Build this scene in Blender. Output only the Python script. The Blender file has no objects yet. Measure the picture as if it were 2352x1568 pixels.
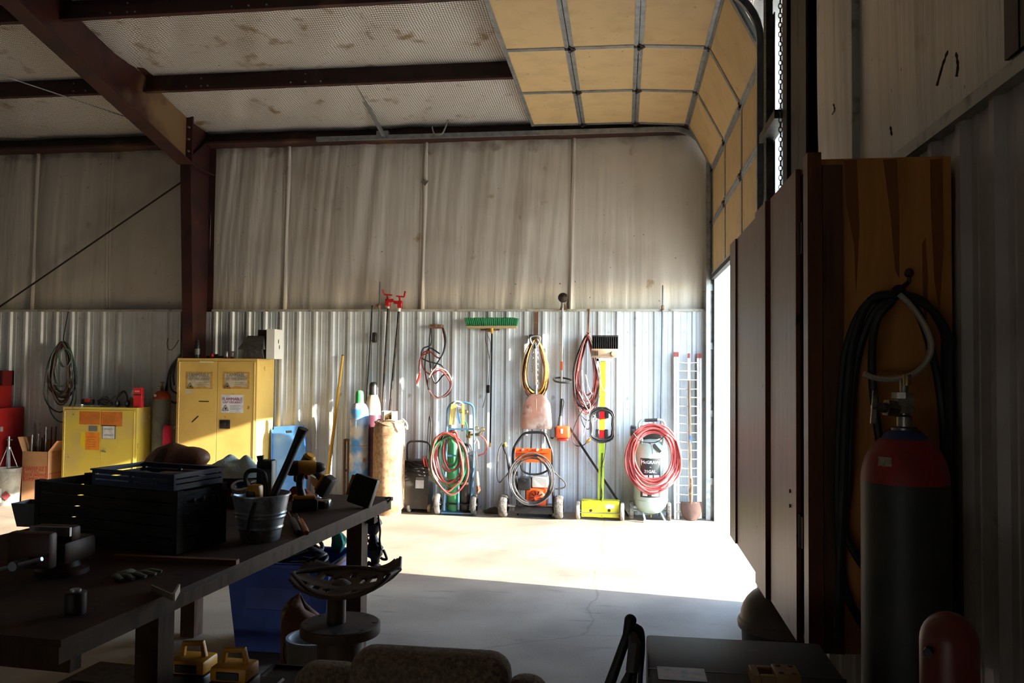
import bpy, bmesh, math, random
from mathutils import Vector, Matrix, noise as mnoise
random.seed(7)
SC = bpy.context.scene
COL = SC.collection
PI = math.pi
V = Vector

# ---------------------------------------------------------------- camera
F_PX, CX, CY, CAM_H = 1880.0, 1176.0, 784.0, 1.77
CAM_R = (Matrix.Rotation(math.radians(7.7), 3, 'Z') @ Matrix.Rotation(PI/2 + math.radians(1.85), 3, 'X')
         @ Matrix.Rotation(math.radians(0.5), 3, 'Z'))
cam_data = bpy.data.cameras.new('camera')
cam_data.sensor_width = 36.0
cam_data.lens = F_PX / 2352.0 * 36.0
cam_data.clip_start = 0.05
cam_data.clip_end = 500
cam = bpy.data.objects.new('camera', cam_data)
COL.objects.link(cam)
cam.matrix_world = Matrix.Translation((0, 0, CAM_H)) @ CAM_R.to_4x4()
SC.camera = cam

# ---------------------------------------------------------------- sky, sun, exposure
SUN_AZ, SUN_EL = math.radians(8.5), math.radians(17.3)
world = bpy.data.worlds.new('sky')
SC.world = world
world.use_nodes = True
wn = world.node_tree
sky = wn.nodes.new('ShaderNodeTexSky')
sky.sky_type = 'NISHITA'
sky.sun_disc = False
sky.sun_elevation = math.radians(32)
sky.sun_rotation = PI/2 + SUN_AZ
sky.air_density = 1.0
sky.dust_density = 0.4
bg = wn.nodes['Background']
bg.inputs['Strength'].default_value = 0.55
wn.links.new(sky.outputs[0], bg.inputs['Color'])
sun_data = bpy.data.lights.new('sun', 'SUN')
sun_data.energy = 8.5
sun_data.angle = math.radians(0.53)
sun_data.color = (1.0, 0.93, 0.82)
sun = bpy.data.objects.new('sun', sun_data)
COL.objects.link(sun)
sd = V((-math.cos(SUN_AZ)*math.cos(SUN_EL), math.sin(SUN_AZ)*math.cos(SUN_EL), -math.sin(SUN_EL)))
sun.rotation_euler = sd.to_track_quat('-Z', 'Y').to_euler()
sun.location = (12, 6, 6)
SC.view_settings.view_transform = 'Standard'
SC.view_settings.look = 'None'
SC.view_settings.gamma = 1.0
SC.view_settings.use_curve_mapping = False
SC.view_settings.exposure = 2.1
SC.cycles.use_denoising = True
SC.cycles.use_light_tree = False
SC.cycles.diffuse_bounces = 4
SC.cycles.glossy_bounces = 3
SC.cycles.max_bounces = 6
SC.cycles.caustics_reflective = False
SC.cycles.caustics_refractive = False

# ---------------------------------------------------------------- placing helpers
def at(px, py, X=None, Y=None, Z=None):
    """where the photograph's pixel meets a plane of the building"""
    d = CAM_R @ V(((px-CX)/F_PX, -(py-CY)/F_PX, -1.0))
    if X is not None: t = X/d.x
    elif Y is not None: t = Y/d.y
    else: t = (Z-CAM_H)/d.z
    return V((0, 0, CAM_H)) + d*t

# ---------------------------------------------------------------- materials
MATS = {}
def rgb(c):
    if isinstance(c, str):
        c = c.lstrip('#')
        s = [int(c[i:i+2], 16)/255 for i in (0, 2, 4)]
        return tuple((x/12.92 if x <= .04045 else ((x+.055)/1.055)**2.4) for x in s) + (1,)
    return tuple(c) + (1,)
def mat(name, col, rough=.6, metal=0.0, col2=None, scale=6, lo=.45, hi=.65, bump=0.0, bscale=30, stretch=(1, 1, 1),
        col3=None, scale3=2, lo3=.55, hi3=.62, spec=.5, coat=0.0, detail=3, stretch3=(1, 1, 1), trans=0.0):
    if name in MATS: return MATS[name]
    m = bpy.data.materials.new(name); m.use_nodes = True
    nt = m.node_tree; N = nt.nodes; L = nt.links
    b = N['Principled BSDF']
    b.inputs['Base Color'].default_value = rgb(col)
    b.inputs['Roughness'].default_value = rough
    b.inputs['Metallic'].default_value = metal
    b.inputs['Specular IOR Level'].default_value = spec
    if coat: b.inputs['Coat Weight'].default_value = coat
    if trans: b.inputs['Transmission Weight'].default_value = trans
    if col2 or bump or col3:
        tc = N.new('ShaderNodeTexCoord')
        def noise(sc, st, dt):
            mp = N.new('ShaderNodeMapping'); mp.inputs['Scale'].default_value = st
            L.new(tc.outputs['Object'], mp.inputs[0])
            n = N.new('ShaderNodeTexNoise'); n.inputs['Scale'].default_value = sc; n.inputs['Detail'].default_value = dt
            L.new(mp.outputs[0], n.inputs['Vector'])
            return n
        cur = None
        for c, sc, l, h, st in ((col2, scale, lo, hi, stretch), (col3, scale3, lo3, hi3, stretch3)):
            if not c: continue
            n = noise(sc, st, detail)
            mr = N.new('ShaderNodeMapRange'); mr.inputs['From Min'].default_value = l; mr.inputs['From Max'].default_value = h
            L.new(n.outputs['Fac'], mr.inputs['Value'])
            mx = N.new('ShaderNodeMix'); mx.data_type = 'RGBA'
            mx.inputs['A'].default_value = rgb(col)
            if cur: L.new(cur, mx.inputs['A'])
            mx.inputs['B'].default_value = rgb(c)
            L.new(mr.outputs[0], mx.inputs['Factor'])
            cur = mx.outputs['Result']
        if cur: L.new(cur, b.inputs['Base Color'])
        if bump:
            n = noise(bscale, stretch, 2)
            bp = N.new('ShaderNodeBump'); bp.inputs['Strength'].default_value = bump; bp.inputs['Distance'].default_value = .02
            L.new(n.outputs['Fac'], bp.inputs['Height']); L.new(bp.outputs[0], b.inputs['Normal'])
    MATS[name] = m
    return m

# ---------------------------------------------------------------- mesh builder
WO = {}          # world origin of each linked object
def frame(d):
    d = V(d).normalized()
    u = d.cross(V((0, 0, 1)))
    if u.length < 1e-4: u = V((1, 0, 0))
    u.normalize()
    return u, u.cross(d).normalized(), d

class B:
    def __init__(s, T=None):
        s.v = []; s.f = []; s.sm = []; s.T = T
    def add(s, vs, fs, smooth=False):
        o = len(s.v)
        T = s.T
        s.v += [tuple(T @ V(p)) if T else tuple(p) for p in vs]
        s.f += [tuple(i+o for i in f) for f in fs]
        s.sm += [smooth]*len(fs)
        return s
    def hexa(s, p):      # bottom 4 ccw, top 4
        return s.add(p, [(3, 2, 1, 0), (4, 5, 6, 7), (0, 1, 5, 4), (1, 2, 6, 5), (2, 3, 7, 6), (3, 0, 4, 7)])
    def box(s, x0, x1, y0, y1, z0, z1):
        return s.hexa([(x0, y0, z0), (x1, y0, z0), (x1, y1, z0), (x0, y1, z0), (x0, y0, z1), (x1, y0, z1), (x1, y1, z1), (x0, y1, z1)])
    def cbox(s, c, sz, R=None):
        hx, hy, hz = [a/2 for a in sz]
        p = [(-hx, -hy, -hz), (hx, -hy, -hz), (hx, hy, -hz), (-hx, hy, -hz), (-hx, -hy, hz), (hx, -hy, hz), (hx, hy, hz), (-hx, hy, hz)]
        return s.hexa([V(c) + (R @ V(q) if R else V(q)) for q in p])
    def rbox(s, x0, x1, y0, y1, z0, z1, r=.01, seg=2, R=None, c=None):
        bm = bmesh.new()
        bmesh.ops.create_cube(bm, size=1)
        for v in bm.verts:
            v.co = V((x0+(v.co.x+.5)*(x1-x0), y0+(v.co.y+.5)*(y1-y0), z0+(v.co.z+.5)*(z1-z0)))
        bmesh.ops.bevel(bm, geom=list(bm.edges), offset=r, segments=seg, affect='EDGES', profile=.5)
        bm.verts.index_update()
        vs = [v.co.copy() for v in bm.verts]
        if R: vs = [(c or V()) + R @ (q-(c or V())) for q in vs]
        s.add(vs, [[v.index for v in f.verts] for f in bm.faces], True)
        bm.free()
        return s
    def bar(s, p0, p1, w, h, up=(0, 0, 1)):   # rectangular bar
        p0, p1 = V(p0), V(p1); d = (p1-p0).normalized()
        u = d.cross(V(up))
        if u.length < 1e-4: u = d.cross(V((1, 0, 0)))
        u.normalize(); n = u.cross(d).normalized()
        a, b_ = u*w/2, n*h/2
        return s.hexa([p0-a-b_, p0+a-b_, p0+a+b_, p0-a+b_, p1-a-b_, p1+a-b_, p1+a+b_, p1-a+b_])
    def cyl(s, p0, p1, r0, r1=None, n=16, caps=True):
        r1 = r0 if r1 is None else r1
        p0, p1 = V(p0), V(p1); u, w, d = frame(p1-p0)
        vs = []
        for p, r in ((p0, r0), (p1, r1)):
            for i in range(n):
                a = 2*PI*i/n; vs.append(p + u*math.cos(a)*r + w*math.sin(a)*r)
        s.add(vs, [(i, (i+1) % n, n+(i+1) % n, n+i) for i in range(n)], True)
        if caps: s.add(vs, [tuple(range(n-1, -1, -1)), tuple(range(n, 2*n))])
        return s
    def tube(s, pts, r, n=8, closed=False, caps=True, flat=1.0):
        pts = [V(p) for p in pts]; k = len(pts); vs = []
        u = None
        for i, p in enumerate(pts):
            a = pts[(i-1) % k] if (i or closed) else p
            b_ = pts[(i+1) % k] if (i < k-1 or closed) else p
            d = (b_-a)
            if d.length < 1e-7: d = V((0, 0, 1))
            d.normalize()
            if u is None: u = frame(d)[0]
            u = (u - d*u.dot(d))
            if u.length < 1e-5: u = frame(d)[0]
            u.normalize(); w = d.cross(u)
            rr = r[i] if isinstance(r, (list, tuple)) else r
            for j in range(n):
                t = 2*PI*j/n; vs.append(p + u*math.cos(t)*rr + w*math.sin(t)*rr*flat)
        fs = []
        for i in range(k if closed else k-1):
            a, c = i*n, ((i+1) % k)*n
            fs += [(a+j, a+(j+1) % n, c+(j+1) % n, c+j) for j in range(n)]
        s.add(vs, fs, True)
        if caps and not closed: s.add(vs, [tuple(range(n-1, -1, -1)), tuple(range((k-1)*n, k*n))])
        return s
    def lathe(s, prof, base=(0, 0, 0), axis=(0, 0, 1), n=24, caps=True):
        u, w, d = frame(axis); base = V(base); vs = []
        for r, z in prof:
            for i in range(n):
                a = 2*PI*i/n; vs.append(base + d*z + u*math.cos(a)*r + w*math.sin(a)*r)
        fs = []
        for k in range(len(prof)-1):
            fs += [(k*n+i, k*n+(i+1) % n, (k+1)*n+(i+1) % n, (k+1)*n+i) for i in range(n)]
        s.add(vs, fs, True)
        if caps: s.add(vs, [tuple(range(n-1, -1, -1)), tuple(range((len(prof)-1)*n, len(prof)*n))])
        return s
    def prism(s, poly, ext):
        ext = V(ext); k = len(poly); p = [V(q) for q in poly]
        s.add(p+[q+ext for q in p], [tuple(range(k-1, -1, -1)), tuple(range(k, 2*k))] + [(i, (i+1) % k, k+(i+1) % k, k+i) for i in range(k)])
        return s
    def ball(s, c, r, n=12, m=8):
        c = V(c); r = (r, r, r) if not isinstance(r, (tuple, list, Vector)) else r
        prof = []
        vs = [c + V((0, 0, -r[2]))]
        for k in range(1, m):
            t = -PI/2 + PI*k/m
            for i in range(n):
                a = 2*PI*i/n; vs.append(c + V((math.cos(t)*math.cos(a)*r[0], math.cos(t)*math.sin(a)*r[1], math.sin(t)*r[2])))
        vs.append(c + V((0, 0, r[2])))
        fs = [(0, 1+(i+1) % n, 1+i) for i in range(n)]
        for k in range(m-2):
            fs += [(1+k*n+i, 1+k*n+(i+1) % n, 1+(k+1)*n+(i+1) % n, 1+(k+1)*n+i) for i in range(n)]
        e = len(vs)-1; o = 1+(m-2)*n
        fs += [(o+i, o+(i+1) % n, e) for i in range(n)]
        return s.add(vs, fs, True)
    def torus(s, c, R, r, axis=(0, 0, 1), n=24, m=8):
        u, w, d = frame(axis); c = V(c)
        return s.tube([c + u*math.cos(2*PI*i/n)*R + w*math.sin(2*PI*i/n)*R for i in range(n)], r, m, True)
    def grid(s, fn, nu, nv, smooth=True, thick=None):
        vs = [fn(i/nu, j/nv) for j in range(nv+1) for i in range(nu+1)]
        s.add(vs, [(j*(nu+1)+i, j*(nu+1)+i+1, (j+1)*(nu+1)+i+1, (j+1)*(nu+1)+i) for j in range(nv) for i in range(nu)], smooth)
        return s
    def build(s, name, m, parent=None, ang=40, label=None, origin=None, solid=None):
        me = bpy.data.meshes.new(name)
        if origin is None:
            if parent is not None: origin = WO[parent.name]
            else:
                k = len(s.v) or 1
                origin = V((sum(p[0] for p in s.v)/k, sum(p[1] for p in s.v)/k, min(p[2] for p in s.v)))
        origin = V(origin)
        me.from_pydata([V(p)-origin for p in s.v], [], s.f)
        if any(s.sm):
            me.polygons.foreach_set('use_smooth', s.sm)
            me.set_sharp_from_angle(angle=math.radians(ang))
        me.materials.append(m)
        o = bpy.data.objects.new(name, me)
        COL.objects.link(o)
        if parent is None: o.location = origin
        else:
            o.parent = parent
            o.location = origin - WO[parent.name]
        WO[o.name] = origin
        if label: o['label'] = label
        if solid:
            md = o.modifiers.new('thickness', 'SOLIDIFY'); md.thickness = solid; md.offset = 0
        return o

def tag(o, label, cat=None, group=None, kind=None):
    o['label'] = label
    if cat: o['category'] = cat
    if group: o['group'] = group
    if kind: o['kind'] = kind
    return o
def thing(name, label, cat, loc, group=None):
    o = bpy.data.objects.new(name, None)
    o.empty_display_size = .1
    COL.objects.link(o); o.location = loc; WO[o.name] = V(loc)
    return tag(o, label, cat, group)
def struct(name, loc=(0, 0, 0), label=None):
    o = bpy.data.objects.new(name, None)
    COL.objects.link(o); o.location = loc; WO[o.name] = V(loc)
    o['kind'] = 'structure'
    if label: o['label'] = label
    return o
def piece(o, loc, parent, rot=None):      # a copy of a part that shares its mesh
    c = o.copy(); COL.objects.link(c); c.parent = parent
    WO[c.name] = V(loc); c.location = V(loc)-WO[parent.name]
    if rot: c.rotation_euler = rot
    return c

def smooth_path(pts, n=8, closed=False):
    """Catmull-Rom through the points"""
    P = [V(p) for p in pts]; k = len(P); out = []
    for i in range(k if closed else k-1):
        p0 = P[(i-1) % k] if (closed or i) else P[0]*2-P[1]
        p1, p2 = P[i], P[(i+1) % k]
        p3 = P[(i+2) % k] if (closed or i+2 < k) else P[-1]*2-P[-2]
        for j in range(n):
            t = j/n
            out.append(.5*((2*p1)+(p2-p0)*t+(2*p0-5*p1+4*p2-p3)*t*t+(3*p1-p0-3*p2+p3)*t**3))
    if not closed: out.append(P[-1])
    return out

def text(body, size, T, m, parent, name='lettering', bold=0.0, squash=1.0, shear=0.0, align='CENTER'):
    cu = bpy.data.curves.new('text', 'FONT'); cu.body = body; cu.size = size
    cu.align_x = align; cu.align_y = 'CENTER'; cu.shear = shear
    cu.resolution_u = 2
    ob = bpy.data.objects.new('text', cu); COL.objects.link(ob)
    bpy.context.view_layer.update()
    me = bpy.data.meshes.new_from_object(ob.evaluated_get(bpy.context.evaluated_depsgraph_get()))
    bpy.data.objects.remove(ob); bpy.data.curves.remove(cu)
    org = WO[parent.name]
    S = Matrix.Diagonal((squash, 1, 1, 1))
    if bold:            # heavier strokes: the same outline laid three times, a hair apart
        bm = bmesh.new()
        for i_, d_ in enumerate((-1, 0, 1)):
            c_ = me.copy(); c_.transform(Matrix.Translation((d_*size*.022, d_*size*.006, .0001*i_))); bm.from_mesh(c_); bpy.data.meshes.remove(c_)
        bm.to_mesh(me); bm.free()
    me.transform(Matrix.Translation(-org) @ T @ S)
    me.materials.clear(); me.materials.append(m)
    o = bpy.data.objects.new(name, me); COL.objects.link(o); o.parent = parent; o.location = (0, 0, 0)
    WO[o.name] = org
    return o
def face_T(c, right=(1, 0, 0), up=(0, 0, 1)):
    r = V(right).normalized(); u = V(up).normalized(); n = r.cross(u)
    M = Matrix((r, u, n)).transposed().to_4x4(); M.translation = V(c)
    return M
def rnd(a, b): return random.uniform(a, b)
# ================================================================ STRUCTURE
YB, XR = 10.15, 1.03            # inner faces of the back wall and of the right wall
ROOF0, SLOPE = 4.87, 1/6      # roof lining at the eave, rise towards the ridge
def roof_z(y): return ROOF0 + SLOPE*(YB-y) if y > 2.5 else ROOF0 + SLOPE*(YB-2.5) - SLOPE*(2.5-y)

m_red = mat('oxide_red_steel', '#37140f', .55, 0, '#220c0a', 4, bump=.05, col3='#54391f', scale3=1.6, lo3=.62, hi3=.72)
m_liner = mat('white_liner_steel', '#c3cad0', .35, 0, '#b3b6b6', 3, .4, .7, col3='#8f8676', scale3=9, lo3=.68, hi3=.8)
m_trim = mat('grey_trim_steel', '#a7a49b', .4, 0, '#6f6757', 12, .55, .75)
m_galv = mat('galvanised_steel', '#a3a8aa', .38, .8, '#8b9092', 12, .4, .65)
m_dark = mat('dark_steel', '#241f1c', .5, .3, '#3a2a20', 9)

# concrete floor -------------------------------------------------
def concrete():
    m = mat('concrete_slab', '#a09280', .5, 0, '#827566', 1.3, .35, .7, bump=.06, bscale=60, col3='#6e675e', scale3=5, lo3=.62, hi3=.8, stretch3=(.5, 1.6, 1), spec=.22)
    nt = m.node_tree; N = nt.nodes; L = nt.links
    b = N['Principled BSDF']
    old = b.inputs['Base Color'].links[0].from_socket
    tc = N.new('ShaderNodeTexCoord')
    vo = N.new('ShaderNodeTexVoronoi'); vo.feature = 'DISTANCE_TO_EDGE'; vo.inputs['Scale'].default_value = .35
    n2 = N.new('ShaderNodeTexNoise'); n2.inputs['Scale'].default_value = 3
    mxv = N.new('ShaderNodeMix'); mxv.data_type = 'VECTOR'; mxv.inputs['Factor'].default_value = .12
    L.new(tc.outputs['Object'], n2.inputs['Vector'])
    L.new(tc.outputs['Object'], mxv.inputs['A']); L.new(n2.outputs['Color'], mxv.inputs['B'])
    L.new(mxv.outputs['Result'], vo.inputs['Vector'])
    mr = N.new('ShaderNodeMapRange'); mr.inputs['From Min'].default_value = 0; mr.inputs['From Max'].default_value = .004
    mr.inputs['To Min'].default_value = .35; mr.inputs['To Max'].default_value = 0
    L.new(vo.outputs['Distance'], mr.inputs['Value'])
    mx = N.new('ShaderNodeMix'); mx.data_type = 'RGBA'; mx.inputs['B'].default_value = rgb('#4a443c')
    L.new(mr.outputs[0], mx.inputs['Factor']); L.new(old, mx.inputs['A']); L.new(mx.outputs['Result'], b.inputs['Base Color'])
    # trowelled streaks: gloss varies
    n3 = N.new('ShaderNodeTexNoise'); n3.inputs['Scale'].default_value = 2.2; n3.inputs['Detail'].default_value = 3
    L.new(tc.outputs['Object'], n3.inputs['Vector'])
    mr2 = N.new('ShaderNodeMapRange'); mr2.inputs['To Min'].default_value = .5; mr2.inputs['To Max'].default_value = .85
    L.new(n3.outputs['Fac'], mr2.inputs['Value']); L.new(mr2.outputs[0], b.inputs['Roughness'])
    return m
fl = B().box(-13.2, 1.26, -6, 10.4, -.15, 0).build('floor', concrete(), origin=(0, 0, 0))
fl['kind'] = 'structure'; fl['label'] = 'pale grey concrete shop floor'
gr = B().box(1.26, 90, -6.2, 80, -.2, -.02).build('ground_outside', mat('pale_gravel_yard', '#c8bfae', .9, 0, '#a89e8a', 2, bump=.2), origin=(0, 0, 0))
gr['kind'] = 'structure'; gr['label'] = 'pale gravel yard outside the overhead door'

# ribbed liner panels --------------------------------------------
RIB = .2286
def liner_profile(w, first, h=.026, mir=False):
    """(along, height) outline of one sheet; ribs proud of the flat"""
    pts = [(0, 0)]
    x = first
    while x < w-.035:
        for dx, hh in ((-.034, 0), (-.016, h), (.016, h), (.034, 0)):
            if 0 < x+dx < w: pts.append((x+dx, hh))
        for k in (1, 2):
            c = x + RIB*k/3
            for dx, hh in ((-.010, 0), (-.006, .004), (.006, .004), (.010, 0)):
                if 0 < c+dx < w: pts.append((c+dx, hh))
        x += RIB
    pts.append((w, 0))
    return pts
def liner_sheet(p0, along, out, w, first, z0, z1, parent, name='liner_panel', m=None):
    p0, along, out = V(p0), V(along), V(out)
    pr = liner_profile(w, first)
    vs = []
    for z in (z0, z1):
        vs += [p0 + along*a + out*h + V((0, 0, z)) for a, h in pr]
    k = len(pr)
    b = B(); b.add(vs, [(i, i+1, k+i+1, k+i) for i in range(k-1)])
    o = b.build(name, m or m_liner, parent, origin=p0 + V((0, 0, z0)), solid=.0012)
    # screw heads in two rows
    return o
wb = struct('wall_back', (0, YB, 0), 'long back wall, white ribbed liner below and sagging insulation above')
LZ = 2.475
rib0 = at(1506, 900, Y=YB).x
def liner_run(xa, xb):
    x = xa
    while x < xb-.05:
        w = min(.9144, xb-x)
        k = math.ceil((x+.02-rib0)/RIB)
        liner_sheet((x, YB, 0), (1, 0, 0), (0, -1, 0), w, rib0+k*RIB-x, .0, LZ, wb)
        x += w
XC = -5.45                      # the frame line with column and rafter
liner_run(-13.0, at(414, 800, Y=YB).x)
liner_run(at(449, 800, Y=YB).x, XR)
B().box(-13, XC-.15, YB-.045, YB+.03, LZ, LZ+.028).build('cap_trim', m_trim, wb)
B().box(XC+.1, XR, YB-.045, YB+.03, LZ, LZ+.028).build('cap_trim', m_trim, wb)
sb = B()
for x0, x1 in ((-9.4, XC-.2), (XC+.2, XR-.02)):
    for z in (.35, 1.28, 2.22):
        x = rib0 - RIB*60 + RIB*.5
        while x < x1:
            if x > x0: sb.ball((x, YB-.002, z), (.0055, .005, .0055), 6, 4)
            x += RIB
o = sb.build('liner_screws', m_galv, wb); o['kind'] = 'stuff'

# sagging insulation -----------------------------------------------
def vinyl(name, base, dirt, wrinkles=True, mesh=False, stain=.62, top=None):
    m = mat(name, base, .38, 0, dirt, 1.1, .5, .8, bump=0, col3='#8d7048', scale3=4.5, lo3=stain, hi3=stain+.14)
    nt = m.node_tree; N = nt.nodes; L = nt.links; b = N['Principled BSDF']
    tc = N.new('ShaderNodeTexCoord')
    # small specks of dirt and wasp mud
    n = N.new('ShaderNodeTexNoise'); n.inputs['Scale'].default_value = 26; n.inputs['Detail'].default_value = 2
    L.new(tc.outputs['Object'], n.inputs['Vector'])
    mr = N.new('ShaderNodeMapRange'); mr.inputs['From Min'].default_value = .74; mr.inputs['From Max'].default_value = .78
    L.new(n.outputs['Fac'], mr.inputs['Value'])
    mx = N.new('ShaderNodeMix'); mx.data_type = 'RGBA'; mx.inputs['B'].default_value = rgb('#4b3523')
    old = b.inputs['Base Color'].links[0].from_socket
    L.new(old, mx.inputs['A']); L.new(mr.outputs[0], mx.inputs['Factor'])
    cur = mx.outputs['Result']
    if top:          # soot and roof leak stains creeping down from the eave
        sx = N.new('ShaderNodeSeparateXYZ'); L.new(tc.outputs['Object'], sx.inputs[0])
        nz = N.new('ShaderNodeTexNoise'); nz.inputs['Scale'].default_value = 4.5; nz.inputs['Detail'].default_value = 3
        L.new(tc.outputs['Object'], nz.inputs['Vector'])
        ad = N.new('ShaderNodeMath'); ad.operation = 'MULTIPLY_ADD'; ad.inputs[1].default_value = .55; L.new(nz.outputs['Fac'], ad.inputs[0]); L.new(sx.outputs['Z'], ad.inputs[2])
        ms = N.new('ShaderNodeMapRange'); ms.inputs['From Min'].default_value = top+.12; ms.inputs['From Max'].default_value = top+.36; ms.inputs['To Max'].default_value = .85
        L.new(ad.outputs[0], ms.inputs['Value'])
        m3 = N.new('ShaderNodeMix'); m3.data_type = 'RGBA'; m3.inputs['B'].default_value = rgb('#5a3d26')
        L.new(ms.outputs[0], m3.inputs['Factor']); L.new(cur, m3.inputs['A']); cur = m3.outputs['Result']
    if mesh:
        br = N.new('ShaderNodeTexBrick'); br.offset = 0
        br.inputs['Scale'].default_value = 1.0
        br.inputs['Mortar Size'].default_value = .0035; br.inputs['Mortar Smooth'].default_value = .1
        br.inputs['Brick Width'].default_value = .026; br.inputs['Row Height'].default_value = .026
        br.inputs['Color1'].default_value = (0, 0, 0, 1); br.inputs['Color2'].default_value = (0, 0, 0, 1); br.inputs['Mortar'].default_value = (1, 1, 1, 1)
        mp = N.new('ShaderNodeMapping'); mp.inputs['Rotation'].default_value = (0, 0, math.radians(3))
        L.new(tc.outputs['Object'], mp.inputs[0]); L.new(mp.outputs[0], br.inputs['Vector'])
        m2 = N.new('ShaderNodeMix'); m2.data_type = 'RGBA'; m2.inputs['B'].default_value = rgb('#5a5148')
        L.new(br.outputs['Color'], m2.inputs['Factor']); L.new(cur, m2.inputs['A']); cur = m2.outputs['Result']
    L.new(cur, b.inputs['Base Color'])
    if wrinkles:
        mp = N.new('ShaderNodeMapping'); mp.inputs['Scale'].default_value = wrinkles
        L.new(tc.outputs['Object'], mp.inputs[0])
        n = N.new('ShaderNodeTexNoise'); n.inputs['Scale'].default_value = 3; n.inputs['Detail'].default_value = 4
        L.new(mp.outputs[0], n.inputs['Vector'])
        bp = N.new('ShaderNodeBump'); bp.inputs['Strength'].default_value = .35; bp.inputs['Distance'].default_value = .02
        L.new(n.outputs['Fac'], bp.inputs['Height']); L.new(bp.outputs[0], b.inputs['Normal'])
    return m
m_ins_w = vinyl('wall_insulation_facing', '#c4beb3', '#aa9f92', (7, 7, .35), stain=.68, top=4.72)
m_ins_r = vinyl('roof_insulation_facing', '#e2dfda', '#c9c2b8', (5, 1.2, 5), mesh=True, stain=.6)

def fold(x, seed, freq=3.0):
    return mnoise.noise(V((x*freq, seed, 0)))
def ins_wall_sheet(x0, x1, z0, z1, seed, lean=.0):
    """one blanket of faced insulation, tight at its edges, folded where it was drawn tight"""
    w = x1-x0
    def fn(u, v):
        x = x0 + w*u; z = z0 + (z1-z0)*v
        edge = math.sin(PI*min(1, max(0, u)))**.5
        vert = math.sin(PI*v)**.6 if 0 < v < 1 else 0
        s = x - lean*(v-.5)*1.4
        a = .5+.5*mnoise.noise(V((s*1.3, seed*7.1, v*1.1)))
        f1 = mnoise.noise(V((s*5.5, seed, v*.5)))*.028
        f2 = abs(mnoise.noise(V((s*11, seed+9, v*.7))))*.03*a
        y = YB+.10 - edge*.05 - vert*.035 - (f1+f2)*(.35+.65*edge) - (.015 if (u < .02 or u > .98) else 0)
        return (x, y, z)
    return B().grid(fn, int(w/.02), 26)
xs_seam = [-11.3, -9.9, at(72, 500, Y=YB).x, at(245, 500, Y=YB).x, XC]
for i in range(len(xs_seam)-1):
    ins_wall_sheet(xs_seam[i], xs_seam[i+1], LZ, 4.72, i+.37, .12).build('insulation_panel', m_ins_w, wb)
xs2 = [XC, at(652, 500, Y=YB).x, at(968, 500, Y=YB).x, at(1312, 500, Y=YB).x, XR+.06]
for i in range(4):
    ins_wall_sheet(xs2[i], xs2[i+1], LZ, 4.72, i+5.77, .16 if i < 3 else .03).build('insulation_panel', m_ins_w, wb)
for i, px in enumerate((75, 655, 972, 1314)):      # taped seam folds standing proud
    x = at(px, 500, Y=YB).x
    def fn(u, v, x=x, i=i):
        z = LZ+.03+(4.7-LZ)*v
        xx = x + .035*(v-.4) + (u-.5)*(.055+.012*math.sin(v*9+i))
        return (xx, YB+.045-.022*math.sin(PI*u)-.008*mnoise.noise(V((u*4, v*3, i))), z)
    B().grid(fn, 8, 30).build('seam_fold', m_ins_w, wb)
B().box(-13.1, XR+.25, YB+.12, YB+.24, -.02, 5.1).build('outer_sheeting', m_liner, wb)
q_ = at(975, 418, Y=YB+.03)
B().prism([q_+V((-.05, -.02, .004)), q_+V((.06, -.03, .012)), q_+V((.01, -.012, -.05))], (0, .01, 0)).build('torn_flap', mat('dirt_and_shadow_grey', '#5c5348', .8), wb)  # torn flap, its dirt and triangular shadow both put into the grey
# eave strut
ev = B()
ev.box(-13, XR, YB-.2, YB+.1, 4.655, 4.665).box(-13, XR, YB-.03, YB+.1, 4.665, 4.90).box(-13, XR, YB-.2, YB-.192, 4.665, 4.682)
ev.build('eave_strut', m_red, wb)

# right wall ------------------------------------------------------
wr = struct('wall_right', (XR, 2, 0), 'gable wall, ribbed liner below and dirty insulation above')
OY0, OY1, OZ = 6.44, 9.86, 4.42     # door opening
y = 5.78
ribr = at(2225, 800, X=XR).y
while y > -5.9:
    w = .9144
    k = math.ceil((y-w+.02-ribr)/RIB)
    # along -Y seen from inside; sheet from y-w to y
    liner_sheet((XR, y-w, 0), (0, 1, 0), (-1, 0, 0), w, ribr+k*RIB-(y-w), 0, 2.525, wr, m=mat('beige_liner_steel', '#b9aea4', .45, 0, '#a3978b', 3, .4, .7, col3='#7d6f60', scale3=9, lo3=.68, hi3=.8))
    y -= w
# angled cap along the liner
B().box(XR-.05, XR+.03, -6, 4.75, 2.525, 2.56).box(XR-.052, XR-.048, -6, 4.75, 2.52, 2.562).build('cap_trim', m_trim, wr)
m_ins_g = vinyl('gable_insulation_facing', '#c4bab0', '#a89b8c', (7, 7, .3), stain=.66)
ys = [4.76, at(1945, 200, X=XR).y, at(2302, 150, X=XR).y, .3, -1.6, -3.8, -6]
for i in range(len(ys)-1):
    ya, yb_ = ys[i+1], ys[i]
    def fn(u, v, ya=ya, yb_=yb_, i=i):
        yy = ya+(yb_-ya)*u; z = 2.55 + (roof_z(yy)-2.55)*v
        e = math.sin(PI*min(.999, max(.001, u)))**.5; vv = math.sin(PI*max(.001, min(.999, v)))**.4
        f = mnoise.noise(V((yy*9, i*3.3, v*.6)))*.010 + mnoise.noise(V((yy*2.5, i, v*2)))*.02
        bulge = .07*math.sin(PI*u)*vv if i == 0 else .03*e*vv
        return (XR+.06-bulge*.9-f*e, yy, z)
    B().grid(fn, 46, 24).build('insulation_panel', m_ins_g, wr)
for yy in ys[1:3]:
    B().box(XR+.02, XR+.055, yy-.009, yy+.007, 2.56, roof_z(yy)).build('seam_strip', m_trim, wr)
wo = B()      # outer sheeting around the opening
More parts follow.
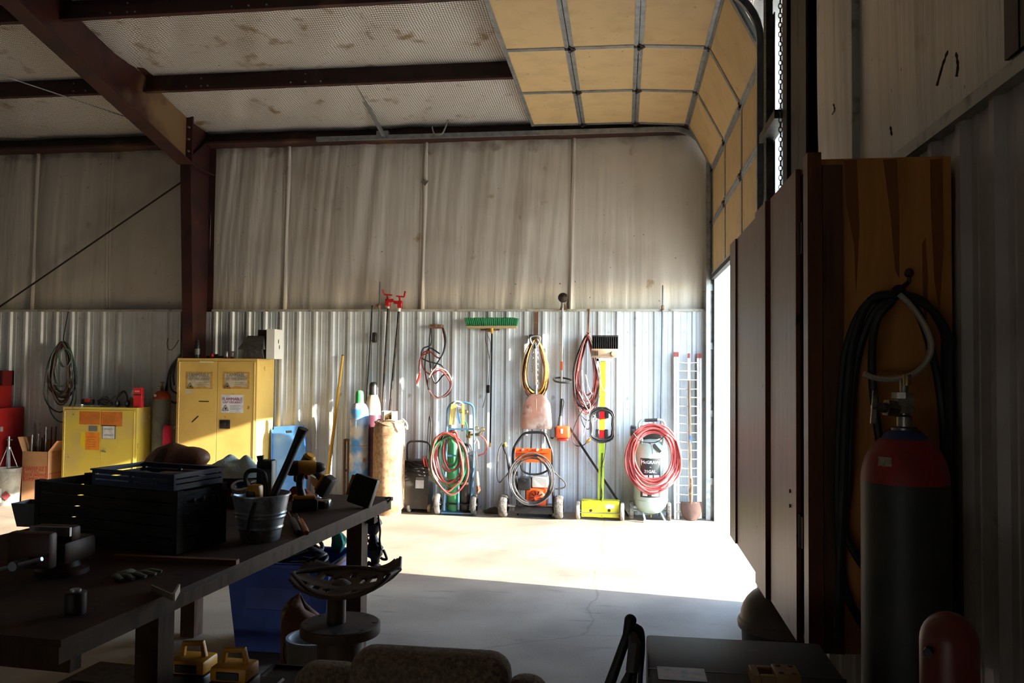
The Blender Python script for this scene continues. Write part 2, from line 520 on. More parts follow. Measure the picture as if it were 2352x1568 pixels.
wo.box(XR+.17, XR+.2, -6, OY0, -.02, 6.1).box(XR+.17, XR+.2, OY0, OY1, OZ, 6.1).box(XR+.07, XR+.2, OY1, YB+.24, -.02, 6.1)
wo.build('outer_sheeting', m_liner, wr)
B().box(XR+.04, XR+.205, OY1-.012, OY1+.03, 0, OZ).build('jamb_trim', mat('white_jamb', '#d9d9d4', .4), wr)
B().box(XR+.16, XR+.205, OY0-.03, OY0+.006, 0, OZ).build('jamb_trim', MATS['white_jamb'], wr)
# gable columns: dark I sections
def icol(y, w, d, z1, x0, z0=0):
    b = B(); b.box(x0, x0+.012, y-w/2, y+w/2, z0, z1).box(x0, x0+d, y-.005, y+.005, z0, z1).box(x0+d-.012, x0+d, y-w/2, y+w/2, z0, z1)
    return b
icol(5.42, .14, .14, 6, XR+.0).build('gable_column', m_dark, wr)
icol(5.06, .42, .12, 6, XR+.01).build('gable_column', m_dark, wr)
icol(2.15, .16, .2, 6, XR-.06, 2.57).build('gable_column', m_red, wr)
# mud wasp nests and cobweb clots on the insulation
for pts in ([(2196, 120), (2200, 150), (2197, 176)], [(2177, 116), (2165, 150), (2152, 196)], [(1914, 238), (1917, 252), (1912, 262)], [(2045, 290), (2048, 310)]):
    p_ = [at(a, b_, X=XR-.02) for a, b_ in pts]
    B().tube(smooth_path(p_, 4), [.0015+.0035*abs(math.sin(i*1.7)) for i in range(4*(len(p_)-1)+1)], 6).build('mud_nest', m_dark, wr)
# far walls out of view
wl = struct('wall_left', (-13, 2, 0), 'far gable wall')
B().box(-13.2, -13, -6, YB+.24, 0, 6.1).build('liner_panel', m_liner, wl)
wf = struct('wall_front', (0, -6, 0), 'front wall behind the camera')
VX0, VX1, VZ1 = -5.2, -2.2, .65      # unseen opening behind the camera, added to brighten the right side
B().box(-13.2, VX0, -6.2, -6, 0, 6).build('liner_panel', m_liner, wf)
B().box(VX0, VX1, -6.2, -6, VZ1, 6).build('liner_panel', m_liner, wf)
B().box(VX1, 1.3, -6.2, -6, 0, 6).build('liner_panel', m_liner, wf)
gf = B().box(-60, 90, -60, -6.2, -.2, -.02).build('bounce_ground', MATS['pale_gravel_yard'], origin=(0, 0, 0))  # unseen sunlit ground, added to bounce warm light in through the opening
gf['kind'] = 'structure'; gf['label'] = 'unseen pale gravel added in front of the building to bounce light inside'

# roof ------------------------------------------------------------
ce = struct('ceiling', (0, 5, 5), 'roof with white faced insulation, bird wire and oxide red purlins')
PUR = [8.67, 7.26, 5.84, 4.42, 3.0]
bands = [YB+.1] + PUR + [2.5]
for i in range(len(bands)-1):
    yb_, ya = bands[i], bands[i+1]
    nx = 230 if i < 3 else 60
    def fn(u, v, ya=ya, yb_=yb_, i=i):
        x = -13+14.3*u; yy = ya+(yb_-ya)*v
        s = math.sin(PI*v)
        t = x*1.0 + (v-.5)*.9          # folds run askew between the purlins
        f = mnoise.noise(V((t*3.2, i*5.3, v*.6)))*.04 + abs(mnoise.noise(V((t*6.5, i+3, v))))*.035
        return (x, yy, roof_z(yy) - .03 - (.035+f)*s**.7)
    B().grid(fn, nx, 14).build('insulation_panel', m_ins_r, ce)
B().hexa([(-13.2, 2.5, roof_z(2.5)+.02), (1.3, 2.5, roof_z(2.5)+.02), (1.3, YB+.3, ROOF0+.02-.05), (-13.2, YB+.3, ROOF0+.02-.05),
          (-13.2, 2.5, roof_z(2.5)+.1), (1.3, 2.5, roof_z(2.5)+.1), (1.3, YB+.3, ROOF0+.1-.05), (-13.2, YB+.3, ROOF0+.1-.05)]).build('roof_sheeting', m_liner, ce)
zf = roof_z(-6)
B().hexa([(-13.2, -6.2, zf), (1.3, -6.2, zf), (1.3, 2.5, roof_z(2.5)), (-13.2, 2.5, roof_z(2.5)),
          (-13.2, -6.2, zf+.1), (1.3, -6.2, zf+.1), (1.3, 2.5, roof_z(2.5)+.1), (-13.2, 2.5, roof_z(2.5)+.1)]).build('roof_sheeting', m_ins_r, ce)
for y in PUR:     # Z purlins, with bolt holes by the frame
    z = roof_z(y)
    b = B()
    b.box(-13, .95, y-.004, y+.004, z-.225, z-.02).box(-13, .95, y-.066, y, z-.229, z-.222).box(-13, .95, y-.066, y-.058, z-.222, z-.205)
    b.box(-13, .95, y, y+.066, z-.03, z-.022)
    p = b.build('purlin', m_red, ce)
# bolts by the frame
bo = B()
for y in PUR[:3]:
    z = roof_z(y)
    for dx in (.5, .68, .76, 1.75, 1.92, 2.1, -.9, -.75):
        bo.cyl((XC+dx, y-.012, z-.17), (XC+dx, y-.004, z-.17), .010, n=8)
        if dx in (.68, 1.92, -.9): bo.cyl((XC+dx, y-.012, z-.08), (XC+dx, y-.004, z-.08), .009, n=8)
o = bo.build('purlin_bolts', m_galv, ce); o['kind'] = 'stuff'

# the frame: column and tapered rafter, one welded thing
fr = struct('frame_column', (XC, 9.5, 0), 'oxide red steel column with tapered rafter on the back wall')
c = B()
yi0, yi1 = YB-.30, YB-.58       # inner flange foot / knee
zk = 4.30
def quadbar(b, pts, w, t):      # flange: polyline in YZ, width along X, thickness t
    for (ya, za), (yb_, zb) in zip(pts[:-1], pts[1:]):
        d = V((0, yb_-ya, zb-za)).normalized(); n = V((0, -d.z, d.y))*t
        for s in (0,):
            b.hexa([V((XC-w/2, ya, za)), V((XC+w/2, ya, za)), V((XC+w/2, ya, za))+n, V((XC-w/2, ya, za))+n,
                    V((XC-w/2, yb_, zb)), V((XC+w/2, yb_, zb)), V((XC+w/2, yb_, zb))+n, V((XC-w/2, yb_, zb))+n])
quadbar(c, [(yi0, 0), (yi1, zk)], .14, .014)
c.build('inner_flange', m_red, fr)
B().box(XC-.075, XC+.075, YB+.03, YB+.044, 0, 4.85).build('outer_flange', m_red, fr)
B().prism([(XC-.004, YB+.03, 0), (XC-.004, yi0, 0), (XC-.004, yi1, zk), (XC-.004, yi1-.02, roof_z(yi1)-.03), (XC-.004, YB-.01, 4.84)], (.008, 0, 0)).build('web', m_red, fr)
# rafter
def raf_bot(y): return zk + (5.02-zk)*((yi1-y)/(yi1-6.51)) if y > 6.51 else 5.02 + (roof_z(2.5)-.32-5.02)*((6.51-y)/4.01)
r = B(); quadbar(r, [(yi1, zk), (6.51, 5.02), (2.5, roof_z(2.5)-.32)], .2, .014); r.build('rafter_bottom_flange', m_red, fr)
r = B(); quadbar(r, [(YB-.05, roof_z(YB-.05)-.03), (2.5, roof_z(2.5)-.03)], .2, .014); r.build('rafter_top_flange', m_red, fr)
m_web = mat('oxide_red_web_with_overspray', '#3c1711', .45, 0, '#28100c', 3)
nt = m_web.node_tree; N = nt.nodes; L = nt.links; b = N['Principled BSDF']; old = b.inputs['Base Color'].links[0].from_socket
tc = N.new('ShaderNodeTexCoord'); sx = N.new('ShaderNodeSeparateXYZ'); nz = N.new('ShaderNodeTexNoise'); nz.inputs['Scale'].default_value = 3.0
L.new(tc.outputs['Object'], sx.inputs[0]); L.new(tc.outputs['Object'], nz.inputs['Vector'])
ad = N.new('ShaderNodeMath'); ad.operation = 'MULTIPLY_ADD'; ad.inputs[1].default_value = 1.6; L.new(nz.outputs['Fac'], ad.inputs[0]); L.new(sx.outputs['Y'], ad.inputs[2])
mr = N.new('ShaderNodeMapRange'); mr.inputs['From Min'].default_value = -.25; mr.inputs['From Max'].default_value = .35; L.new(ad.outputs[0], mr.inputs['Value'])
mx = N.new('ShaderNodeMix'); mx.data_type = 'RGBA'; mx.inputs['B'].default_value = rgb('#7d6242')
L.new(mr.outputs[0], mx.inputs['Factor']); L.new(old, mx.inputs['A']); L.new(mx.outputs['Result'], b.inputs['Base Color'])
B().prism([(XC-.004, yi1, zk), (XC-.004, 6.51, 5.02), (XC-.004, 2.5, roof_z(2.5)-.32), (XC-.004, 2.5, roof_z(2.5)-.03), (XC-.004, yi1, roof_z(yi1)-.03)], (.008, 0, 0)).build('rafter_web', m_web, fr)
k = B(); k.box(XC-.09, XC+.09, yi1-.02, yi1+.004, zk, roof_z(yi1)-.03)
k.build('end_plate', m_red, fr)
k = B(); k.bar((XC+.05, yi1, zk+.02), (XC+.05, YB-.02, 4.76), .08, .012, (1, 0, 0)).bar((XC+.05, yi1, zk-.02), (XC+.05, YB-.02, zk-.02), .08, .012, (0, 0, 1))
k.build('stiffener', m_red, fr)
k = B()
for q in ((-.02, 4.6), (-.02, 4.45), (-.02, 4.75)):
    k.cyl((XC+.05, yi1-.05, q[1]), (XC+.05, yi1+.03, q[1]), .012, n=8)
k.build('bolt', m_galv, fr)
# front side rafter (out of view)
# bracing rod on the left bay and a cable under the roof
rod = B().cyl(at(417, 418, Y=YB-.06), at(-60, 745, Y=YB-.06), .012, n=8)
o = rod.build('brace_rod', m_dark, None); tag(o, 'thin steel bracing rod slanting across the left wall bay', 'rod'); o['kind'] = 'structure'
pts = [at(0, 172, Y=7.4), at(130, 215, Y=8.1), at(300, 272, Y=9.2)]
o = B().tube(smooth_path(pts, 6), .006, 6).build('roof_cable', m_galv); tag(o, 'thin cable strung under the roof behind the rafter', 'cable'); o['kind'] = 'structure'
# ================================================================ OVERHEAD DOOR
m_cream = mat('cream_foam_panel', '#c3a878', .6, 0, '#b39a6d', 5, .45, .75, col3='#6e5636', scale3=16, lo3=.70, hi3=.8)
m_white_paint = mat('white_paint', '#d8d8d4', .45)
dr = struct('door_1', (XR, 8.1, 2.84), 'raised cream panelled sectional overhead door on galvanised tracks')
DY0, DY1 = 6.30, 9.90
path = [(1.06, 2.88), (1.06, 3.515), (1.06, 4.14), (.765, 4.70), (.135, 4.74), (-.50, 4.745), (-1.125, 4.75)]
stile_y = [DY0+.03, DY0+(DY1-DY0)/3, DY0+(DY1-DY0)*2/3, DY1-.03]
for i in range(6):
    (xa, za), (xb, zb) = path[i], path[i+1]
    u = V((xb-xa, 0, zb-za)); ln = u.length; u.normalize(); n = V((-u.z, 0, u.x))
    T = Matrix((u, V((0, 1, 0)), n)).transposed().to_4x4(); T.translation = V((xa, 0, za))
    sec = B(T).box(.004, ln-.004, DY0, DY1, -.03, -.004).build('door_section', m_white_paint, dr)
    for k in range(3):
        B(T).box(.03, ln-.03, stile_y[k]+.02, stile_y[k+1]-.02, -.004, .006).build('panel', m_cream, sec)
    for a, b_ in ((.004, .040), (ln-.040, ln-.004)):
        q = B(T); q.box(a, b_, DY0, DY1, -.004, .016).box(a+.012, b_-.012, DY0, DY1, .016, .020)
        q.build('rail', m_galv, sec)
    for y in stile_y:
        B(T).box(.04, ln-.04, y-.03, y+.03, -.004, .014).build('stile', m_galv, sec)
    if i:
        for y in stile_y:
            q = B(T); q.box(-.045, .045, y-.025, y+.025, .016, .022).cyl((0, y-.03, .03), (0, y+.03, .03), .014, n=8)
            q.bar((-.05, y, .024), (.0, y-.07, .024), .018, .006, (0, 0, 1)).bar((-.05, y, .024), (.0, y+.07, .024), .018, .006, (0, 0, 1))
            q.build('hinge', m_dark, sec)
B().box(1.03, 1.08, DY0, DY1, 2.835, 2.88).build('bottom_seal', mat('black_rubber', '#151515', .7), dr)
def arc(zb, zt, x0, r, n=10):
    return [(x0-r+r*math.cos(t), zt-r+r*math.sin(t)) for t in [PI/2*k/n for k in range(n+1)]]
xe = at(728, 303, Y=9.97).x
for y, s in ((9.97, -1), (6.23, 1)):
    cl = [(1.03, 0), (1.03, 4.0)] + arc(0, 4.69, 1.03, .46) + [(xe if s < 0 else -1.0, 4.695)]
    cl = [p for p in cl if True]
    q = B()
    for (xa, za), (xb, zb) in zip(cl[:-1], cl[1:]):
        if abs(xa-xb)+abs(za-zb) < 1e-5: continue
        u = V((xb-xa, 0, zb-za)).normalized(); nn = V((-u.z, 0, u.x))
        a, b_ = V((xa, y, za)), V((xb, y, zb))
        q.bar(a, b_, .055, .004, nn)                   # web... flat of the channel
        q.bar(a+nn*.02+V((0, s*.027, 0)), b_+nn*.02+V((0, s*.027, 0)), .004, .05, nn)
        q.bar(a+nn*.045, b_+nn*.045, .04, .004, nn)
    q.build('track', m_galv, dr)
    # angle that carries the upright track, with brackets
    q = B(); q.box(XR+.01, XR+.07, y-s*.055-.003, y-s*.055+.003, 0, 4.4).box(XR+.062, XR+.07, y-s*.055-.04, y-s*.055+.04, 0, 4.4)
    q.build('track_angle', m_galv if s < 0 else m_dark, dr)
    for z in (.45, 1.25, 2.05, 2.75, 3.5):
        q = B(); q.box(XR-.01, XR+.05, y-s*.045, y+s*.005, z-.04, z+.04).cyl((XR-.02, y-s*.02, z), (XR+.0, y-s*.02, z), .01, n=6)
        q.build('track_bracket', m_galv, dr)
# perforated upright angle on the near side
xn = XR-.02
q = B(); q.box(xn-.004, xn+.06, 6.06, 6.068, 1.2, 5.0).box(xn-.004, xn, 5.96, 6.068, 1.2, 5.0)
q.build('perforated_angle', mat('tarnished_steel', '#4c4a44', .5, .5, '#2d2a26', 12), dr)
q = B()
z = 2.3
while z < 5:
    q.cyl((xn-.006, 5.99, z), (xn-.001, 5.99, z), .008, n=6); z += .05
o = q.build('slots', m_galv, dr); o['kind'] = 'stuff'
q = B()
for yy, z in ((5.7, 4.5), (5.7, 3.45)):
    q.box(XR-.05, XR+.05, 5.5, 6.1, z-.03, z+.03)
q.build('cross_bracket', MATS['tarnished_steel'], dr)
# chain hoist loop
ch = B()
z = 1.3; k = 0
while z < 5:
    c = V((XR-.03, 5.40+.004*math.sin(z*3), z)); a = .011
    t = [(a*math.cos(p), 0, .02*math.sin(p)) for p in [2*PI*j/8 for j in range(8)]] if k % 2 else [(0, a*math.cos(p), .02*math.sin(p)) for p in [2*PI*j/8 for j in range(8)]]
    ch.tube([c+V(p) for p in t], .0035, 5, True); z += .031; k += 1
o = ch.build('hoist_chain', MATS['tarnished_steel'], dr)
# hangers of the horizontal track
m_zinc = mat('dull_zinc', '#8d9294', .45, .7)
p0, p1 = at(806, 177, Y=8.9), at(884, 318, Y=9.97)
q = B(); q.bar(p0, p1, .045, .004, (0, 0, 1)).bar(p0+V((.02, 0, 0)), p1+V((.02, 0, 0)), .004, .045, (0, 0, 1))
q.box(p1.x-.1, p1.x+.05, 9.93, 10.0, 4.65, 4.75)
q.build('track_hanger', m_zinc, dr)
hk = smooth_path([at(992, 290, Y=9.9), at(997, 306, Y=9.9), at(1010, 309, Y=9.9), at(1020, 300, Y=9.9), at(1033, 264, Y=9.9)], 6)
B().tube(hk, .010, 6).build('bent_hook', m_zinc, dr)

# ================================================================ RIGHT SIDE
m_brown = mat('glossy_brown_paint', '#6b3f2a', .36, 0, '#7a4c36', 5, stretch=(6, 6, .6), col3='#3c2a20', scale3=14, lo3=.66, hi3=.74, spec=.2)
m_ply = mat('varnished_plywood', '#cf8a45', .55, 0, '#bd7a38', 2.2, stretch=(8, 8, .8), col3='#96602c', scale3=1.5, lo3=.56, hi3=.64, stretch3=(5, 5, .35))
m_ply2 = mat('dark_stained_board', '#5f3a1e', .5, 0, '#3d2412', 3, stretch=(8, 8, .8))
CX0, CYN, CYF, CZ0, CZ1 = .585, 2.665, 4.46, .90, 2.435
cb = thing('wall_cabinet', 'tall brown painted wooden wall cabinet beside the overhead door', 'cabinet', ((CX0+XR)/2, 3.5, CZ0))
XW = XR-.028
B().box(CX0, XW, CYN, CYN+.02, CZ0, CZ1).build('side_panel', m_ply, cb, label='orange varnished plywood side with dark drips')
B().box(CX0, XW, CYF-.02, CYF, CZ0, CZ1).build('side_panel', m_ply2, cb)
B().box(CX0, XW, CYN+.02, CYF-.02, CZ0, CZ0+.02).build('bottom_board', m_ply2, cb)
B().box(CX0, XW, CYN+.02, CYF-.02, CZ1-.02, CZ1).build('top_board', m_ply2, cb)
B().box(XW-.01, XW, CYN+.02, CYF-.02, CZ0+.02, CZ1-.02).build('back_board', m_ply2, cb)
B().box(CX0+.035, CX0+.095, CYN-.008, CYN, CZ0, CZ1-.02).build('edge_batten', m_ply2, cb)
q = B(); q.box(CX0-.012, CX0+.03, CYN-.012, CYN+.05, CZ0-.02, CZ1+.02); q.build('corner_post', m_brown, cb)
xf = CX0
for ya, yb_, th, zz in ((2.80, 3.27, .018, .0), (3.315, 3.565, .030, .012), (3.58, 4.47, .012, -.02)):
    d = B().rbox(xf-th, xf-.001, ya, yb_, CZ0-.015-zz*.5, CZ1+.004, .003, 1).build('door', m_brown, cb)
    if ya == 2.80:
        for z in (1.36, 1.31): B().cyl((xf-th-.004, 2.90, z), (xf-th, 2.90, z), .006, n=8).build('screw', m_dark, d)
    if ya == 3.58:
        B().box(xf-th-.008, xf-th, 4.25, 4.46, CZ0+.0, CZ1).build('edge_batten', m_brown, d)
for z in (1.25, 2.2):
    B().cyl((CX0-.012, 2.765, z-.05), (CX0-.012, 2.765, z+.05), .008, n=8).box(CX0-.012, CX0, 2.74, 2.80, z-.05, z+.05).build('hinge', m_dark, cb)
# long varnish drips
for k, pts in enumerate((((1938, 368), (1968, 366), (1974, 520), (1966, 680), (1962, 560), (1944, 470)), ((2028, 366), (2060, 364), (2066, 500), (2066, 640), (2056, 620), (2046, 500)), ((2136, 366), (2165, 364), (2168, 560), (2158, 720), (2146, 640), (2138, 480)), ((2118, 560), (2126, 545), (2132, 640), (2126, 820), (2120, 700)))):
    B().prism([at(a, b_, Y=CYN-.0006) for a, b_ in pts], (0, .001, 0)).build('varnish_drip', mat('dark_varnish', '#8a4f20', .5), cb)
# hook on the side
yk = CYN-.01
hkp = at(2065, 668, Y=yk)
B().cyl(hkp, hkp+V((0, -.09, .02)), .007, n=8).ball(hkp+V((0, -.09, .045)), .014, 10, 8).cyl(hkp+V((0, -.09, .02)), hkp+V((0, -.09, .04)), .006, n=8).cyl(hkp+V((0, .01, 0)), hkp+V((0, .0, 0)), .02, n=12).build('hook', m_dark, cb)
# coil of welding cable on the hook
m_rub = mat('black_cable_rubber', '#1b1a19', .55, 0, '#2b2724', 10)
cc = thing('cable_coil', 'thick black welding cable looped over a hook on the plywood side', 'cable', hkp+V((0, -.05, -.9)))
top = (2065, 668)
loops = [
    [(2063, 672), (1990, 700), (1945, 800), (1930, 950), (1925, 1150), (1935, 1330), (1985, 1440), (2040, 1490), (2070, 1560)],
    [(2068, 674), (2010, 715), (1970, 820), (1955, 960), (1950, 1100), (1940, 1210), (1970, 1280), (2010, 1330)],
    [(2060, 674), (2000, 690), (1962, 780), (1945, 930), (1938, 1100), (1930, 1280), (1925, 1460)],
    [(2050, 690), (2012, 740), (2003, 830), (2008, 920), (2020, 1010), (2030, 1080)],
    [(2066, 672), (2130, 700), (2175, 780), (2200, 900), (2205, 1050), (2210, 1200), (2225, 1350), (2240, 1480)],
    [(2070, 676), (2115, 730), (2150, 850), (2165, 960), (2172, 1080), (2190, 1220)],
    [(2068, 670), (2150, 720), (2195, 820), (2208, 930), (2212, 1100), (2200, 1300), (2190, 1450)],
]
for i, lp in enumerate(loops):
    off = -.022 - .013*(i % 4)
    pts = smooth_path([at(a, b_, Y=yk+off - (.05 if j < 2 else 0)) for j, (a, b_) in enumerate(lp)], 6)
    pts = [V((min(p.x, XR-.06), p.y, p.z)) for p in pts]
    B().tube(pts, .0125, 8).build('loop', m_rub, cc)
wt = smooth_path([at(a, b_, Y=yk-.125) for a, b_ in ((2066, 676), (2095, 705), (2122, 745), (2138, 792), (2128, 830), (2096, 860), (2050, 871), (2010, 868), (1984, 858))], 6)
o = B().tube(wt, .0125, 8, flat=.7).build('plastic_tube', mat('yellowed_white_plastic', '#b3a591', .5)); tag(o, 'curled off white plastic strip hanging on the cable hook', 'tube')

def gas_cylinder(name, label, x, y, z0, r, h, m_body, m_sh, shoulder, cat='gas cylinder', neck=True):
    t = thing(name, label, cat, (x, y, z0))
    zs = z0+h-shoulder
    B().lathe([(r*.93, 0), (r, .02), (r, h-shoulder)], (x, y, z0), n=28).build('body', m_body, t)
    pr = [(r+.0005, h-shoulder)]
    for k in range(1, 9):
        a = PI/2*k/8*.92
        pr.append((r*(.24+.76*math.cos(a)), h-shoulder + shoulder*math.sin(a)))
    B().lathe(pr, (x, y, z0), n=28).build('shoulder', m_sh, t)
    return t
# the big cylinder in front of the cabinet
gy = 2.36
gc = at(2078, 1105, Y=gy); gr_ = 87/1880*gy*1.02
gtop = at(2078, 1000, Y=gy-.02).z
m_cyl_dk = mat('black_green_cylinder_paint', '#2b2b27', .5, 0, '#3b3830', 6)
m_cyl_rd = mat('faded_red_paint', '#8e1a14', .5, 0, '#6c1710', 7, col3='#4e4038', scale3=9, lo3=.6, hi3=.7)
t = gas_cylinder('gas_cylinder', 'tall dark gas cylinder with red shoulder and valve beside the plywood side', gc.x, gy, 0, gr_, gtop, m_cyl_dk, m_cyl_rd, gtop-gc.z)
B().lathe([(gr_*.56, 0), (gr_*.5, .02), (gr_*.36, .035)], (gc.x, gy, gtop-.022), n=20).build('collar', mat('blue_paint_ring', '#27365e', .5), t)
m_brass = mat('aged_brass', '#8d7a52', .4, .9, '#5e5340', 20)
v = B(); v.lathe([(.030, .0), (.034, .005), (.034, .02), (.02, .024), (.02, .05), (.014, .055), (.014, .075)], (gc.x, gy, gtop), n=12)
v.box(gc.x-.02, gc.x+.02, gy-.018, gy+.018, gtop+.06, gtop+.1)
v.lathe([(.028, .0), (.028, .016)], (gc.x-.005, gy, gtop+.1), n=8).cyl((gc.x, gy, gtop+.116), (gc.x, gy, gtop+.15), .012, n=10)
v.cyl((gc.x, gy, gtop+.07), (gc.x-.075, gy-.01, gtop+.075), .014, n=12).cyl((gc.x-.02, gy, gtop+.07), (gc.x-.05, gy-.007, gtop+.074), .024, n=6)
v.bar((gc.x-.085, gy-.01, gtop+.03), (gc.x-.078, gy-.01, gtop+.12), .012, .01, (0, 1, 0)).cyl((gc.x-.07, gy-.01, gtop+.075), (gc.x-.088, gy-.01, gtop+.075), .008, n=8)
v.build('valve', mat('nickel_valve', '#8b857a', .35, .9, '#55504a', 15), t)
B().cyl((gc.x+.004, gy-.012, gtop+.135), (gc.x+.004, gy-.012, gtop+.165), .011, n=10).build('brass_outlet', m_brass, t)
lb = at(2013, 1058, Y=gy-gr_*.72)
B().grid(lambda a, b_: (gc.x+gr_*1.01*.93*math.cos(3.75+.35*a), gy+gr_*1.01*.93*math.sin(3.75+.35*a), gc.z+.022+.05*b_), 5, 1).build('paper_label', mat('old_paper', '#b9ad92', .8, 0, '#8c8069', 30), t)
# small red cylinder in the corner
ry = 1.80
rc = at(2180, 1470, Y=ry); rt = at(2180, 1405, Y=ry).z
rr = 58/1880*ry
q = B(); q.lathe([(rr*.9, 0), (rr, .02)] + [(rr, rt-rr*1.1)] + [(rr*math.cos(a), rt-rr*1.1+rr*1.1*math.sin(a)) for a in [PI/2*k/8 for k in range(1, 8)]] + [(.003, rt)], (rc.x, ry, 0), n=28)
t = thing('red_bottle', 'small red gas bottle with a smooth domed top in the lower right corner', 'gas cylinder', (rc.x, ry, 0))
q.build('body', mat('red_brown_paint', '#6e2a20', .38, 0, '#53221a', 6, col3='#3b2a22', scale3=18, lo3=.6, hi3=.68), t)
hole = at(2132, 1497, Y=ry-rr*.72)
B().cyl(hole+V((-.004, -.008, 0)), hole+V((.006, .012, 0)), .009, n=12).build('cap_hole', m_dark, t)
# trash can with domed lid under the cabinet
tx, ty = .775, 4.22
t = thing('trash_can', 'round plastic trash can with domed lid standing under the wall cabinet', 'trash can', (tx, ty, 0))
m_can = mat('grey_brown_plastic', '#5b4d44', .45, 0, '#4b4039', 5)
B().lathe([(.15, 0), (.165, .02), (.185, .50), (.19, .52)], (tx, ty, 0), n=28).build('bin', mat('dark_plastic', '#2d2a28', .5), t)
B().lathe([(.20, .50), (.205, .525), (.20, .54), (.19, .545)] + [(.19*math.cos(a), .545+.17*math.sin(a)) for a in [PI/2*k/8 for k in range(1, 8)]] + [(.004, .716)], (tx, ty, 0), n=28).build('lid', m_can, t)
# welding machine
m_wblue = mat('blue_grey_enamel', '#262d38', .6, 0, '#313a45', 4, col3='#6b4a2c', scale3=12, lo3=.66, hi3=.74)
wz = 1.0
a, b_, c_, d_ = [at(p, q_, Z=wz) for p, q_ in ((1484, 1456), (1880, 1474), (1962, 1536), (1480, 1536))]
wx0, wx1, wy0, wy1 = a.x, b_.x, 2.06, a.y
t = thing('welding_machine', 'blue grey welding machine with worn top standing by the gas cylinder', 'welder', ((wx0+wx1)/2, (wy0+wy1)/2, 0))
q = B(); q.rbox(wx0, wx1, wy0, wy1, .18, wz, .008, 2); q.build('case', m_wblue, t)
B().box(wx0-.002, wx1+.002, wy0+.10, wy0+.104, wz-.02, wz+.001).build('lid_seam', m_dark, t)
B().box(wx0+.02, wx1-.02, wy0-.006, wy0+.001, .25, wz-.06).build('front_panel', mat('deep_blue_panel', '#1c2b4a', .4), t)
B().rbox(wx0+.02, wx0+.14, wy0+.03, wy0+.12, wz, wz+.0012, .0005, 1).build('warning_sticker', mat('brown_orange_sticker', '#7c4a20', .5, 0, '#4a2c14', 30), t)
for x in (wx0+.06, wx1-.06):
    for y in (wy0+.06, wy1-.06): B().cyl((x-.02, y, .08), (x+.02, y, .08), .08, n=18).build('wheel', m_rub, t)
B().box(wx0-.01, wx1+.01, wy0, wy1, .12, .18).build('undercarriage', m_dark, t)
# things lying on the welder
q = thing('wooden_block', 'tan wooden block with a square hole on the welding machine', 'block', at(1775, 1545, Z=wz))
m_tan = mat('tan_wood', '#8a6a40', .6, 0, '#6c5030', 9)
x0, x1 = at(1722, 1540, Y=2.12).x, at(1832, 1540, Y=2.12).x
b1 = B()
b1.rbox(x0, x0+.02, 2.07, 2.15, wz, wz+.03, .003, 1).rbox(x0+.02, x0+.055, 2.07, 2.09, wz, wz+.03, .003, 1).rbox(x0+.02, x0+.055, 2.13, 2.15, wz, wz+.03, .003, 1).rbox(x0+.055, x1, 2.07, 2.15, wz, wz+.035, .003, 1)
b1.build('frame', m_tan, q)
for sx in (.07, .1):
    for sy in (2.085, 2.135): B().cyl((x0+sx, sy, wz+.034), (x0+sx, sy, wz+.037), .006, n=8).build('screw', m_dark, q)
# torch leads hung over a post at the left of the welder
q = thing('torch_stand', 'black post with welding torch and leads hung over it', 'torch holder', at(1450, 1560, Z=.5)*1.0)
py = 2.3
B().tube([at(1447, 1425, Y=py), at(1440, 1460, Y=py), at(1415, 1530, Y=py), at(1390, 1600, Y=py), at(1372, 1700, Y=py)], [.016, .013, .014, .016, .016], 10).ball(at(1448, 1424, Y=py), .017, 10, 8).build('post', m_rub, q)
for i, lp in enumerate(([(1450, 1440), (1472, 1445), (1476, 1490), (1470, 1570), (1470, 1700)], [(1452, 1450), (1462, 1462), (1462, 1500), (1440, 1570), (1430, 1700)], [(1445, 1445), (1462, 1440), (1470, 1470), (1455, 1560), (1450, 1700)], [(1440, 1455), (1452, 1475), (1452, 1530), (1420, 1600), (1412, 1700)])):
    B().tube(smooth_path([at(a, b_, Y=py+.015+.012*i) for a, b_ in lp], 6), .010 if i else .007, 8).build('lead', m_rub, q)
c0 = at(1460, 1500, Y=py+.02); B().tube([at(1452, 1455, Y=py), at(1458, 1475, Y=py-.02), at(1450, 1540, Y=py-.02)], [.012, .018, .016], 8).build('torch_grip', mat('grey_grip', '#4a4743', .5), q)
# ================================================================ ALONG THE BACK WALL, RIGHT OF THE FRAME
YH = YB-.07          # things hung flat on the liner
S = .00530           # metres per pixel at the wall
m_blk = mat('black_paint', '#1a1a1b', .4, 0, '#2a2826', 8)
m_blkm = mat('black_tube_enamel', '#17181a', .3)
m_tyre = mat('dusty_tyre', '#6d675e', .85, 0, '#4a4640', 25, .4, .6, bump=.6, bscale=120)
m_tyre_d = mat('dark_tyre', '#3b3936', .8, 0, '#55514b', 20, bump=.4, bscale=100)
m_chrome = mat('chrome', '#c9c9c9', .2, 1)
m_redhose = mat('red_hose', '#a8433f', .42, 0, '#8c3230', 9)
m_redcord = mat('red_cord', '#8a3028', .5, 0, '#6d221d', 9)
m_yelcord = mat('yellow_cord', '#c99a2b', .5, 0, '#a67c20', 9)
m_greenhose = mat('green_hose', '#2f7a53', .42, 0, '#25603f', 9)
m_blkcord = mat('black_cord', '#1d1d1e', .5)
m_whtcord = mat('white_cord', '#c9c2b8', .5)
m_orange = mat('orange_paint', '#d8531a', .4, 0, '#c0480f', 6)
m_wood = mat('handle_wood', '#8f7a63', .6, 0, '#72604c', 6, stretch=(6, 6, .6))
m_rust = mat('rusty_steel', '#6b4a36', .75, .2, '#4c3325', 9, col3='#8a6a52', scale3=18)
m_paper = mat('white_paper', '#cfd3d6', .7, 0, '#b9bcc0', 14)
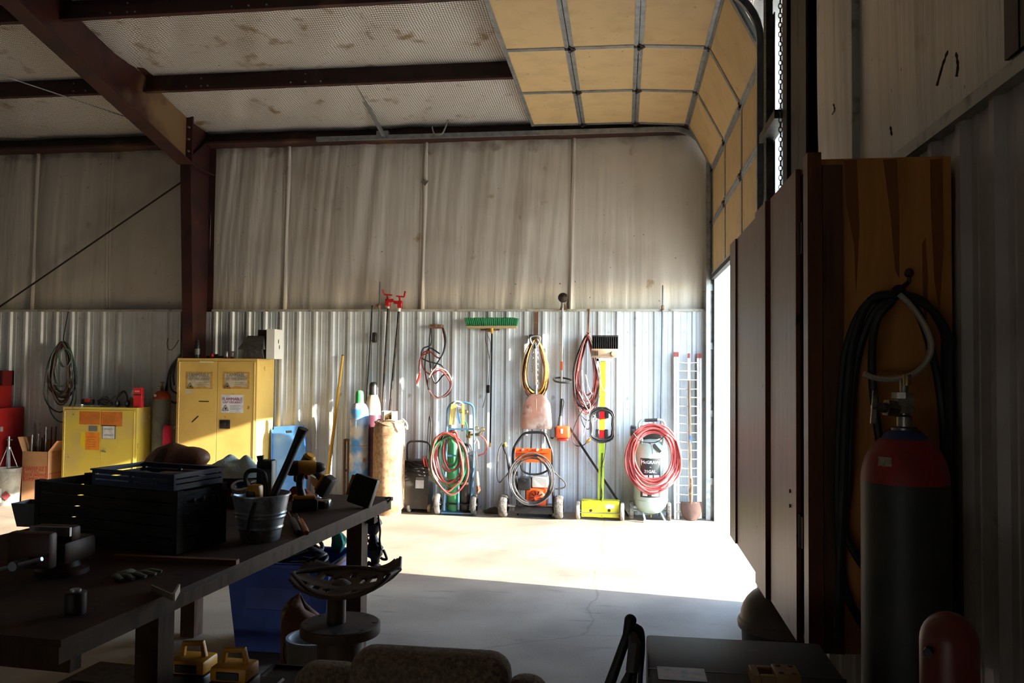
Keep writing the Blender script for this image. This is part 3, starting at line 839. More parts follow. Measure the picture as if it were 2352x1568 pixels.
m_ink = mat('black_ink', '#232323', .6)
m_redink = mat('red_ink', '#b8322e', .6)
m_grey = mat('grey_plastic', '#6f6f6d', .5)
m_lime = mat('lime_yellow_paint', '#aac22a', .45, 0, '#97ad26', 6, col3='#7d7a35', scale3=14, lo3=.66, hi3=.74)
m_yel = mat('yellow_machine_paint', '#dcd327', .45, 0, '#c4ba20', 5, col3='#6b5d25', scale3=12, lo3=.68, hi3=.74)

def wheel(parent, c, r, w, tyre=None, hub=None, axis=(1, 0, 0), name='wheel'):
    tyre = tyre or m_tyre; hub = hub or m_grey
    c = V(c); ax = V(axis).normalized()
    o = B().lathe([(r*.60, -w*.42), (r*.86, -w*.5), (r*.97, -w*.36), (r, -w*.12), (r, w*.12), (r*.97, w*.36), (r*.86, w*.5), (r*.60, w*.42)], c, ax, 28, caps=False).build(name, tyre, parent)
    B().lathe([(r*.15, -w*.5), (r*.18, -w*.3), (r*.62, -w*.28), (r*.62, w*.28), (r*.18, w*.3), (r*.15, w*.5)], c, ax, 18).build('hub', hub, o)
    return o
def P(lst, Y): return [at(a, b_, Y=Y) for a, b_ in lst]
def ring(c, rx, rz, y, n=30, ph=0.0, wob=.0, seed=0, tilt=0.0):
    """loop standing in a plane facing the room"""
    out = []
    for i in range(n):
        a = 2*PI*i/n
        k = 1 + wob*mnoise.noise(V((math.cos(a)*1.3, math.sin(a)*1.3, seed)))
        out.append(V((c.x + rx*k*math.cos(a), y + .012*math.sin(a*2+seed) + tilt*math.sin(a), c.z + rz*k*math.sin(a))))
    return out
def teardrop(top, w, h, y, seed=0, wob=.15, n=28):
    """loop hanging from a hook"""
    out = []
    for i in range(n):
        a = 2*PI*i/n + PI/2
        s = (1-math.sin(a))/2            # 0 at the top, 1 at the bottom
        ww = w*math.cos(a)*(.35+.75*s**.6)
        k = 1 + wob*mnoise.noise(V((math.cos(a), math.sin(a), seed*3.1)))
        out.append(V((top.x + ww*k, y - .02*math.sin(PI*s), top.z - h*s*(1+wob*.3*math.sin(seed*7)))))
    return out

# --- wire ladder rack with red tips
t = thing('wire_ladder_rack', 'narrow white wire ladder rack with red tipped rails leaning by the door jamb', 'rack', at(1582, 1190, Z=0))
yb0, yt0 = YB-.22, YB-.09
def lean(px, py, off=0):      # y follows the lean
    f = (py-815)/(1192-815); return at(px, py, Y=yt0+(yb0-yt0)*f+off)
m_wire = mat('white_coated_wire', '#cfcac0', .45, 0, '#b6aea0', 12)
for a, b_ in (((1550, 815), (1551, 1192)), ((1556, 815), (1558, 1192)), ((1582, 818), (1585, 1190)), ((1603, 818), (1604, 1191)), ((1609, 818), (1609, 1190))):
    p0, p1 = lean(*a), lean(*b_)
    r_ = B().bar(p0, p1, .026, .024, (0, 1, 0)).build('rail', m_wire, t)
    B().bar(p0+V((0, 0, .035)), p0-V((0, 0, .045)), .027, .027, (0, 1, 0)).build('cap', mat('dull_red_plastic', '#8e3226', .5), r_)
rz0 = 831
for k in range(18):
    py = 831 + k*20.2
    B().tube([lean(1551, py, -.012), lean(1580, py+(.6 if k % 3 else 2.5), -.012), lean(1608, py+1, -.014)], .0075, 6).build('rung', m_wire, t)
# --- round point shovel
t = thing('round_point_shovel', 'rusty round point shovel standing upside down against the wire rack', 'shovel', at(1588, 1197, Z=0))
ysh = yb0-.05
hp = [lean(1583, 874, -.045), lean(1585, 1000, -.05), at(1586, 1100, Y=ysh), at(1587, 1150, Y=ysh)]
h_ = B().tube(smooth_path(hp, 4), .019, 10).build('handle', m_wood, t)
B().tube([lean(1585.5, 1000, -.051), lean(1585.7, 1020, -.051)], .021, 10).build('blue_tape', mat('blue_tape', '#3a62b0', .5), h_)
B().tube([at(1587, 1098, Y=ysh), at(1587, 1130, Y=ysh-.003), at(1587, 1165, Y=ysh-.012)], [.022, .024, .016], 10).build('socket', m_rust, t)
def blade(u, v):
    a = (u-.5)*2
    px = 1588 + a*24.5*(1 if v < .35 else math.cos((v-.35)/.65*PI/2*.93)**.55)
    py = 1152 + v*45
    p = at(px, py, Y=ysh-.01)
    return (p.x, p.y-.03*v+.03*a*a-.012, max(p.z, .004))
B().grid(blade, 12, 12).build('blade', mat('dark_rusty_blade', '#4f372c', .7, .2, '#3c2a22', 9, col3='#7d6455', scale3=14, lo3=.6, hi3=.7), t, solid=.003)
# --- tall pipe
t = thing('steel_pipe', 'long grey steel pipe standing behind the air compressor', 'pipe', at(1515, 1185, Y=YH))
p0 = at(1515, 1180, Y=YH); p0.z = 0
B().cyl(p0, at(1522, 706, Y=YH), .013, n=10).build('pipe', mat('grey_pipe', '#6f7477', .45, .5), t)
B().cyl(at(1522, 706, Y=YH), at(1522.5, 655, Y=YH), .010, n=10).build('upper_pipe', MATS['grey_pipe'], t)
B().cyl(at(1522, 712, Y=YH), at(1522, 701, Y=YH), .017, n=10).build('coupling', m_rust, t)

# --- air compressor
cc_ = at(1495, 1195, Z=0); ay = YB-.32
cx = at(1495, 1100, Y=ay).x
t = thing('air_compressor', 'upright sage green air compressor with a red hose coiled around it', 'air compressor', (cx, ay, 0))
m_sage = mat('sage_green_enamel', '#a3b0a4', .28, 0, '#94a196', 4)
R_ = .197
zt, zb = at(1495, 1010, Y=ay).z, .10
B().lathe([(R_*.25, zb-.03), (R_*.7, zb), (R_*.95, zb+.07), (R_, zb+.14), (R_, zt-.14), (R_*.95, zt-.06), (R_*.75, zt), (R_*.3, zt+.03), (.01, zt+.035)], (cx, ay, 0), n=40).build('tank', m_sage, t)
B().torus((cx, ay, zb+.14), R_+.001, .004, n=40, m=6).build('weld_seam', m_sage, t)
hd = B().tube(smooth_path(P([(1476, 1022), (1473, 1000), (1467, 978), (1474, 966), (1500, 964), (1520, 965), (1527, 976), (1524, 1000), (1521, 1022)], ay-.12), 5), .014, 10).build('handle', m_sage, t)
B().cyl(at(1481, 965, Y=ay-.12), at(1510, 964, Y=ay-.12), .019, n=12).build('grip', m_blk, hd)
B().rbox(cx-.13, cx+.12, ay-.1, ay+.15, zt+.02, zt+.16, .02, 2).build('pump_head', m_blk, t)
B().lathe([(.06, 0), (.07, .02), (.07, .06), (.05, .07)], at(1461, 990, Y=ay-.02), (-1, 0, 0), 16).build('air_filter', m_blk, t)
sw = at(1507, 1030, Y=ay-R_-.0)
B().bar(sw+V((-.03, .0, .05)), sw+V((.05, -.01, -.04)), .035, .02, (0, 1, 0)).build('cable_tie_tag', m_blk, t)
for px in (1450, 1536):
    wheel(t, (at(px, 1178, Y=ay-.02).x, ay-.02, .108), .108, .05, m_tyre, m_grey)
B().cyl((at(1450, 1178, Y=ay).x, ay-.02, .11), (at(1536, 1178, Y=ay).x, ay-.02, .11), .012, n=8).build('axle', m_sage, t)
B().bar((cx-.2, ay-.03, .15), (cx+.2, ay-.03, .15), .05, .03).build('axle_bracket', m_sage, t)
q = P([(1478, 1190), (1478, 1196), (1534, 1199), (1534, 1190)], ay-.19)
B().bar((q[1].x, ay-.2, .016), (q[2].x, ay-.2, .016), .02, .03).bar((q[1].x+.02, ay-.2, .016), (cx-.1, ay-.05, .12), .02, .02).bar((q[2].x-.03, ay-.2, .016), (cx+.1, ay-.05, .12), .02, .02).build('front_foot', m_sage, t)
B().cyl((cx, ay-.02, .03), (cx, ay-.02, .08), .012, n=8).build('drain_valve', m_brass, t)
# printed decals wrapped on the tank
def decal(px0, px1, py0, py1, m, name, eps=.0012, par=None):
    x0, x1 = at(px0, py0, Y=ay-R_).x, at(px1, py0, Y=ay-R_).x
    z1, z0 = at(px0, py0, Y=ay-R_).z, at(px0, py1, Y=ay-R_).z
    def fn(u, v):
        x = x0+(x1-x0)*u; dx = max(-.99, min(.99, (x-cx)/(R_+eps)))
        return (x, ay-(R_+eps)*math.sqrt(1-dx*dx), z0+(z1-z0)*v)
    return B().grid(fn, 14, 1).build(name, m, par or t)
m_dec = mat('black_decal', '#262b2b', .4); m_decw = mat('white_decal', '#d6dad6', .5)
dk = decal(1471, 1517, 1052, 1102, m_dec, 'decal'); decal(1471, 1517, 1128, 1142, m_dec, 'decal')
def wrap_text(body, size, px, py, m, bold=0.0):
    c = at(px, py, Y=ay-R_)
    o = text(body, size, face_T((c.x, 0, c.z)), m, t, bold=bold)
    for v_ in o.data.vertices:
        w_ = v_.co + WO[t.name]; dx = max(-.99, min(.99, (w_.x-cx)/(R_+.0025)))
        v_.co.y = ay-(R_+.0025)*math.sqrt(1-dx*dx) - WO[t.name].y
    return o
wrap_text('McGRAW', .050, 1494, 1062, m_decw, .0006)
wrap_text('21GAL.', .046, 1494, 1083, m_decw, .0005)
for a, b_ in ((1474, 1488), (1491, 1499), (1502, 1514)): decal(a, b_, 1091, 1099, m_decw, 'spec_plate', .002)
def hexline(s):
    pts = []
    for a, b_ in ((1473, 1056), (1494, 1052.5), (1515, 1056), (1515, 1068), (1494, 1073), (1473, 1068)):
        p = at(a, b_, Y=ay-R_); dx = (p.x-cx)/(R_+.002); pts.append(V((p.x, ay-(R_+.002)*math.sqrt(max(0, 1-dx*dx)), p.z)))
    return pts
B().tube(hexline(0), .0022, 4, True).build('emblem_outline', m_decw, t)
for i, (a, b_) in enumerate(((1476, 1487), (1497, 1512))):
    decal(a, b_, 1131, 1139, m_decw, 'rating_plate', .002)
# red hose: a coil hung over the handle
hz = thing('air_hose', 'red rubber air hose coiled around the green compressor', 'hose', (cx, ay-R_-.05, .35))
hc = at(1500, 1052, Y=ay-R_-.03)
for i in range(11):
    s_ = i/10
    c = hc + V((rnd(-.012, .02), 0, rnd(-.015, .015) + .03*(1-s_)))
    rx = .225 + .085*s_ + rnd(-.012, .012); rz = .27 + .115*s_ + rnd(-.015, .015)
    pts = ring(c, rx, rz, ay-R_-.032-.006*i, 36, wob=.10, seed=i*1.7)
    for p in pts:           # the upper part lies behind the handle over the pump
        if p.z > hc.z+.16: p.y += min(.10, (p.z-hc.z-.16)*.5)
        if abs(p.x-cx) > .17: p.y += min(.10, (abs(p.x-cx)-.17)*1.0)
    B().tube(pts, .0115, 8, True).build('coil', m_redhose, hz)
B().tube(smooth_path(P([(1455, 995), (1470, 1012), (1490, 1016), (1510, 1014), (1528, 1000)], ay-R_-.12), 5), .007, 6).build('tie_cord', m_blkcord, hz)
B().tube(smooth_path(P([(1488, 1016), (1497, 1022), (1499, 1042)], ay-R_-.10), 5), .006, 6).build('tie_cord', m_blkcord, hz)

# --- diagonal bar behind the light stand
o = B().bar(at(1308, 982, Y=YB-.05), at(1446, 1190, Y=YB-.16), .028, .012, (0, 1, 0)).build('flat_bar', m_dark); tag(o, 'dark flat steel bar leaning diagonally behind the yellow light stand', 'bar')

# --- wheeled work light stand
ly = YB-.38
t = thing('work_light_stand', 'yellow wheeled work light on a lime pole with a cord wound on red cleats', 'work light', at(1379, 1193, Z=0))
p0, p1 = at(1379.5, 1188, Y=ly), at(1385.5, 826, Y=ly)
B().bar(p0, p1, .066, .05, (0, 1, 0)).build('pole', m_lime, t)
B().bar(at(1380, 1150, Y=ly-.03), at(1383.5, 1040, Y=ly-.03), .012, .008, (0, 1, 0)).build('cable_run', m_blkcord, t)
bx = P([(1336, 1146), (1423, 1148)], ly)
x0, x1 = bx[0].x, bx[1].x
z1 = bx[0].z
base = B().rbox(x0, x1, ly-.07, ly+.06, .03, z1, .006, 1).build('base_box', m_yel, t)
for px in (1357, 1399):
    c = at(px, 1172, Y=ly-.072); B().cyl(c, c+V((0, .004, 0)), .018, n=14).build('hole', m_dark, base)
B().cyl((x0-.02, ly-.09, .085), (x1+.02, ly-.09, .085), .006, n=8).build('tow_rod', m_galv, base)
for dx in (.02, .24, .44):
    for dz in (.05, .22): B().cyl((x0+dx, ly-.074, .0+dz), (x0+dx, ly-.07, dz), .005, n=6).build('screw', m_dark, base)
B().box(x1-.16, x1-.06, ly-.0715, ly-.0705, z1-.09, z1-.04).build('faded_sticker', m_paper, base)
for px in (1328, 1429):
    wheel(t, (at(px, 1178, Y=ly-.05).x, ly-.05, .105), .105, .048, mat('pale_dusty_tyre', '#a59a8b', .85, 0, '#857b6e', 20), m_grey)
B().cyl((at(1328, 1178, Y=ly).x, ly-.05, .105), (at(1429, 1178, Y=ly).x, ly-.05, .105), .009, n=8).build('axle', m_galv, t)
# lamp head
hy = ly-.02
a0, a1 = at(1358, 801, Y=hy), at(1419, 822, Y=hy)
hd = B().rbox(a0.x, a1.x, hy-.09, hy+.06, a1.z, a0.z, .012, 2).build('lamp_housing', mat('tan_cast_metal', '#b59a80', .5, 0, '#9b8269', 8), t)
f0, f1 = at(1361, 771, Y=hy), at(1419, 801, Y=hy)
fb = B().box(f0.x, f1.x, hy-.02, hy+.05, f1.z, f0.z-.01).build('heat_sink', m_blk, t)
for k in range(13):
    x = f0.x + (f1.x-f0.x)*k/12
    B().box(x-.004, x+.004, hy-.08, hy+.05, f1.z, f0.z).build('fin', m_blk, fb)
B().box(f0.x-.004, f1.x+.004, hy-.085, hy+.05, f0.z-.006, f0.z+.004).build('fin_cap', m_blk, fb)
B().cyl(at(1411, 812, Y=hy-.12), at(1411, 812, Y=hy-.08), .034, n=16).build('knob', MATS['tan_cast_metal'], hd)
for k in range(4):
    c = at(1361+4*k, 811, Y=hy-.092); B().box(c.x-.004, c.x+.004, c.y-.006, c.y, c.z-.03, c.z+.03).build('vent', m_dark, hd)
q = B(); q.bar(at(1370, 826, Y=hy-.04), at(1405, 826, Y=hy-.04), .03, .03).bar(at(1372, 822, Y=hy-.05), at(1374, 842, Y=hy-.05), .03, .01, (0, 1, 0)).bar(at(1400, 822, Y=hy-.05), at(1399, 846, Y=hy-.05), .03, .01, (0, 1, 0))
q.build('yoke', m_white_paint, t)
for py, in ((952,), (997,)):
    c = at(1383.5 if py < 970 else 1382.5, py, Y=ly-.05)
    k = B().rbox(c.x-.052, c.x+.052, c.y-.035, c.y+.02, c.z-.05, c.z+.05, .008, 1).build('cord_cleat', mat('cleat_red', '#c2151f', .35), t)
    for s_ in (-1, 1): B().rbox(c.x+s_*.052-.022, c.x+s_*.052+.022, c.y-.045, c.y+.01, c.z-.04, c.z+.06, .008, 1).build('cleat_horn', m_blk, k)
wc = at(1383, 975, Y=ly-.07)
for i in range(6):
    rx, rz = .115+.005*i, .165+.008*i
    pts = []
    for k in range(28):
        a = 2*PI*k/28
        x = rx*max(-.9, min(.9, 1.25*math.cos(a)))/.9; z = rz*math.sin(a)
        pts.append(wc + V((x+rnd(-.004, .004), -.02-.006*(i % 3), z+rnd(-.004, .004))))
    B().tube(pts, .008, 6, True).build('wound_cord', m_blkcord, t)
B().tube(smooth_path(P([(1392, 1012), (1390, 1040), (1383, 1070), (1381, 1110), (1383, 1140), (1374, 1165), (1380, 1182)], ly-.06), 5), .006, 6).build('lead', m_blkcord, t)
B().tube(smooth_path(P([(1377, 838), (1380, 880), (1388, 897), (1392, 880), (1391, 850)], ly-.045), 5), .005, 6).build('lamp_lead', m_whtcord, t)

# --- red extension cords on a strap
t = thing('red_cord_bundle', 'tangle of red and black extension cords hung on a brown strap beside the work light', 'extension cord', at(1350, 960, Y=YH))
B().bar(at(1352, 709, Y=YH+.02), at(1350, 772, Y=YH-.02), .026, .006, (0, 1, 0)).build('strap', m_rust, t)
B().torus(at(1350, 766, Y=YH-.02), .018, .006, (0, 1, 0), 14, 6).build('strap_ring', m_rust, t)
tp = at(1350, 772, Y=YH-.03)
for i in range(16):
    mm = (m_redcord, m_redcord, m_redcord, m_blkcord, m_redcord, mat('orange_red_cord', '#b55240', .5))[i % 6]
    w = rnd(.11, .195); h = rnd(.72, 1.0)
    pts = teardrop(tp+V((rnd(-.02, .02), 0, rnd(-.02, .02))), w, h, YH-.03-.004*i, i*1.9, .35)
    B().tube(pts, .0065, 6, True).build('cord_loop', mm, t)
for i, lp in enumerate(([(1336, 850), (1342, 900), (1356, 930), (1350, 960), (1343, 990), (1340, 1000)], [(1345, 860), (1352, 890), (1360, 905)], [(1330, 900), (1350, 940), (1370, 960), (1358, 970)])):
    B().tube(smooth_path(P(lp, YH-.11), 5), .006, 6).build('loose_cord', m_whtcord, t)
tail = B().tube(smooth_path(P([(1345, 930), (1325, 965), (1314, 1000), (1322, 1022), (1340, 1022), (1350, 1012)], YH-.10), 5), .006, 6).build('loose_cord', m_blkcord, t)
B().tube(smooth_path(P([(1330, 940), (1340, 975), (1352, 985), (1358, 960)], YH-.10), 5), .006, 6).build('loose_cord', m_blkcord, t)
B().tube(P([(1346, 1016), (1351, 1013), (1356, 1006)], YH-.10), [.014, .018, .012], 8).build('plug', mat('yellow_plug', '#c99a2b', .4), tail)

# --- string trimmer hung upside down
t = thing('string_trimmer', 'orange string trimmer hung head up on the liner beside the scoop shovel', 'string trimmer', at(1290, 1005, Y=YH))
yt = YB-.13
B().cyl(at(1292, 705, Y=yt), at(1289, 925, Y=yt), .0135, n=10).build('shaft', mat('aluminium_tube', '#a5a29c', .35, .8), t)
B().cyl(at(1290.5, 830, Y=yt), at(1290, 850, Y=yt), .0165, n=10).build('decal_band', m_orange, t)
B().lathe([(.03, -.04), (.058, -.03), (.062, 0), (.055, .02), (.03, .03), (.01, .035)], at(1293, 683, Y=yt-.02), (0, -1, .2), 20).build('cutting_head', m_dark, t)
B().prism([at(1293, 690, Y=yt), at(1285, 711, Y=yt), at(1303, 711, Y=yt)], (0, .05, 0)).build('guard', m_rust, t)
B().cyl(at(1292, 688, Y=yt), at(1292, 708, Y=yt), .018, n=10).build('gear_head', m_grey, t)
B().tube(smooth_path([at(a, b_, Y=yt+d) for a, b_, d in ((1272, 869, -.02), (1275, 875, -.09), (1290, 878, -.11), (1308, 878, -.09), (1312, 873, -.02), (1300, 869, .03), (1285, 867, .03))], 5, True), .0115, 8, True).build('loop_handle', m_blk, t)
B().tube(P([(1290, 915), (1291, 922), (1290, 932), (1288, 950), (1287, 962)], yt), [.018, .028, .024, .016, .024], 10).build('throttle_grip', m_blk, t)
B().tube(P([(1288, 955), (1287, 972), (1286, 980)], yt), [.022, .032, .036], 10).build('clutch_cover', m_grey, t)
e0, e1 = at(1277, 977, Y=yt), at(1309, 1006, Y=yt)
en = B().rbox(e0.x, e1.x, yt-.10, yt+.06, e1.z, e0.z, .025, 3).build('engine_cover', mat('bright_orange_plastic', '#e0562a', .4), t)
c = at(1290, 990, Y=yt-.102); B().rbox(c.x-.014, c.x+.014, c.y-.004, c.y+.004, c.z-.028, c.z+.028, .003, 1).build('badge', m_white_paint, en)
B().rbox(at(1265, 980, Y=yt).x, e0.x, yt-.07, yt+.04, e1.z+.01, e0.z-.02, .012, 2).build('air_box', m_grey, t)
B().cyl(at(1268, 1004, Y=yt-.05), at(1268, 1004, Y=yt+.02), .022, n=12).build('fuel_cap', m_blk, t)
B().rbox(e0.x+.02, e1.x-.02, yt-.08, yt+.04, e1.z-.03, e1.z, .008, 1).build('fuel_tank', mat('pink_red_tank', '#c23a36', .4), t)

# --- bracket with yellow and red cords, chain and scoop shovel
t = thing('wall_bracket', 'brown steel bracket bar on the liner above the scoop shovel', 'bracket', at(1231, 775, Y=YH))
B().bar(at(1232, 709, Y=YB-.035), at(1231, 775, Y=YB-.05), .052, .012, (0, 1, 0)).build('back_bar', m_rust, t)
B().rbox(at(1217, 770, Y=YH).x, at(1240, 770, Y=YH).x, YH-.10, YB-.03, at(1230, 779, Y=YH).z, at(1230, 769, Y=YH).z, .006, 1).build('cross_bar', m_dark, t)
t = thing('yellow_cord_bundle', 'yellow and maroon extension cords looped behind the scoop shovel', 'extension cord', at(1231, 905, Y=YH))
tp = at(1230, 776, Y=YH-.05)
for i in range(15):
    mm = (m_yelcord, m_redcord, m_yelcord, m_blkcord, mat('maroon_cord', '#6d2730', .5), m_yelcord)[i % 6]
    pts = teardrop(tp+V((rnd(-.015, .015), 0, -.01)), rnd(.13, .19), rnd(.64, .72), YH-.02-.004*i, i*2.3, .2)
    B().tube(pts, .0068, 6, True).build('cord_loop', mm, t)
def chain(parent, pts, a=.012, l=.022, r=.0035, m=None):
    q = B(); pts = [V(p) for p in pts]; k = 0
    for p, n_ in zip(pts[:-1], pts[1:]):
        d = (n_-p); L_ = d.length; d.normalize(); u, w, _ = frame(d)
        s = 0
        while s < L_:
            c = p + d*s; e = u if k % 2 else w
            q.tube([c + e*(a*math.cos(x)) + d*(l*math.sin(x)) for x in [2*PI*j/8 for j in range(8)]], r, 5, True)
            s += l*1.55; k += 1
    return q.build('chain', m or m_galv, parent)
t = thing('hanging_chain', 'steel chain draped over the bracket behind the scoop shovel', 'chain', at(1225, 850, Y=YH-.12))
chain(t, P([(1222, 850), (1224, 782)], YH-.135)); chain(t, P([(1236, 778), (1235, 890)], YH-.135))
t = thing('scoop_shovel', 'worn pinkish scoop shovel hung by its grip over looped yellow cords', 'shovel', at(1232, 985, Y=YH-.12))
ys_ = YB-.23
gp = smooth_path(P([(1229, 797), (1219, 783), (1219, 774), (1230, 771), (1240, 774), (1239, 784)], ys_), 4, True)
B().tube(gp, .010, 8, True).build('grip', m_galv, t)
B().tube(P([(1229, 790), (1230, 800)], ys_), [.016, .022], 10).build('grip_collar', m_dark, t)
B().cyl(at(1230, 798, Y=ys_), at(1231, 895, Y=ys_), .018, n=12).build('handle', mat('pale_handle', '#cbbdb0', .5, 0, '#a8988a', 9), t)
B().tube(P([(1231, 885), (1231, 905), (1231, 930)], ys_-.004), [.020, .022, .012], 10).build('socket', m_galv, t)
def scoop(u, v):
    a = (u-.5)*2
    top = 905 + 22*max(0, abs(a)-.35)**2/.4225
    py = top + (985-top)*v
    hw = 30 + 6*v**.7
    if v > .9: hw -= 2.5*(v-.9)/.1
    p = at(1232.5 + a*hw, py, Y=ys_)
    return (p.x, p.y + .02 - .045*max(0, 1-abs(a)**4)*(1-.35*v) - .03*v, p.z)
B().grid(scoop, 18, 14).build('blade', mat('worn_pink_scoop', '#b4826e', .5, .25, '#c9b3a6', 4, .42, .6, col3='#7c4a3c', scale3=7, lo3=.58, hi3=.7), t, solid=.003)
for px, y0, y1 in ((1231, 915, 962), (1220, 940, 970), (1243, 938, 970)):
    B().tube(P([(px, y0), (px+1, (y0+y1)/2), (px+1.5, y1)], ys_-.028), [.006, .007, .003], 6).build('pressed_rib', MATS['worn_pink_scoop'], t)

# --- push broom
t = thing('push_broom', 'push broom hung upside down with bright green bristles', 'broom', at(1126, 1025, Y=YH))
yb1 = YB-.13
a0, a1 = at(1072, 748, Y=yb1), at(1188, 754, Y=yb1)
blk = B().rbox(a0.x, a1.x, yb1-.05, yb1+.035, a1.z, a0.z, .004, 1).build('head_block', mat('broom_block', '#a48d66', .6), t)
g0, g1 = at(1067, 730, Y=yb1), at(1191, 748, Y=yb1)
m_gb = mat('green_bristle', '#14804a', .7, 0, '#0c5e34', 60, .4, .6, stretch=(14, 2, .6), bump=.5, bscale=60)
nb = 26
for row in range(2):
    for k in range(nb):
        u = (k+.5)/nb
        xb = a0.x + (a1.x-a0.x)*u; xt_ = g0.x + (g1.x-g0.x)*u
        B().cyl((xb, yb1-.025+.04*row, a0.z-.005), (xt_+rnd(-.004, .004), yb1-.035+.06*row, g0.z+rnd(-.008, .006)), .010, .0165, n=7).build('bristle_tuft', m_gb, t)
B().bar(at(1130, 755, Y=yb1-.03), at(1126, 1018, Y=yb1-.02), .020, .020, (0, 1, 0)).build('handle', m_blkm, t)
B().cyl(at(1126, 1016, Y=yb1-.02), at(1125.8, 1026, Y=yb1-.02), .012, n=8).build('end_cap', m_yelcord, t)
B().tube(P([(1130, 750), (1130, 766)], yb1-.03), [.02, .015], 8).build('socket', m_yelcord, t)
t = thing('broom_hook', 'dark steel hook plate under the green broom head', 'hook', at(1122, 757, Y=YH))
B().bar(at(1104, 757, Y=YB-.05), at(1147, 757, Y=YB-.05), .035, .02).bar(at(1122, 762, Y=YB-.05), at(1122, 748, Y=YB-.05), .05, .02, (0, 1, 0)).build('plate', m_rust, t)
t = thing('hanging_strap', 'black webbing strap hanging twisted beside the broom handle', 'strap', at(1118, 935, Y=YH))
pts = smooth_path(P([(1116, 755), (1115, 780), (1121, 805), (1125, 835), (1123, 865), (1121, 890), (1114, 915), (1109, 936)], YH-.01), 5)
B().tube(pts, [.017*(.6+.5*abs(math.sin(i*.33))) for i in range(len(pts))], 6, flat=.25).build('webbing', m_blk, t)
B().tube(smooth_path(P([(1124, 830), (1127, 790), (1118, 765)], YH-.02), 5), .012, 6, flat=.25).build('webbing', m_blk, t)
c = at(1121, 893, Y=YH-.03); B().rbox(c.x-.022, c.x+.022, c.y-.02, c.y+.01, c.z-.05, c.z+.05, .006, 1).build('buckle', m_dark, t)

# --- jumper cables
t = thing('jumper_cables', 'red and black jumper cables knotted on a rusty hook above the cylinders cart', 'jumper cable', at(995, 915, Y=YH))
q = B(); c0, c1 = at(987, 745, Y=YH), at(1018, 754, Y=YH); q.rbox(c0.x, c1.x, YH-.05, YB-.03, c1.z, c0.z, .012, 2); q.build('hook_plate', m_rust, t)
for i, (lp, mm) in enumerate((
    ([(989, 752), (986, 800), (990, 850), (1000, 880), (1020, 860), (1036, 870), (1030, 905), (1000, 912), (984, 890), (976, 840), (985, 800), (1010, 812)], m_blkcord),
    ([(1016, 752), (1022, 790), (1010, 822), (985, 806), (970, 815), (972, 845), (990, 860), (1010, 850), (1030, 870), (1034, 892), (1010, 913), (988, 900), (980, 870)], m_redcord),
    ([(1018, 753), (1024, 780), (1018, 810), (1000, 840), (985, 870), (984, 895)], m_blkcord),
    ([(991, 753), (990, 790), (972, 800), (968, 820), (985, 830), (1012, 838), (1025, 855)], m_blkcord),
    ([(985, 866), (1000, 846), (1025, 852), (1038, 880), (1026, 905), (1002, 914), (985, 896)], mat('faded_pink_cord', '#b98a84', .5)),
    ([(985, 810), (968, 818), (963, 840), (964, 858)], m_redcord))):
    B().tube(smooth_path(P(lp, YH-.03-.016*i), 5), .0095, 7).build('cable', mm, t)
B().tube(P([(965, 856), (963, 866), (959, 875), (957, 882)], YH-.13), [.012, .017, .014, .006], 8).build('clamp', mat('red_clamp', '#a02a22', .4), t)
B().tube(smooth_path(P([(989, 905), (989, 940), (984, 985)], YH-.03), 5), .004, 5).build('tail_cord', m_blkcord, t)

# --- pressure washer
wy = YB-.42
t = thing('pressure_washer', 'orange and black wheeled pressure washer with a coiled hose on its frame', 'pressure washer', at(1222, 1195, Z=0))
for (pl, dy) in (([(1190, 1172), (1187, 1120), (1179, 1075), (1179, 1035), (1190, 1012), (1203, 997), (1216, 993), (1243, 993), (1253, 999), (1262, 1022), (1268, 1040), (1269, 1075), (1270, 1120), (1272, 1175)], 0),):
    B().tube(smooth_path(P(pl, wy), 4), .017, 10).build('frame_tube', m_blkm, t)
a0, a1 = at(1184, 1028, Y=wy), at(1266, 1062, Y=wy)
pn = B().box(a0.x, a1.x, wy-.022, wy-.012, a1.z, a0.z).box(a0.x+.02, a1.x-.02, wy-.05, wy-.012, a0.z-.05, a0.z-.046).prism([(a0.x, wy-.022, a0.z), (a0.x, wy-.05, a0.z-.05), (a0.x, wy-.012, a0.z-.05)], (.006, 0, 0)).build('control_panel', m_orange, t)
for k, px in enumerate((1200, 1212, 1224, 1234, 1245)):
    c = at(px, 1033, Y=wy-.05); B().cyl(c, c+V((0, .03, 0)), .013 if k in (0, 3) else .006, n=12).build('nozzle' if k in (0, 3) else 'nozzle_hole', (m_grey if k == 0 else m_white_paint) if k in (0, 3) else m_dark, pn)
B().tube(P([(1202, 1061), (1207, 1048), (1235, 1047), (1241, 1063)], wy-.06), .007, 6).build('hose_hook', m_orange, pn)
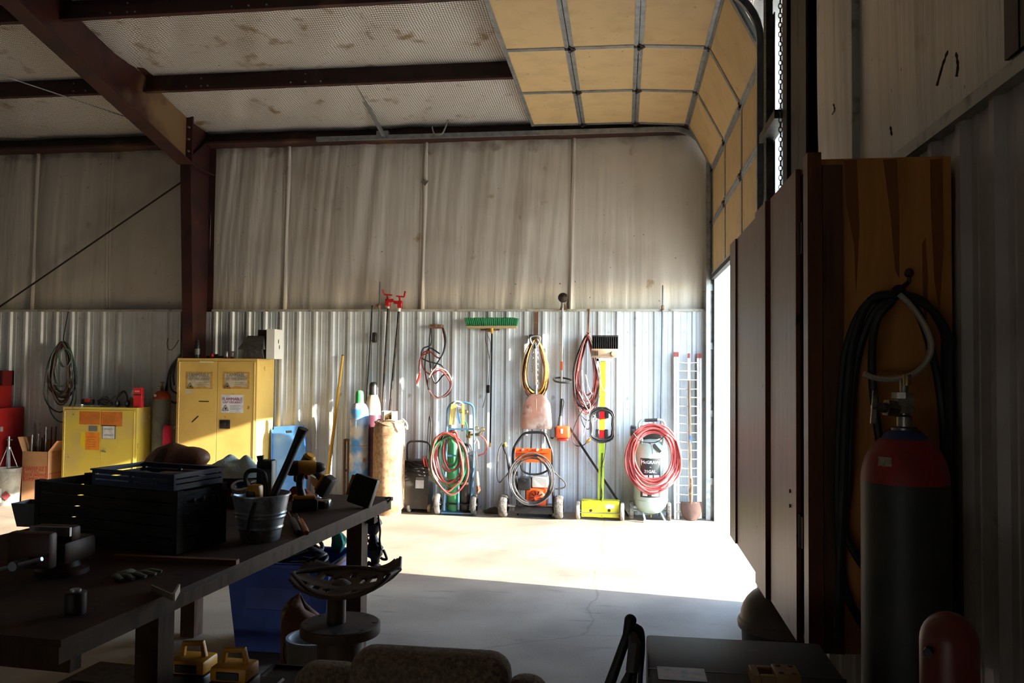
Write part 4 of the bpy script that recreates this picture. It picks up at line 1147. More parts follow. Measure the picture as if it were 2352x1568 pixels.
# engine
e = lambda px0, px1, py0, py1, d0, d1, m, nm, r=.012, par=t: B().rbox(at(px0, py0, Y=wy).x, at(px1, py0, Y=wy).x, wy-d0, wy+d1, at(px0, py1, Y=wy).z, at(px0, py0, Y=wy).z, r, 2).build(nm, m, par)
e(1190, 1220, 1096, 1124, .05, .16, m_blk, 'air_cleaner', .02)
e(1222, 1258, 1094, 1119, .03, .2, mat('white_fuel_tank', '#d5d0c6', .35), 'fuel_tank', .02)
e(1208, 1256, 1119, 1162, .03, .2, m_orange, 'engine_shroud', .025)
c = at(1234, 1142, Y=wy-.035); rs = B().lathe([(.09, 0), (.095, .02), (.08, .035), (.03, .04)], c+V((0, .01, 0)), (0, -1, 0), 20).build('recoil_starter', mat('red_orange_cast', '#c9431c', .4), t)
for k in range(10):
    a = 2*PI*k/10; B().bar(c+V((.035*math.cos(a), -.033, .035*math.sin(a))), c+V((.08*math.cos(a), -.028, .08*math.sin(a))), .012, .008, (0, 1, 0)).build('starter_slot', m_dark, rs)
e(1195, 1207, 1120, 1158, .02, .12, m_grey, 'pump_head')
e(1184, 1272, 1161, 1175, .10, .25, m_blk, 'deck', .006)
e(1186, 1190, 1082, 1092, .03, .0, m_blk, 'clip', .004)
for px, pz in ((1157, 1166), (1284, 1170)):
    wheel(t, (at(px, pz, Y=wy-.03).x, wy-.03, .137), .137, .105, m_tyre, m_rust)
B().cyl((at(1157, 1166, Y=wy).x, wy-.03, .137), (at(1284, 1166, Y=wy).x, wy-.03, .137), .012, n=8).build('axle', m_chrome, t)
for px in (1189, 1262):
    c = at(px, 1178, Y=wy); B().cyl((c.x, wy+.12, 0), (c.x, wy+.12, .12), .025, n=10).build('rubber_foot', m_rub, t)
# hose loops
hc = at(1221, 1103, Y=wy-.1)
for i in range(6):
    pts = ring(hc+V((rnd(-.01, .01), 0, .005*i)), .215+.012*i, .255+.01*i-.004*(i % 2), wy-.09-.008*i, 34, wob=.06, seed=i*1.3)
    B().tube(pts, .0085, 7, True).build('hose_loop', mat('grey_black_hose', '#4a4846', .35, 0, '#2b2a29', 8), t)
B().tube(smooth_path(P([(1196, 1066), (1200, 1080), (1215, 1088), (1240, 1088), (1262, 1078)], wy-.03), 5), .012, 8).build('supply_hose', m_blkcord, t)
B().tube(smooth_path(P([(1240, 1058), (1258, 1070), (1282, 1092), (1298, 1108), (1298, 1118), (1285, 1122), (1275, 1122)], wy-.06), 5), .009, 8).build('supply_hose', MATS['grey_black_hose'], t)
B().tube(smooth_path(P([(1198, 1057), (1175, 1076), (1158, 1098), (1147, 1107), (1142, 1090), (1143, 1055), (1147, 1030), (1155, 1016)], wy-.05), 5), .009, 8).build('gun_hose', MATS['grey_black_hose'], t)
gn = B().tube(P([(1155, 1020), (1160, 1032), (1163, 1042)], wy-.03), [.014, .022, .016], 8).build('spray_gun', m_blk, t)
B().tube(P([(1160, 1016), (1162, 1025)], wy-.04), [.016, .02], 8).build('gun_collar', m_yelcord, gn)
B().tube(P([(1164, 1040), (1167, 1062), (1170, 1085)], wy-.03), [.014, .015, .017], 8).build('lance_grip', m_blk, gn)
B().cyl(at(1171, 1085, Y=wy-.03), at(1176, 1140, Y=wy-.03), .008, n=8).build('lance', m_blkm, gn)
o = B().cyl(at(1222, 985, Y=YH), V((at(1217, 1080, Y=YH).x, YH, .45)), .009, n=8).build('thin_rod', m_blkm); tag(o, 'thin black rod hanging on the liner behind the pressure washer', 'rod')
# --- oxy fuel cart
ky = YB-.36
t = thing('welding_cart', 'blue tube hand cart carrying welding cylinders with chrome wheels', 'hand cart', at(1048, 1180, Z=0))
m_bt = mat('blue_cart_tube', '#3f6a8c', .4, 0, '#5a5048', 10, .55, .7)
B().tube(smooth_path(P([(1020, 1172), (1024, 1060), (1027, 960), (1029, 938), (1038, 926), (1050, 924), (1072, 925), (1085, 932), (1088, 950), (1088, 1040), (1085, 1110), (1080, 1172)], ky-.09), 4), .0135, 9).build('frame_tube', m_bt, t)
for py in (985, 1046): B().bar(at(1024, py, Y=ky-.085), at(1088, py, Y=ky-.085), .02, .02).build('cross_tube', m_bt, t)
B().cyl(at(1053, 1090, Y=ky-.12), at(1053, 1170, Y=ky-.12), .012, n=8).build('centre_tube', m_bt, t)
c = at(1065, 1110, Y=ky-.13); B().box(c.x-.055, c.x+.055, c.y-.006, c.y+.006, c.z-.014, c.z+.014).build('name_plate', m_rust, t)
B().box(at(1018, 1100, Y=ky).x, at(1090, 1100, Y=ky).x, ky-.12, ky+.14, .02, .035).build('base_plate', m_bt, t)
for px, m_ in ((1007, m_chrome), (1090, m_tyre_d)):
    wheel(t, (at(px, 1158, Y=ky-.06).x, ky-.06, .128), .128, .065, m_tyre_d if m_ is m_tyre_d else mat('scuffed_grey_tyre', '#8d8a85', .45, .4, '#5c5954', 12), m_chrome)
B().cyl((at(1007, 1158, Y=ky).x, ky-.06, .128), (at(1090, 1158, Y=ky).x, ky-.06, .128), .010, n=8).build('axle', m_dark, t)
for k, px in enumerate((1036, 1043, 1061)):
    B().bar(at(px+3, 928, Y=ky-.11), at(px-(2 if k < 2 else -3), 975, Y=ky-.11), .028, .005, (0, 1, 0)).build('tie_strap', mat('pale_yellow_tape', '#cbb85a', .6), t)
B().bar(at(1050, 935, Y=ky-.12), at(1056, 972, Y=ky-.12), .02, .01, (0, 1, 0)).build('striker_handle', m_bt, t)
B().tube(smooth_path(P([(1040, 928), (1048, 922), (1058, 924), (1064, 930), (1056, 934), (1046, 930)], ky-.10), 4, True), .012, 7, True).build('wrapped_cord', m_whtcord, t)
def small_cyl(name, label, px, r, ptop, mb, ms):
    c = at(px, 1170, Y=ky+.03); ztp = at(px, ptop, Y=ky).z
    return gas_cylinder(name, label, c.x, ky+.03, .035, r, ztp-.035, mb, ms, .10)
m_gcyl = mat('green_cylinder_paint', '#2e7a46', .4, 0, '#3f8a58', 5)
g_ = small_cyl('oxygen_cylinder', 'green oxygen cylinder on the blue cart behind the hose coil', 1039.5, .073, 1005, m_gcyl, m_gcyl)
a_ = small_cyl('acetylene_cylinder', 'black fuel gas cylinder on the blue cart beside the green one', 1069.5, .073, 1018, m_blk, m_blk)
for tt, px, py in ((g_, 1040, 1000), (a_, 1076, 1010)):
    q = B(); p = at(px, py, Y=ky+.03); q.cyl(p, p+V((0, 0, .09)), .016, n=10).box(p.x-.025, p.x+.025, p.y-.03, p.y+.02, p.z+.03, p.z+.07); q.build('valve', m_brass, tt)
B().cyl(at(1080, 1006, Y=ky-.02), at(1080, 990, Y=ky-.02), .022, n=10).build('regulator_body', m_brass, a_)
def gauge(par, px, py, y, r=.026):
    c = at(px, py, Y=y); o = B().lathe([(r*.8, 0), (r, .006), (r, .028), (r*.9, .032)], c+V((0, .015, 0)), (-.2, -1, .1), 16).build('gauge', m_brass, par)
    B().lathe([(.001, 0), (r*.8, .0)], c+V((-.004, -.02, .002)), (-.2, -1, .1), 14, caps=False).build('gauge_dial', mat('gauge_dial', '#b9ad7c', .4), o)
for px, py in ((1071, 946), (1059, 944)): gauge(g_, px, py, ky-.02)
B().cyl(at(1065, 952, Y=ky), at(1062, 990, Y=ky), .016, n=8).build('regulator_body', m_brass, g_)
for px, py in ((1096, 984), (1109, 986)): gauge(a_, px, py, ky-.04)
B().tube(P([(1082, 998), (1100, 998), (1106, 990)], ky-.03), [.012, .022, .012], 8).build('regulator_stem', m_brass, a_)
B().tube(smooth_path(P([(1104, 1000), (1114, 1010), (1119, 1025), (1113, 1040), (1098, 1046)], ky-.05), 5), .009, 8).build('gas_hose', m_redhose, a_)
B().tube(smooth_path(P([(1065, 965), (1072, 975), (1074, 1000)], ky-.03), 5), .009, 8).build('gas_hose', m_greenhose, g_)
tc_ = thing('cutting_torch', 'cutting torch hung on the right side of the blue cart', 'torch', at(1098, 1130, Y=ky-.1))
for dx in (0, 4): B().cyl(at(1090+dx, 1035, Y=ky-.13), at(1094+dx, 1085, Y=ky-.13), .006, n=8).build('gas_tube', m_chrome, tc_)
B().tube(P([(1096, 1082), (1097, 1100), (1099, 1118)], ky-.13), [.014, .02, .016], 8).build('torch_handle', mat('ivory_grip', '#c9bca2', .4), tc_)
B().tube(P([(1098, 1115), (1100, 1124), (1097, 1132)], ky-.13), [.024, .03, .014], 8).build('valve_block', m_rust, tc_)
B().tube(P([(1089, 1018), (1095, 1008), (1098, 1015), (1099, 1030)], ky-.13), .014, 8).build('torch_hook', m_whtcord, tc_)
# twin hose coil
t = thing('twin_gas_hose', 'green and red twin gas hose coiled on the blue cart', 'hose', at(1030, 1125, Y=ky-.15))
c0 = at(1033, 1045, Y=ky-.16)
for i in range(9):
    s_ = i/8
    cc2 = c0 + V((.015-.03*s_+rnd(-.02, .02), 0, -.16*(s_-.35)+rnd(-.03, .03)))
    rx, rz = .11+.115*s_+rnd(-.015, .015), .19+.18*s_*.9+rnd(-.02, .02)
    tw = rnd(-.12, .12)
    for k, mm in enumerate((m_greenhose, m_redhose)):
        pts = ring(cc2+V((.008*k, 0, .012*k)), rx+.016*k*(1 if i % 2 else -1), rz, ky-.15-.012*i-.009*(k if i % 3 else -k), 32, wob=.16, seed=i*2.1)
        topz = c0.z+.36
        pts = [V((p.x + (p.z-c0.z)*tw, p.y, min(p.z, topz-rnd(0, .01)))) for p in pts]
        B().tube(pts, .0098, 7, True).build('coil', mm, t)
# --- battery charger
by = YB-.24
t = thing('battery_charger', 'black wheeled battery charger with cables wrapped around its top', 'battery charger', at(962, 1172, Z=0))
z0, z1 = .05, at(962, 1072, Y=by).z
xb0, xb1, xt0, xt1 = at(934, 1160, Y=by).x, at(989, 1160, Y=by).x, at(934, 1072, Y=by).x, at(988, 1072, Y=by).x
m_char = mat('charcoal_case', '#35322f', .45, 0, '#45413c', 6)
B().hexa([(xb0, by-.15, z0), (xb1, by-.15, z0), (xb1, by+.14, z0), (xb0, by+.14, z0), (xt0, by-.08, z1), (xt1, by-.08, z1), (xt1, by+.14, z1), (xt0, by+.14, z1)]).build('case', m_char, t)
B().rbox(xt0-.01, xt1+.01, by-.09, by+.15, z1, z1+.09, .02, 2).build('control_head', m_blk, t)
B().tube(smooth_path(P([(936, 1080), (935, 1030), (939, 1016), (950, 1013), (973, 1014), (985, 1019), (988, 1035), (988, 1080)], by-.02), 4), .012, 8).build('handle', m_blkm, t)
lc = at(963.5, 1112, Y=by-.12)
sl = (by-.08-(by-.15))/(z1-z0)
q = B(); T_ = Matrix.Translation((lc.x, by-.15+sl*(lc.z-z0)-.002, lc.z)) @ Matrix.Rotation(-math.atan(sl), 4, 'X')
B(T_).box(-.052, .052, -.002, 0, -.05, .05).build('white_label', m_paper, t)
B(T_).box(-.05, .048, -.002, 0, .056, .085).build('grey_label', m_grey, t)
for i in range(7):
    pts = []
    for k in range(26):
        a = 2*PI*k/26
        pts.append(V(((xt0+xt1)/2 + (.140+.004*i)*math.cos(a), by+.02+(.15+.01*i)*math.sin(a), z1+.055-.02*i+.025*math.sin(a*2+i)+rnd(-.005, .005))))
    B().tube(pts, .009, 7, True).build('wound_cable', m_blkcord, t)
B().tube(smooth_path(P([(986, 1075), (982, 1040), (986, 960), (990, 975), (987, 1030), (990, 1075)], YB-.12), 5), .009, 7).build('power_cord', m_blkcord, t)
for px in (972, 978): B().tube(P([(px, 1046), (px+1, 1058), (px+4, 1072)], by-.12), [.006, .012, .01], 7).build('red_clamp', MATS['red_clamp'], t)
for px in (937, 984): wheel(t, (at(px, 1165, Y=by-.16).x, by-.10, .055), .055, .04, MATS['pale_dusty_tyre'], m_grey)
B().cyl((at(937, 1165, Y=by-.1).x, by-.10, .055), (at(984, 1165, Y=by-.1).x, by-.10, .055), .008, n=8).build('axle', m_chrome, t)
# --- dark rag on the floor
rc_ = at(1130, 1182, Z=0)
def rag(u, v):
    a = u*2*PI; r = v
    x = rc_.x + .13*r*math.cos(a)*(1+.3*mnoise.noise(V((math.cos(a)*2, math.sin(a)*2, 1))))
    y = rc_.y + .12 + .07*r*math.sin(a)
    return (x, y, .012 + max(0, .06*(1-r**1.5) + .035*mnoise.noise(V((x*18, y*18, 3)))*(1-r)))
o = B().grid(rag, 26, 8).build('oily_rag', mat('oily_rag', '#2f2a26', .9, 0, '#43392f', 8)); tag(o, 'dark crumpled rag on the floor left of the pressure washer', 'rag')
# ================================================================ GAS CYLINDERS, POLES AND BAR CLAMPS
m_bluecyl = mat('weathered_blue_paint', '#3f7fb5', .5, 0, '#b9b3a6', 3.5, .46, .6, col3='#8a6a55', scale3=9, lo3=.6, hi3=.7)
m_purcyl = mat('purple_maroon_paint', '#5a2f3e', .45, 0, '#6d3c46', 5)
m_tancyl = mat('chalky_tan_paint', '#b98f78', .5, 0, '#c4a48c', 6)
m_grncap = mat('green_cap_paint', '#2f7d46', .4, 0, '#5d9a66', 8)
def cap(par, x, y, z0, r, h, m):
    B().lathe([(r*1.05, 0), (r*1.08, .02), (r, .03), (r*.98, h*.75), (r*.8, h*.93), (r*.4, h)], (x, y, z0), n=20).build('valve_cap', m, par)
def back_cyl(name, label, px, y, r, pytop, pysh, mb, ms):
    x = at(px, 1050, Y=y).x; zt = at(px, pytop, Y=y).z; zs = at(px, pysh, Y=y).z
    return gas_cylinder(name, label, x, y, 0, r, zt, mb, ms, zt-zs), x, zt
t, x, z = back_cyl('blue_gas_cylinder', 'tall weathered blue gas cylinder with a green cap', 824, YB-.43, .114, 924, 950, m_bluecyl, m_bluecyl)
cap(t, x, YB-.43, z-.012, .050, .16, m_grncap)
for py in (962, 1022): B().torus((x, YB-.43, at(824, py, Y=YB-.43).z), .1145, .004, n=30, m=5).build('scuffed_band', mat('rust_band', '#9a7a68', .6), t)
t, x, z = back_cyl('purple_gas_cylinder', 'maroon gas cylinder with chalky tan shoulder behind the blue cylinder', 855, YB-.222, .100, 904, 952, m_purcyl, m_tancyl)
cap(t, x, YB-.222, z-.012, .050, .16, m_blk)
# big propane cylinder
py_ = YB-.51; x = at(893, 1080, Y=py_).x; R_ = .192
zt = at(896, 966, Y=py_).z
t = thing('propane_cylinder', 'large rust streaked cream propane cylinder with a cord wrapped over it', 'gas cylinder', (x, py_, 0))
m_prop = mat('rusty_cream_paint', '#a38a6a', .7, 0, '#7d5c42', 34, .38, .72, stretch=(1, 1, .7), col3='#6a4630', scale3=5, lo3=.46, hi3=.8, spec=.2)
B().lathe([(R_*.8, 0), (R_*.82, .05), (R_*.97, .08), (R_, .14), (R_, zt-.16), (R_*.97, zt-.08), (R_*.85, zt-.02), (R_*.5, zt+.01), (.02, zt+.02)], (x, py_, 0), n=36).build('tank', m_prop, t)
B().torus((x, py_, zt-.16), R_, .004, n=36, m=5).build('weld_seam', m_prop, t)
m_creamp = mat('cream_collar', '#c9b89c', .5, 0, '#a08a6a', 8)
zc = at(899, 944, Y=py_).z
col_ = B()
for k in range(20):
    a0, a1 = PI*1.68+2*PI*.84*k/20, PI*1.68+2*PI*.84*(k+1)/20
    f = lambda a, r, z: (x+r*math.cos(a), py_+r*math.sin(a), z)
    col_.hexa([f(a0, .094, zt-.01), f(a0, .098, zt-.01), f(a1, .098, zt-.01), f(a1, .094, zt-.01), f(a0, .092, zc), f(a0, .096, zc), f(a1, .096, zc), f(a1, .092, zc)])
col_.build('collar', m_creamp, t)
B().cyl((x, py_, zt), (x, py_, zt+.07), .022, n=10).box(x-.05, x+.02, py_-.02, py_+.02, zt+.03, zt+.06).build('valve', m_brass, t)
for i in range(3):
    pts = []
    for k in range(28):
        a = 2*PI*k/28; r = R_*.9-.02*i
        pts.append((x+r*math.cos(a), py_+r*math.sin(a), zt-.035+.012*i+.03*math.sin(a*2+i*2)+.01*mnoise.noise(V((a, i, 0)))))
    B().tube(pts, .0085, 7, True).build('wrapped_cord', m_whtcord if i == 1 else mat('dusty_cord', '#7b6a58', .6), t)
B().tube(smooth_path([at(925, 962, Y=py_-.15), at(934, 972, Y=py_-.17), at(935, 985, Y=py_-.15), at(930, 978, Y=py_-.17)], 5), .010, 7).build('cord_end', m_whtcord, t)
# leaning rods and bar clamps
o = B().cyl(at(855, 701, Y=YB-.04), V((at(829, 1020, Y=YB-.05).x, YB-.05, .0)), .009, n=8).build('thin_steel_rod', m_dark); tag(o, 'thin dark rod leaning on the liner left of the bar clamps', 'rod')
t = thing('long_clamp_pipe', 'tall thin pipe with a clamp jaw rising above the liner', 'pipe clamp', at(866, 1000, Y=YB-.09))
p0 = at(866, 900, Y=YB-.09)
B().cyl(V((p0.x-.012, YB-.09, 0)), at(873, 647, Y=YB-.09), .011, n=8).build('pipe', MATS['grey_pipe'], t)
c = at(870.5, 702, Y=YB-.095); B().cyl(c-V((0, 0, .025)), c+V((0, 0, .025)), .024, n=8).bar(c-V((.04, 0, -.0)), c+V((.02, 0, 0)), .03, .03).build('coupling', m_rust, t)
c = at(860, 776, Y=YB-.10); B().rbox(c.x-.025, c.x+.03, c.y-.03, c.y+.02, c.z-.06, c.z+.07, .01, 1).cyl(c+V((-.03, -.01, -.04)), c+V((.03, -.01, .03)), .014, n=8).build('sliding_jaw', m_dark, t)
m_redcast = mat('red_cast_iron', '#b51f22', .4, 0, '#8f1a1b', 8)
def bar_clamp(label, top, bot, hd, s):
    y0 = YB-.088
    t = thing('pipe_clamp', label, 'pipe clamp', at(*bot, Y=YB-.12), 'red headed pipe clamps')
    a, b_ = at(*top, Y=y0), at(*bot, Y=YB-.09)
    d = (b_-a).normalized(); b2 = a + d*((a.z-.0)/-d.z)
    B().cyl(a, b2, .0145, n=10).build('pipe', mat('black_pipe', '#26211e', .5, .3, '#4a3628', 14, .5, .62), t)
    B().cyl(a-d*.01, a+d*.045, .020, n=10).build('pipe_collar', m_white_paint, t)
    c = at(*hd, Y=y0-.01)
    h = B().rbox(c.x-.030, c.x+.030, c.y-.03, c.y+.03, c.z-.075, c.z+.02, .008, 1).bar(c+V((-s*.02, -.02, -.01)), c+V((s*.075, -.02, .0)), .03, .04).build('head', m_redcast, t)
    B().cyl(c+V((0, 0, .0)), c+V((-.01, 0, .07)), .012, n=8).build('screw', m_redcast, h)
    B().bar(c+V((-.05, 0, .078)), c+V((.055, 0, .068)), .018, .018).bar(c+V((-.05-s*.0, 0, .078)) if s > 0 else c+V((.055, 0, .068)), (c+V((-.07, -.01, .14)) if s > 0 else c+V((.07, -.01, .14))), .018, .018).build('crank', m_redcast, h)
    return t
bar_clamp('black pipe clamp with red head, left one of the leaning pair', (892, 700), (877, 965), (891, 690), 1)
bar_clamp('black pipe clamp with red head, right one of the leaning pair', (917, 707), (895, 942), (919, 694), -1)
# yellow pole and brown frame
t = thing('yellow_pole', 'yellow wooden pole leaning on the liner left of the blue cylinder', 'pole', V((at(748, 1135, Y=YB-.3).x, YB-.34, 0)))
a = at(787.5, 817, Y=YB-.06); b_ = at(750, 1118, Y=YB-.3); d = (b_-a).normalized(); b2 = a+d*(a.z/-d.z)
B().tube([a, a+(b2-a)*.3, b2], [.016, .021, .021], 10).build('shaft', mat('yellow_pole_paint', '#c59a2e', .5, 0, '#a8812a', 4, stretch=(1, 1, .3)), t)
B().cyl(a, a-d*.012, .017, n=10).build('tip', m_dark, t)
t = thing('wooden_support', 'narrow brown wooden frame standing behind the blue cylinder', 'frame', V((at(797, 1100, Y=YB-.1).x, YB-.1, 0)))
for px in (792, 801): B().bar(at(px, 1008, Y=YB-.08), V((at(px-2, 1150, Y=YB-.12).x, YB-.12, 0)), .024, .03, (0, 1, 0)).build('side_rail', m_ply2, t)
for py in (1010, 1080): B().bar(at(792, py, Y=YB-.085), at(801, py, Y=YB-.085), .02, .03).build('cross_rail', m_ply2, t)
# blue creeper board
t = thing('mechanic_creeper', 'light blue plastic creeper board with hand slots leaning on the liner', 'creeper', V((at(668, 1140, Y=YB-.25).x, YB-.25, 0)))
zt_ = at(672, 978, Y=YB-.1).z
xl, xr = at(636, 980, Y=YB-.1).x, at(714, 980, Y=YB-.1).x
wc_, hh = xr-xl, zt_/math.cos(.12)
T_ = Matrix.Translation(((xl+xr)/2+.02, YB-.26, 0.006)) @ Matrix.Rotation(math.radians(-4), 4, 'Y') @ Matrix.Rotation(-.12, 4, 'X')
m_crp = mat('light_blue_plastic', '#3f7fd6', .4, 0, '#5a94e0', 4)
hw = wc_/2
def slab(b, x0, x1, z0, z1): b.box(x0, x1, -.012, .012, z0, z1)
b = B(T_)    # board built around its slots
zs = [.0, .40, .50, hh-.085, hh-.055, hh]
slab(b, -hw+.035, hw-.035, 0, .33); slab(b, -hw, hw, .03, .40)
slab(b, -hw, -hw+.03, .40, .51); slab(b, -hw+.06, hw-.06, .40, .51); slab(b, hw-.03, hw, .40, .51)
slab(b, -hw, hw, .51, hh-.09); slab(b, -hw, -.045, hh-.09, hh-.06); slab(b, .045, hw, hh-.09, hh-.06); slab(b, -hw+.0, hw-.0, hh-.06, hh-.035); slab(b, -hw+.03, hw-.03, hh-.035, hh)
b.build('board', m_crp, t)
for sx in (-1, 1): B(T_).bar((sx*(hw-.008), -.012, .04), (sx*(hw-.008), -.012, hh-.04), .016, .03, (0, 1, 0)).build('side_rim', m_crp, t)
for sx, sz in ((-1, .12), (1, .12), (1, hh-.07)):
    k = B(T_); k.cyl((sx*(hw-.04), .03, sz-.012), (sx*(hw-.04), .03, sz+.012), .022, n=12).cyl((sx*(hw-.04), .012, sz), (sx*(hw-.04), .03, sz), .01, n=8); k.build('caster', m_dark, t)

# ================================================================ FLAMMABLE CABINETS
m_ycab = mat('yellow_cabinet_enamel', '#cfae60', .42, 0, '#c2a056', 3, col3='#6b4a22', scale3=10, lo3=.72, hi3=.8)
m_ycab2 = mat('bright_yellow_enamel', '#d2bc4c', .42, 0, '#c6ae66', 2.4, col3='#7a5a26', scale3=10, lo3=.7, hi3=.78)
m_stk = mat('torn_sticker_paper', '#b9ac93', .7, 0, '#a39579', 10)
m_stain = mat('sticker_residue', '#b58a44', .6, 0, '#a07838', 12)
m_greyink = mat('grey_ink', '#6d6a68', .6); m_plum = mat('plum_ink', '#8c3c6c', .6)
Yb_ = YB-.05
def cabinet(name, label, xl, xr, yf, zt, msplit, m, Yb_=Yb_):
    t = thing(name, label, 'cabinet', ((xl+xr)/2, (yf+Yb_)/2, 0))
    B().box(xl, xr, yf+.02, Yb_, 0, zt).build('body', m, t)
    B().box(xl, xr, yf, yf+.02, zt-.03, zt).box(xl, xr, yf, yf+.02, 0, .06).box(xl, xl+.03, yf, yf+.02, .06, zt-.03).box(xr-.03, xr, yf, yf+.02, .06, zt-.03).build('face_frame', m, t)
    d1 = B().rbox(xl+.032, msplit-.002, yf-.004, yf+.018, .065, zt-.034, .003, 1).build('door', m, t)
    d2 = B().rbox(msplit+.002, xr-.032, yf-.004, yf+.018, .065, zt-.034, .003, 1).build('door', m, t)
    for xx, d in ((xl+.03, d1), (xr-.03, d2)):
        z = .08; k = 0
        h = B()
        while z < zt-.06:
            h.cyl((xx, yf-.004, z), (xx, yf-.004, z+.03), .006, n=6); z += .034
        h.build('piano_hinge', m, d)['kind'] = 'stuff'
    return t, d1, d2
# tall
x1_ = at(630, 828, Y=Yb_).x; yf = at(591, 826, X=x1_).y
x0_ = at(408, 823, Y=yf).x; zt = at(500, 823, Y=yf).z
tall, td1, td2 = cabinet('tall_safety_cabinet', 'tall pale yellow flammable storage cabinet with two doors right of the column', x0_, x1_, yf, zt, at(499, 900, Y=yf).x, m_ycab)
def plate(par, yy, px0, px1, py0, py1, m, name, eps):
    a, b_ = at(px0, py0, Y=yy), at(px1, py1, Y=yy)
    return B().box(a.x, b_.x, yy-.004-eps, yy-.004-eps+.0008, b_.z, a.z).build(name, m, par)
def ptext(par, yy, body, size, px, py, m, eps, bold=0.0, squash=1.0, shear=0.0):
    c = at(px, py, Y=yy); return text(body, size, face_T((c.x, yy-.004-eps, c.z)), m, par, bold=bold, squash=squash, shear=shear)
def warn(par, px, py, s):
    c = at(px, py, Y=yf)+V((0, -.0065, 0)); c.y = yf-.0075
    h = s*.9
    tri = [c+V((-s, 0, -h)), c+V((s, 0, -h)), c+V((0, 0, h))]
    B().tube(tri, .0035, 4, True).build('warning_triangle', m_ink, par)
    B().prism([c+V((-.3*s, 0, -.6*h)), c+V((.3*s, 0, -.6*h)), c+V((.22*s, 0, -.1*h)), c+V((0, 0, .3*h)), c+V((-.05*s, 0, 0)), c+V((-.25*s, 0, -.1*h))], (0, .001, 0)).build('flame_mark', m_ink, par)
def torn(par, px0, px1, py0, py1, m, name, eps, seed):
    a, b_ = at(px0, py0, Y=yf), at(px1, py1, Y=yf); random.seed(seed)
    pts = []
    n = 9
    for i in range(n): pts.append((a.x+(b_.x-a.x)*i/n, b_.z+(rnd(0, .022))))
    for i in range(n): pts.append((b_.x-rnd(0, .012), b_.z+(a.z-b_.z)*i/n))
    for i in range(n): pts.append((b_.x-(b_.x-a.x)*i/n, a.z-rnd(0, .006)))
    for i in range(n): pts.append((a.x+rnd(0, .014), a.z-(a.z-b_.z)*i/n))
    return B().prism([(x, yf-.004-eps, z) for x, z in pts], (0, .0008, 0)).build(name, m, par)
for d_, px0, px1, sd_, w1 in ((td1, 431, 484, 1, 'LAMMABLE'), (td2, 516, 569, 2, 'LAMMABL')):
    plate(d_, yf, px0-4, px1+4, 853, 893, m_stain, 'tape_residue', .0004)
    torn(d_, px0, px1, 857, 890, m_stk, 'torn_sticker', .0014, sd_)
    mid = (px0+px1)/2
    ptext(d_, yf, w1, .062, mid, 861.5, m_greyink, .0024, .0005, .88)
    ptext(d_, yf, 'EEP FIRE AWAY', .048, mid, 870, m_greyink, .0024, .0004, .86, .25)
    B().box(at(mid-4, 884, Y=yf).x, at(px1-3, 884, Y=yf).x, yf-.0064, yf-.0056, at(mid, 884, Y=yf).z, at(mid, 883, Y=yf).z).build('fine_print', m_greyink, d_)
    ptext(d_, yf, 'NOT HANDLE', .02, mid+9, 879, m_greyink, .0024)
    warn(d_, px0+7, 885, .040)
plate(td2, yf, 509, 559, 906, 948, m_paper, 'sticker', .001)
ptext(td2, yf, 'FLAMMABLE', .055, 534, 916.5, m_plum, .0024, .0006, .88)
ptext(td2, yf, 'KEEP FIRE AWAY', .040, 534, 924, m_plum, .0024, .0003, .86, .25)
for k, py in enumerate((931, 934, 937, 940)): 
    B().box(at(528, py, Y=yf).x, at(553-3*(k % 2), py, Y=yf).x, yf-.0064, yf-.0056, at(540, py+.9, Y=yf).z, at(540, py, Y=yf).z).build('fine_print', m_greyink, td2)
warn(td2, 519, 936, .040)
plate(td1, yf, 426, 444, 895, 903, m_stk, 'small_label', .001)
plate(td1, yf, 459, 491, 829, 833, mat('pale_strip', '#d8cf9a', .6), 'number_strip', .001)
plate(td1, yf, 457, 480, 920, 923, m_ink, 'tape_mark', .001)
a = at(441, 969, Y=yf); b_ = at(456, 955, Y=yf); a.y = b_.y = yf-.0055
B().bar(a, b_, .001, .016, (0, 0, 1)).build('tape_mark', m_ink, td1)
lt = B().rbox(at(505, 974, Y=yf).x, at(529, 974, Y=yf).x, yf-.014, yf-.003, at(517, 984, Y=yf).z, at(517, 964, Y=yf).z, .008, 2).build('paddle_latch', m_blk, td2)
c = at(524, 975, Y=yf-.014); B().cyl(c, c+V((0, -.004, 0)), .008, n=10).build('lock', m_chrome, lt)
c = at(514, 974, Y=yf-.014); B().rbox(c.x-.026, c.x+.026, c.y-.006, c.y, c.z-.03, c.z+.03, .004, 1).build('paddle', m_dark, lt)
c = V((x1_, (yf+Yb_)/2-.02, zt-.12)); B().lathe([(.03, 0), (.03, .006), (.018, .008)], c, (1, 0, 0), 14).build('vent_bung', m_ycab, tall)
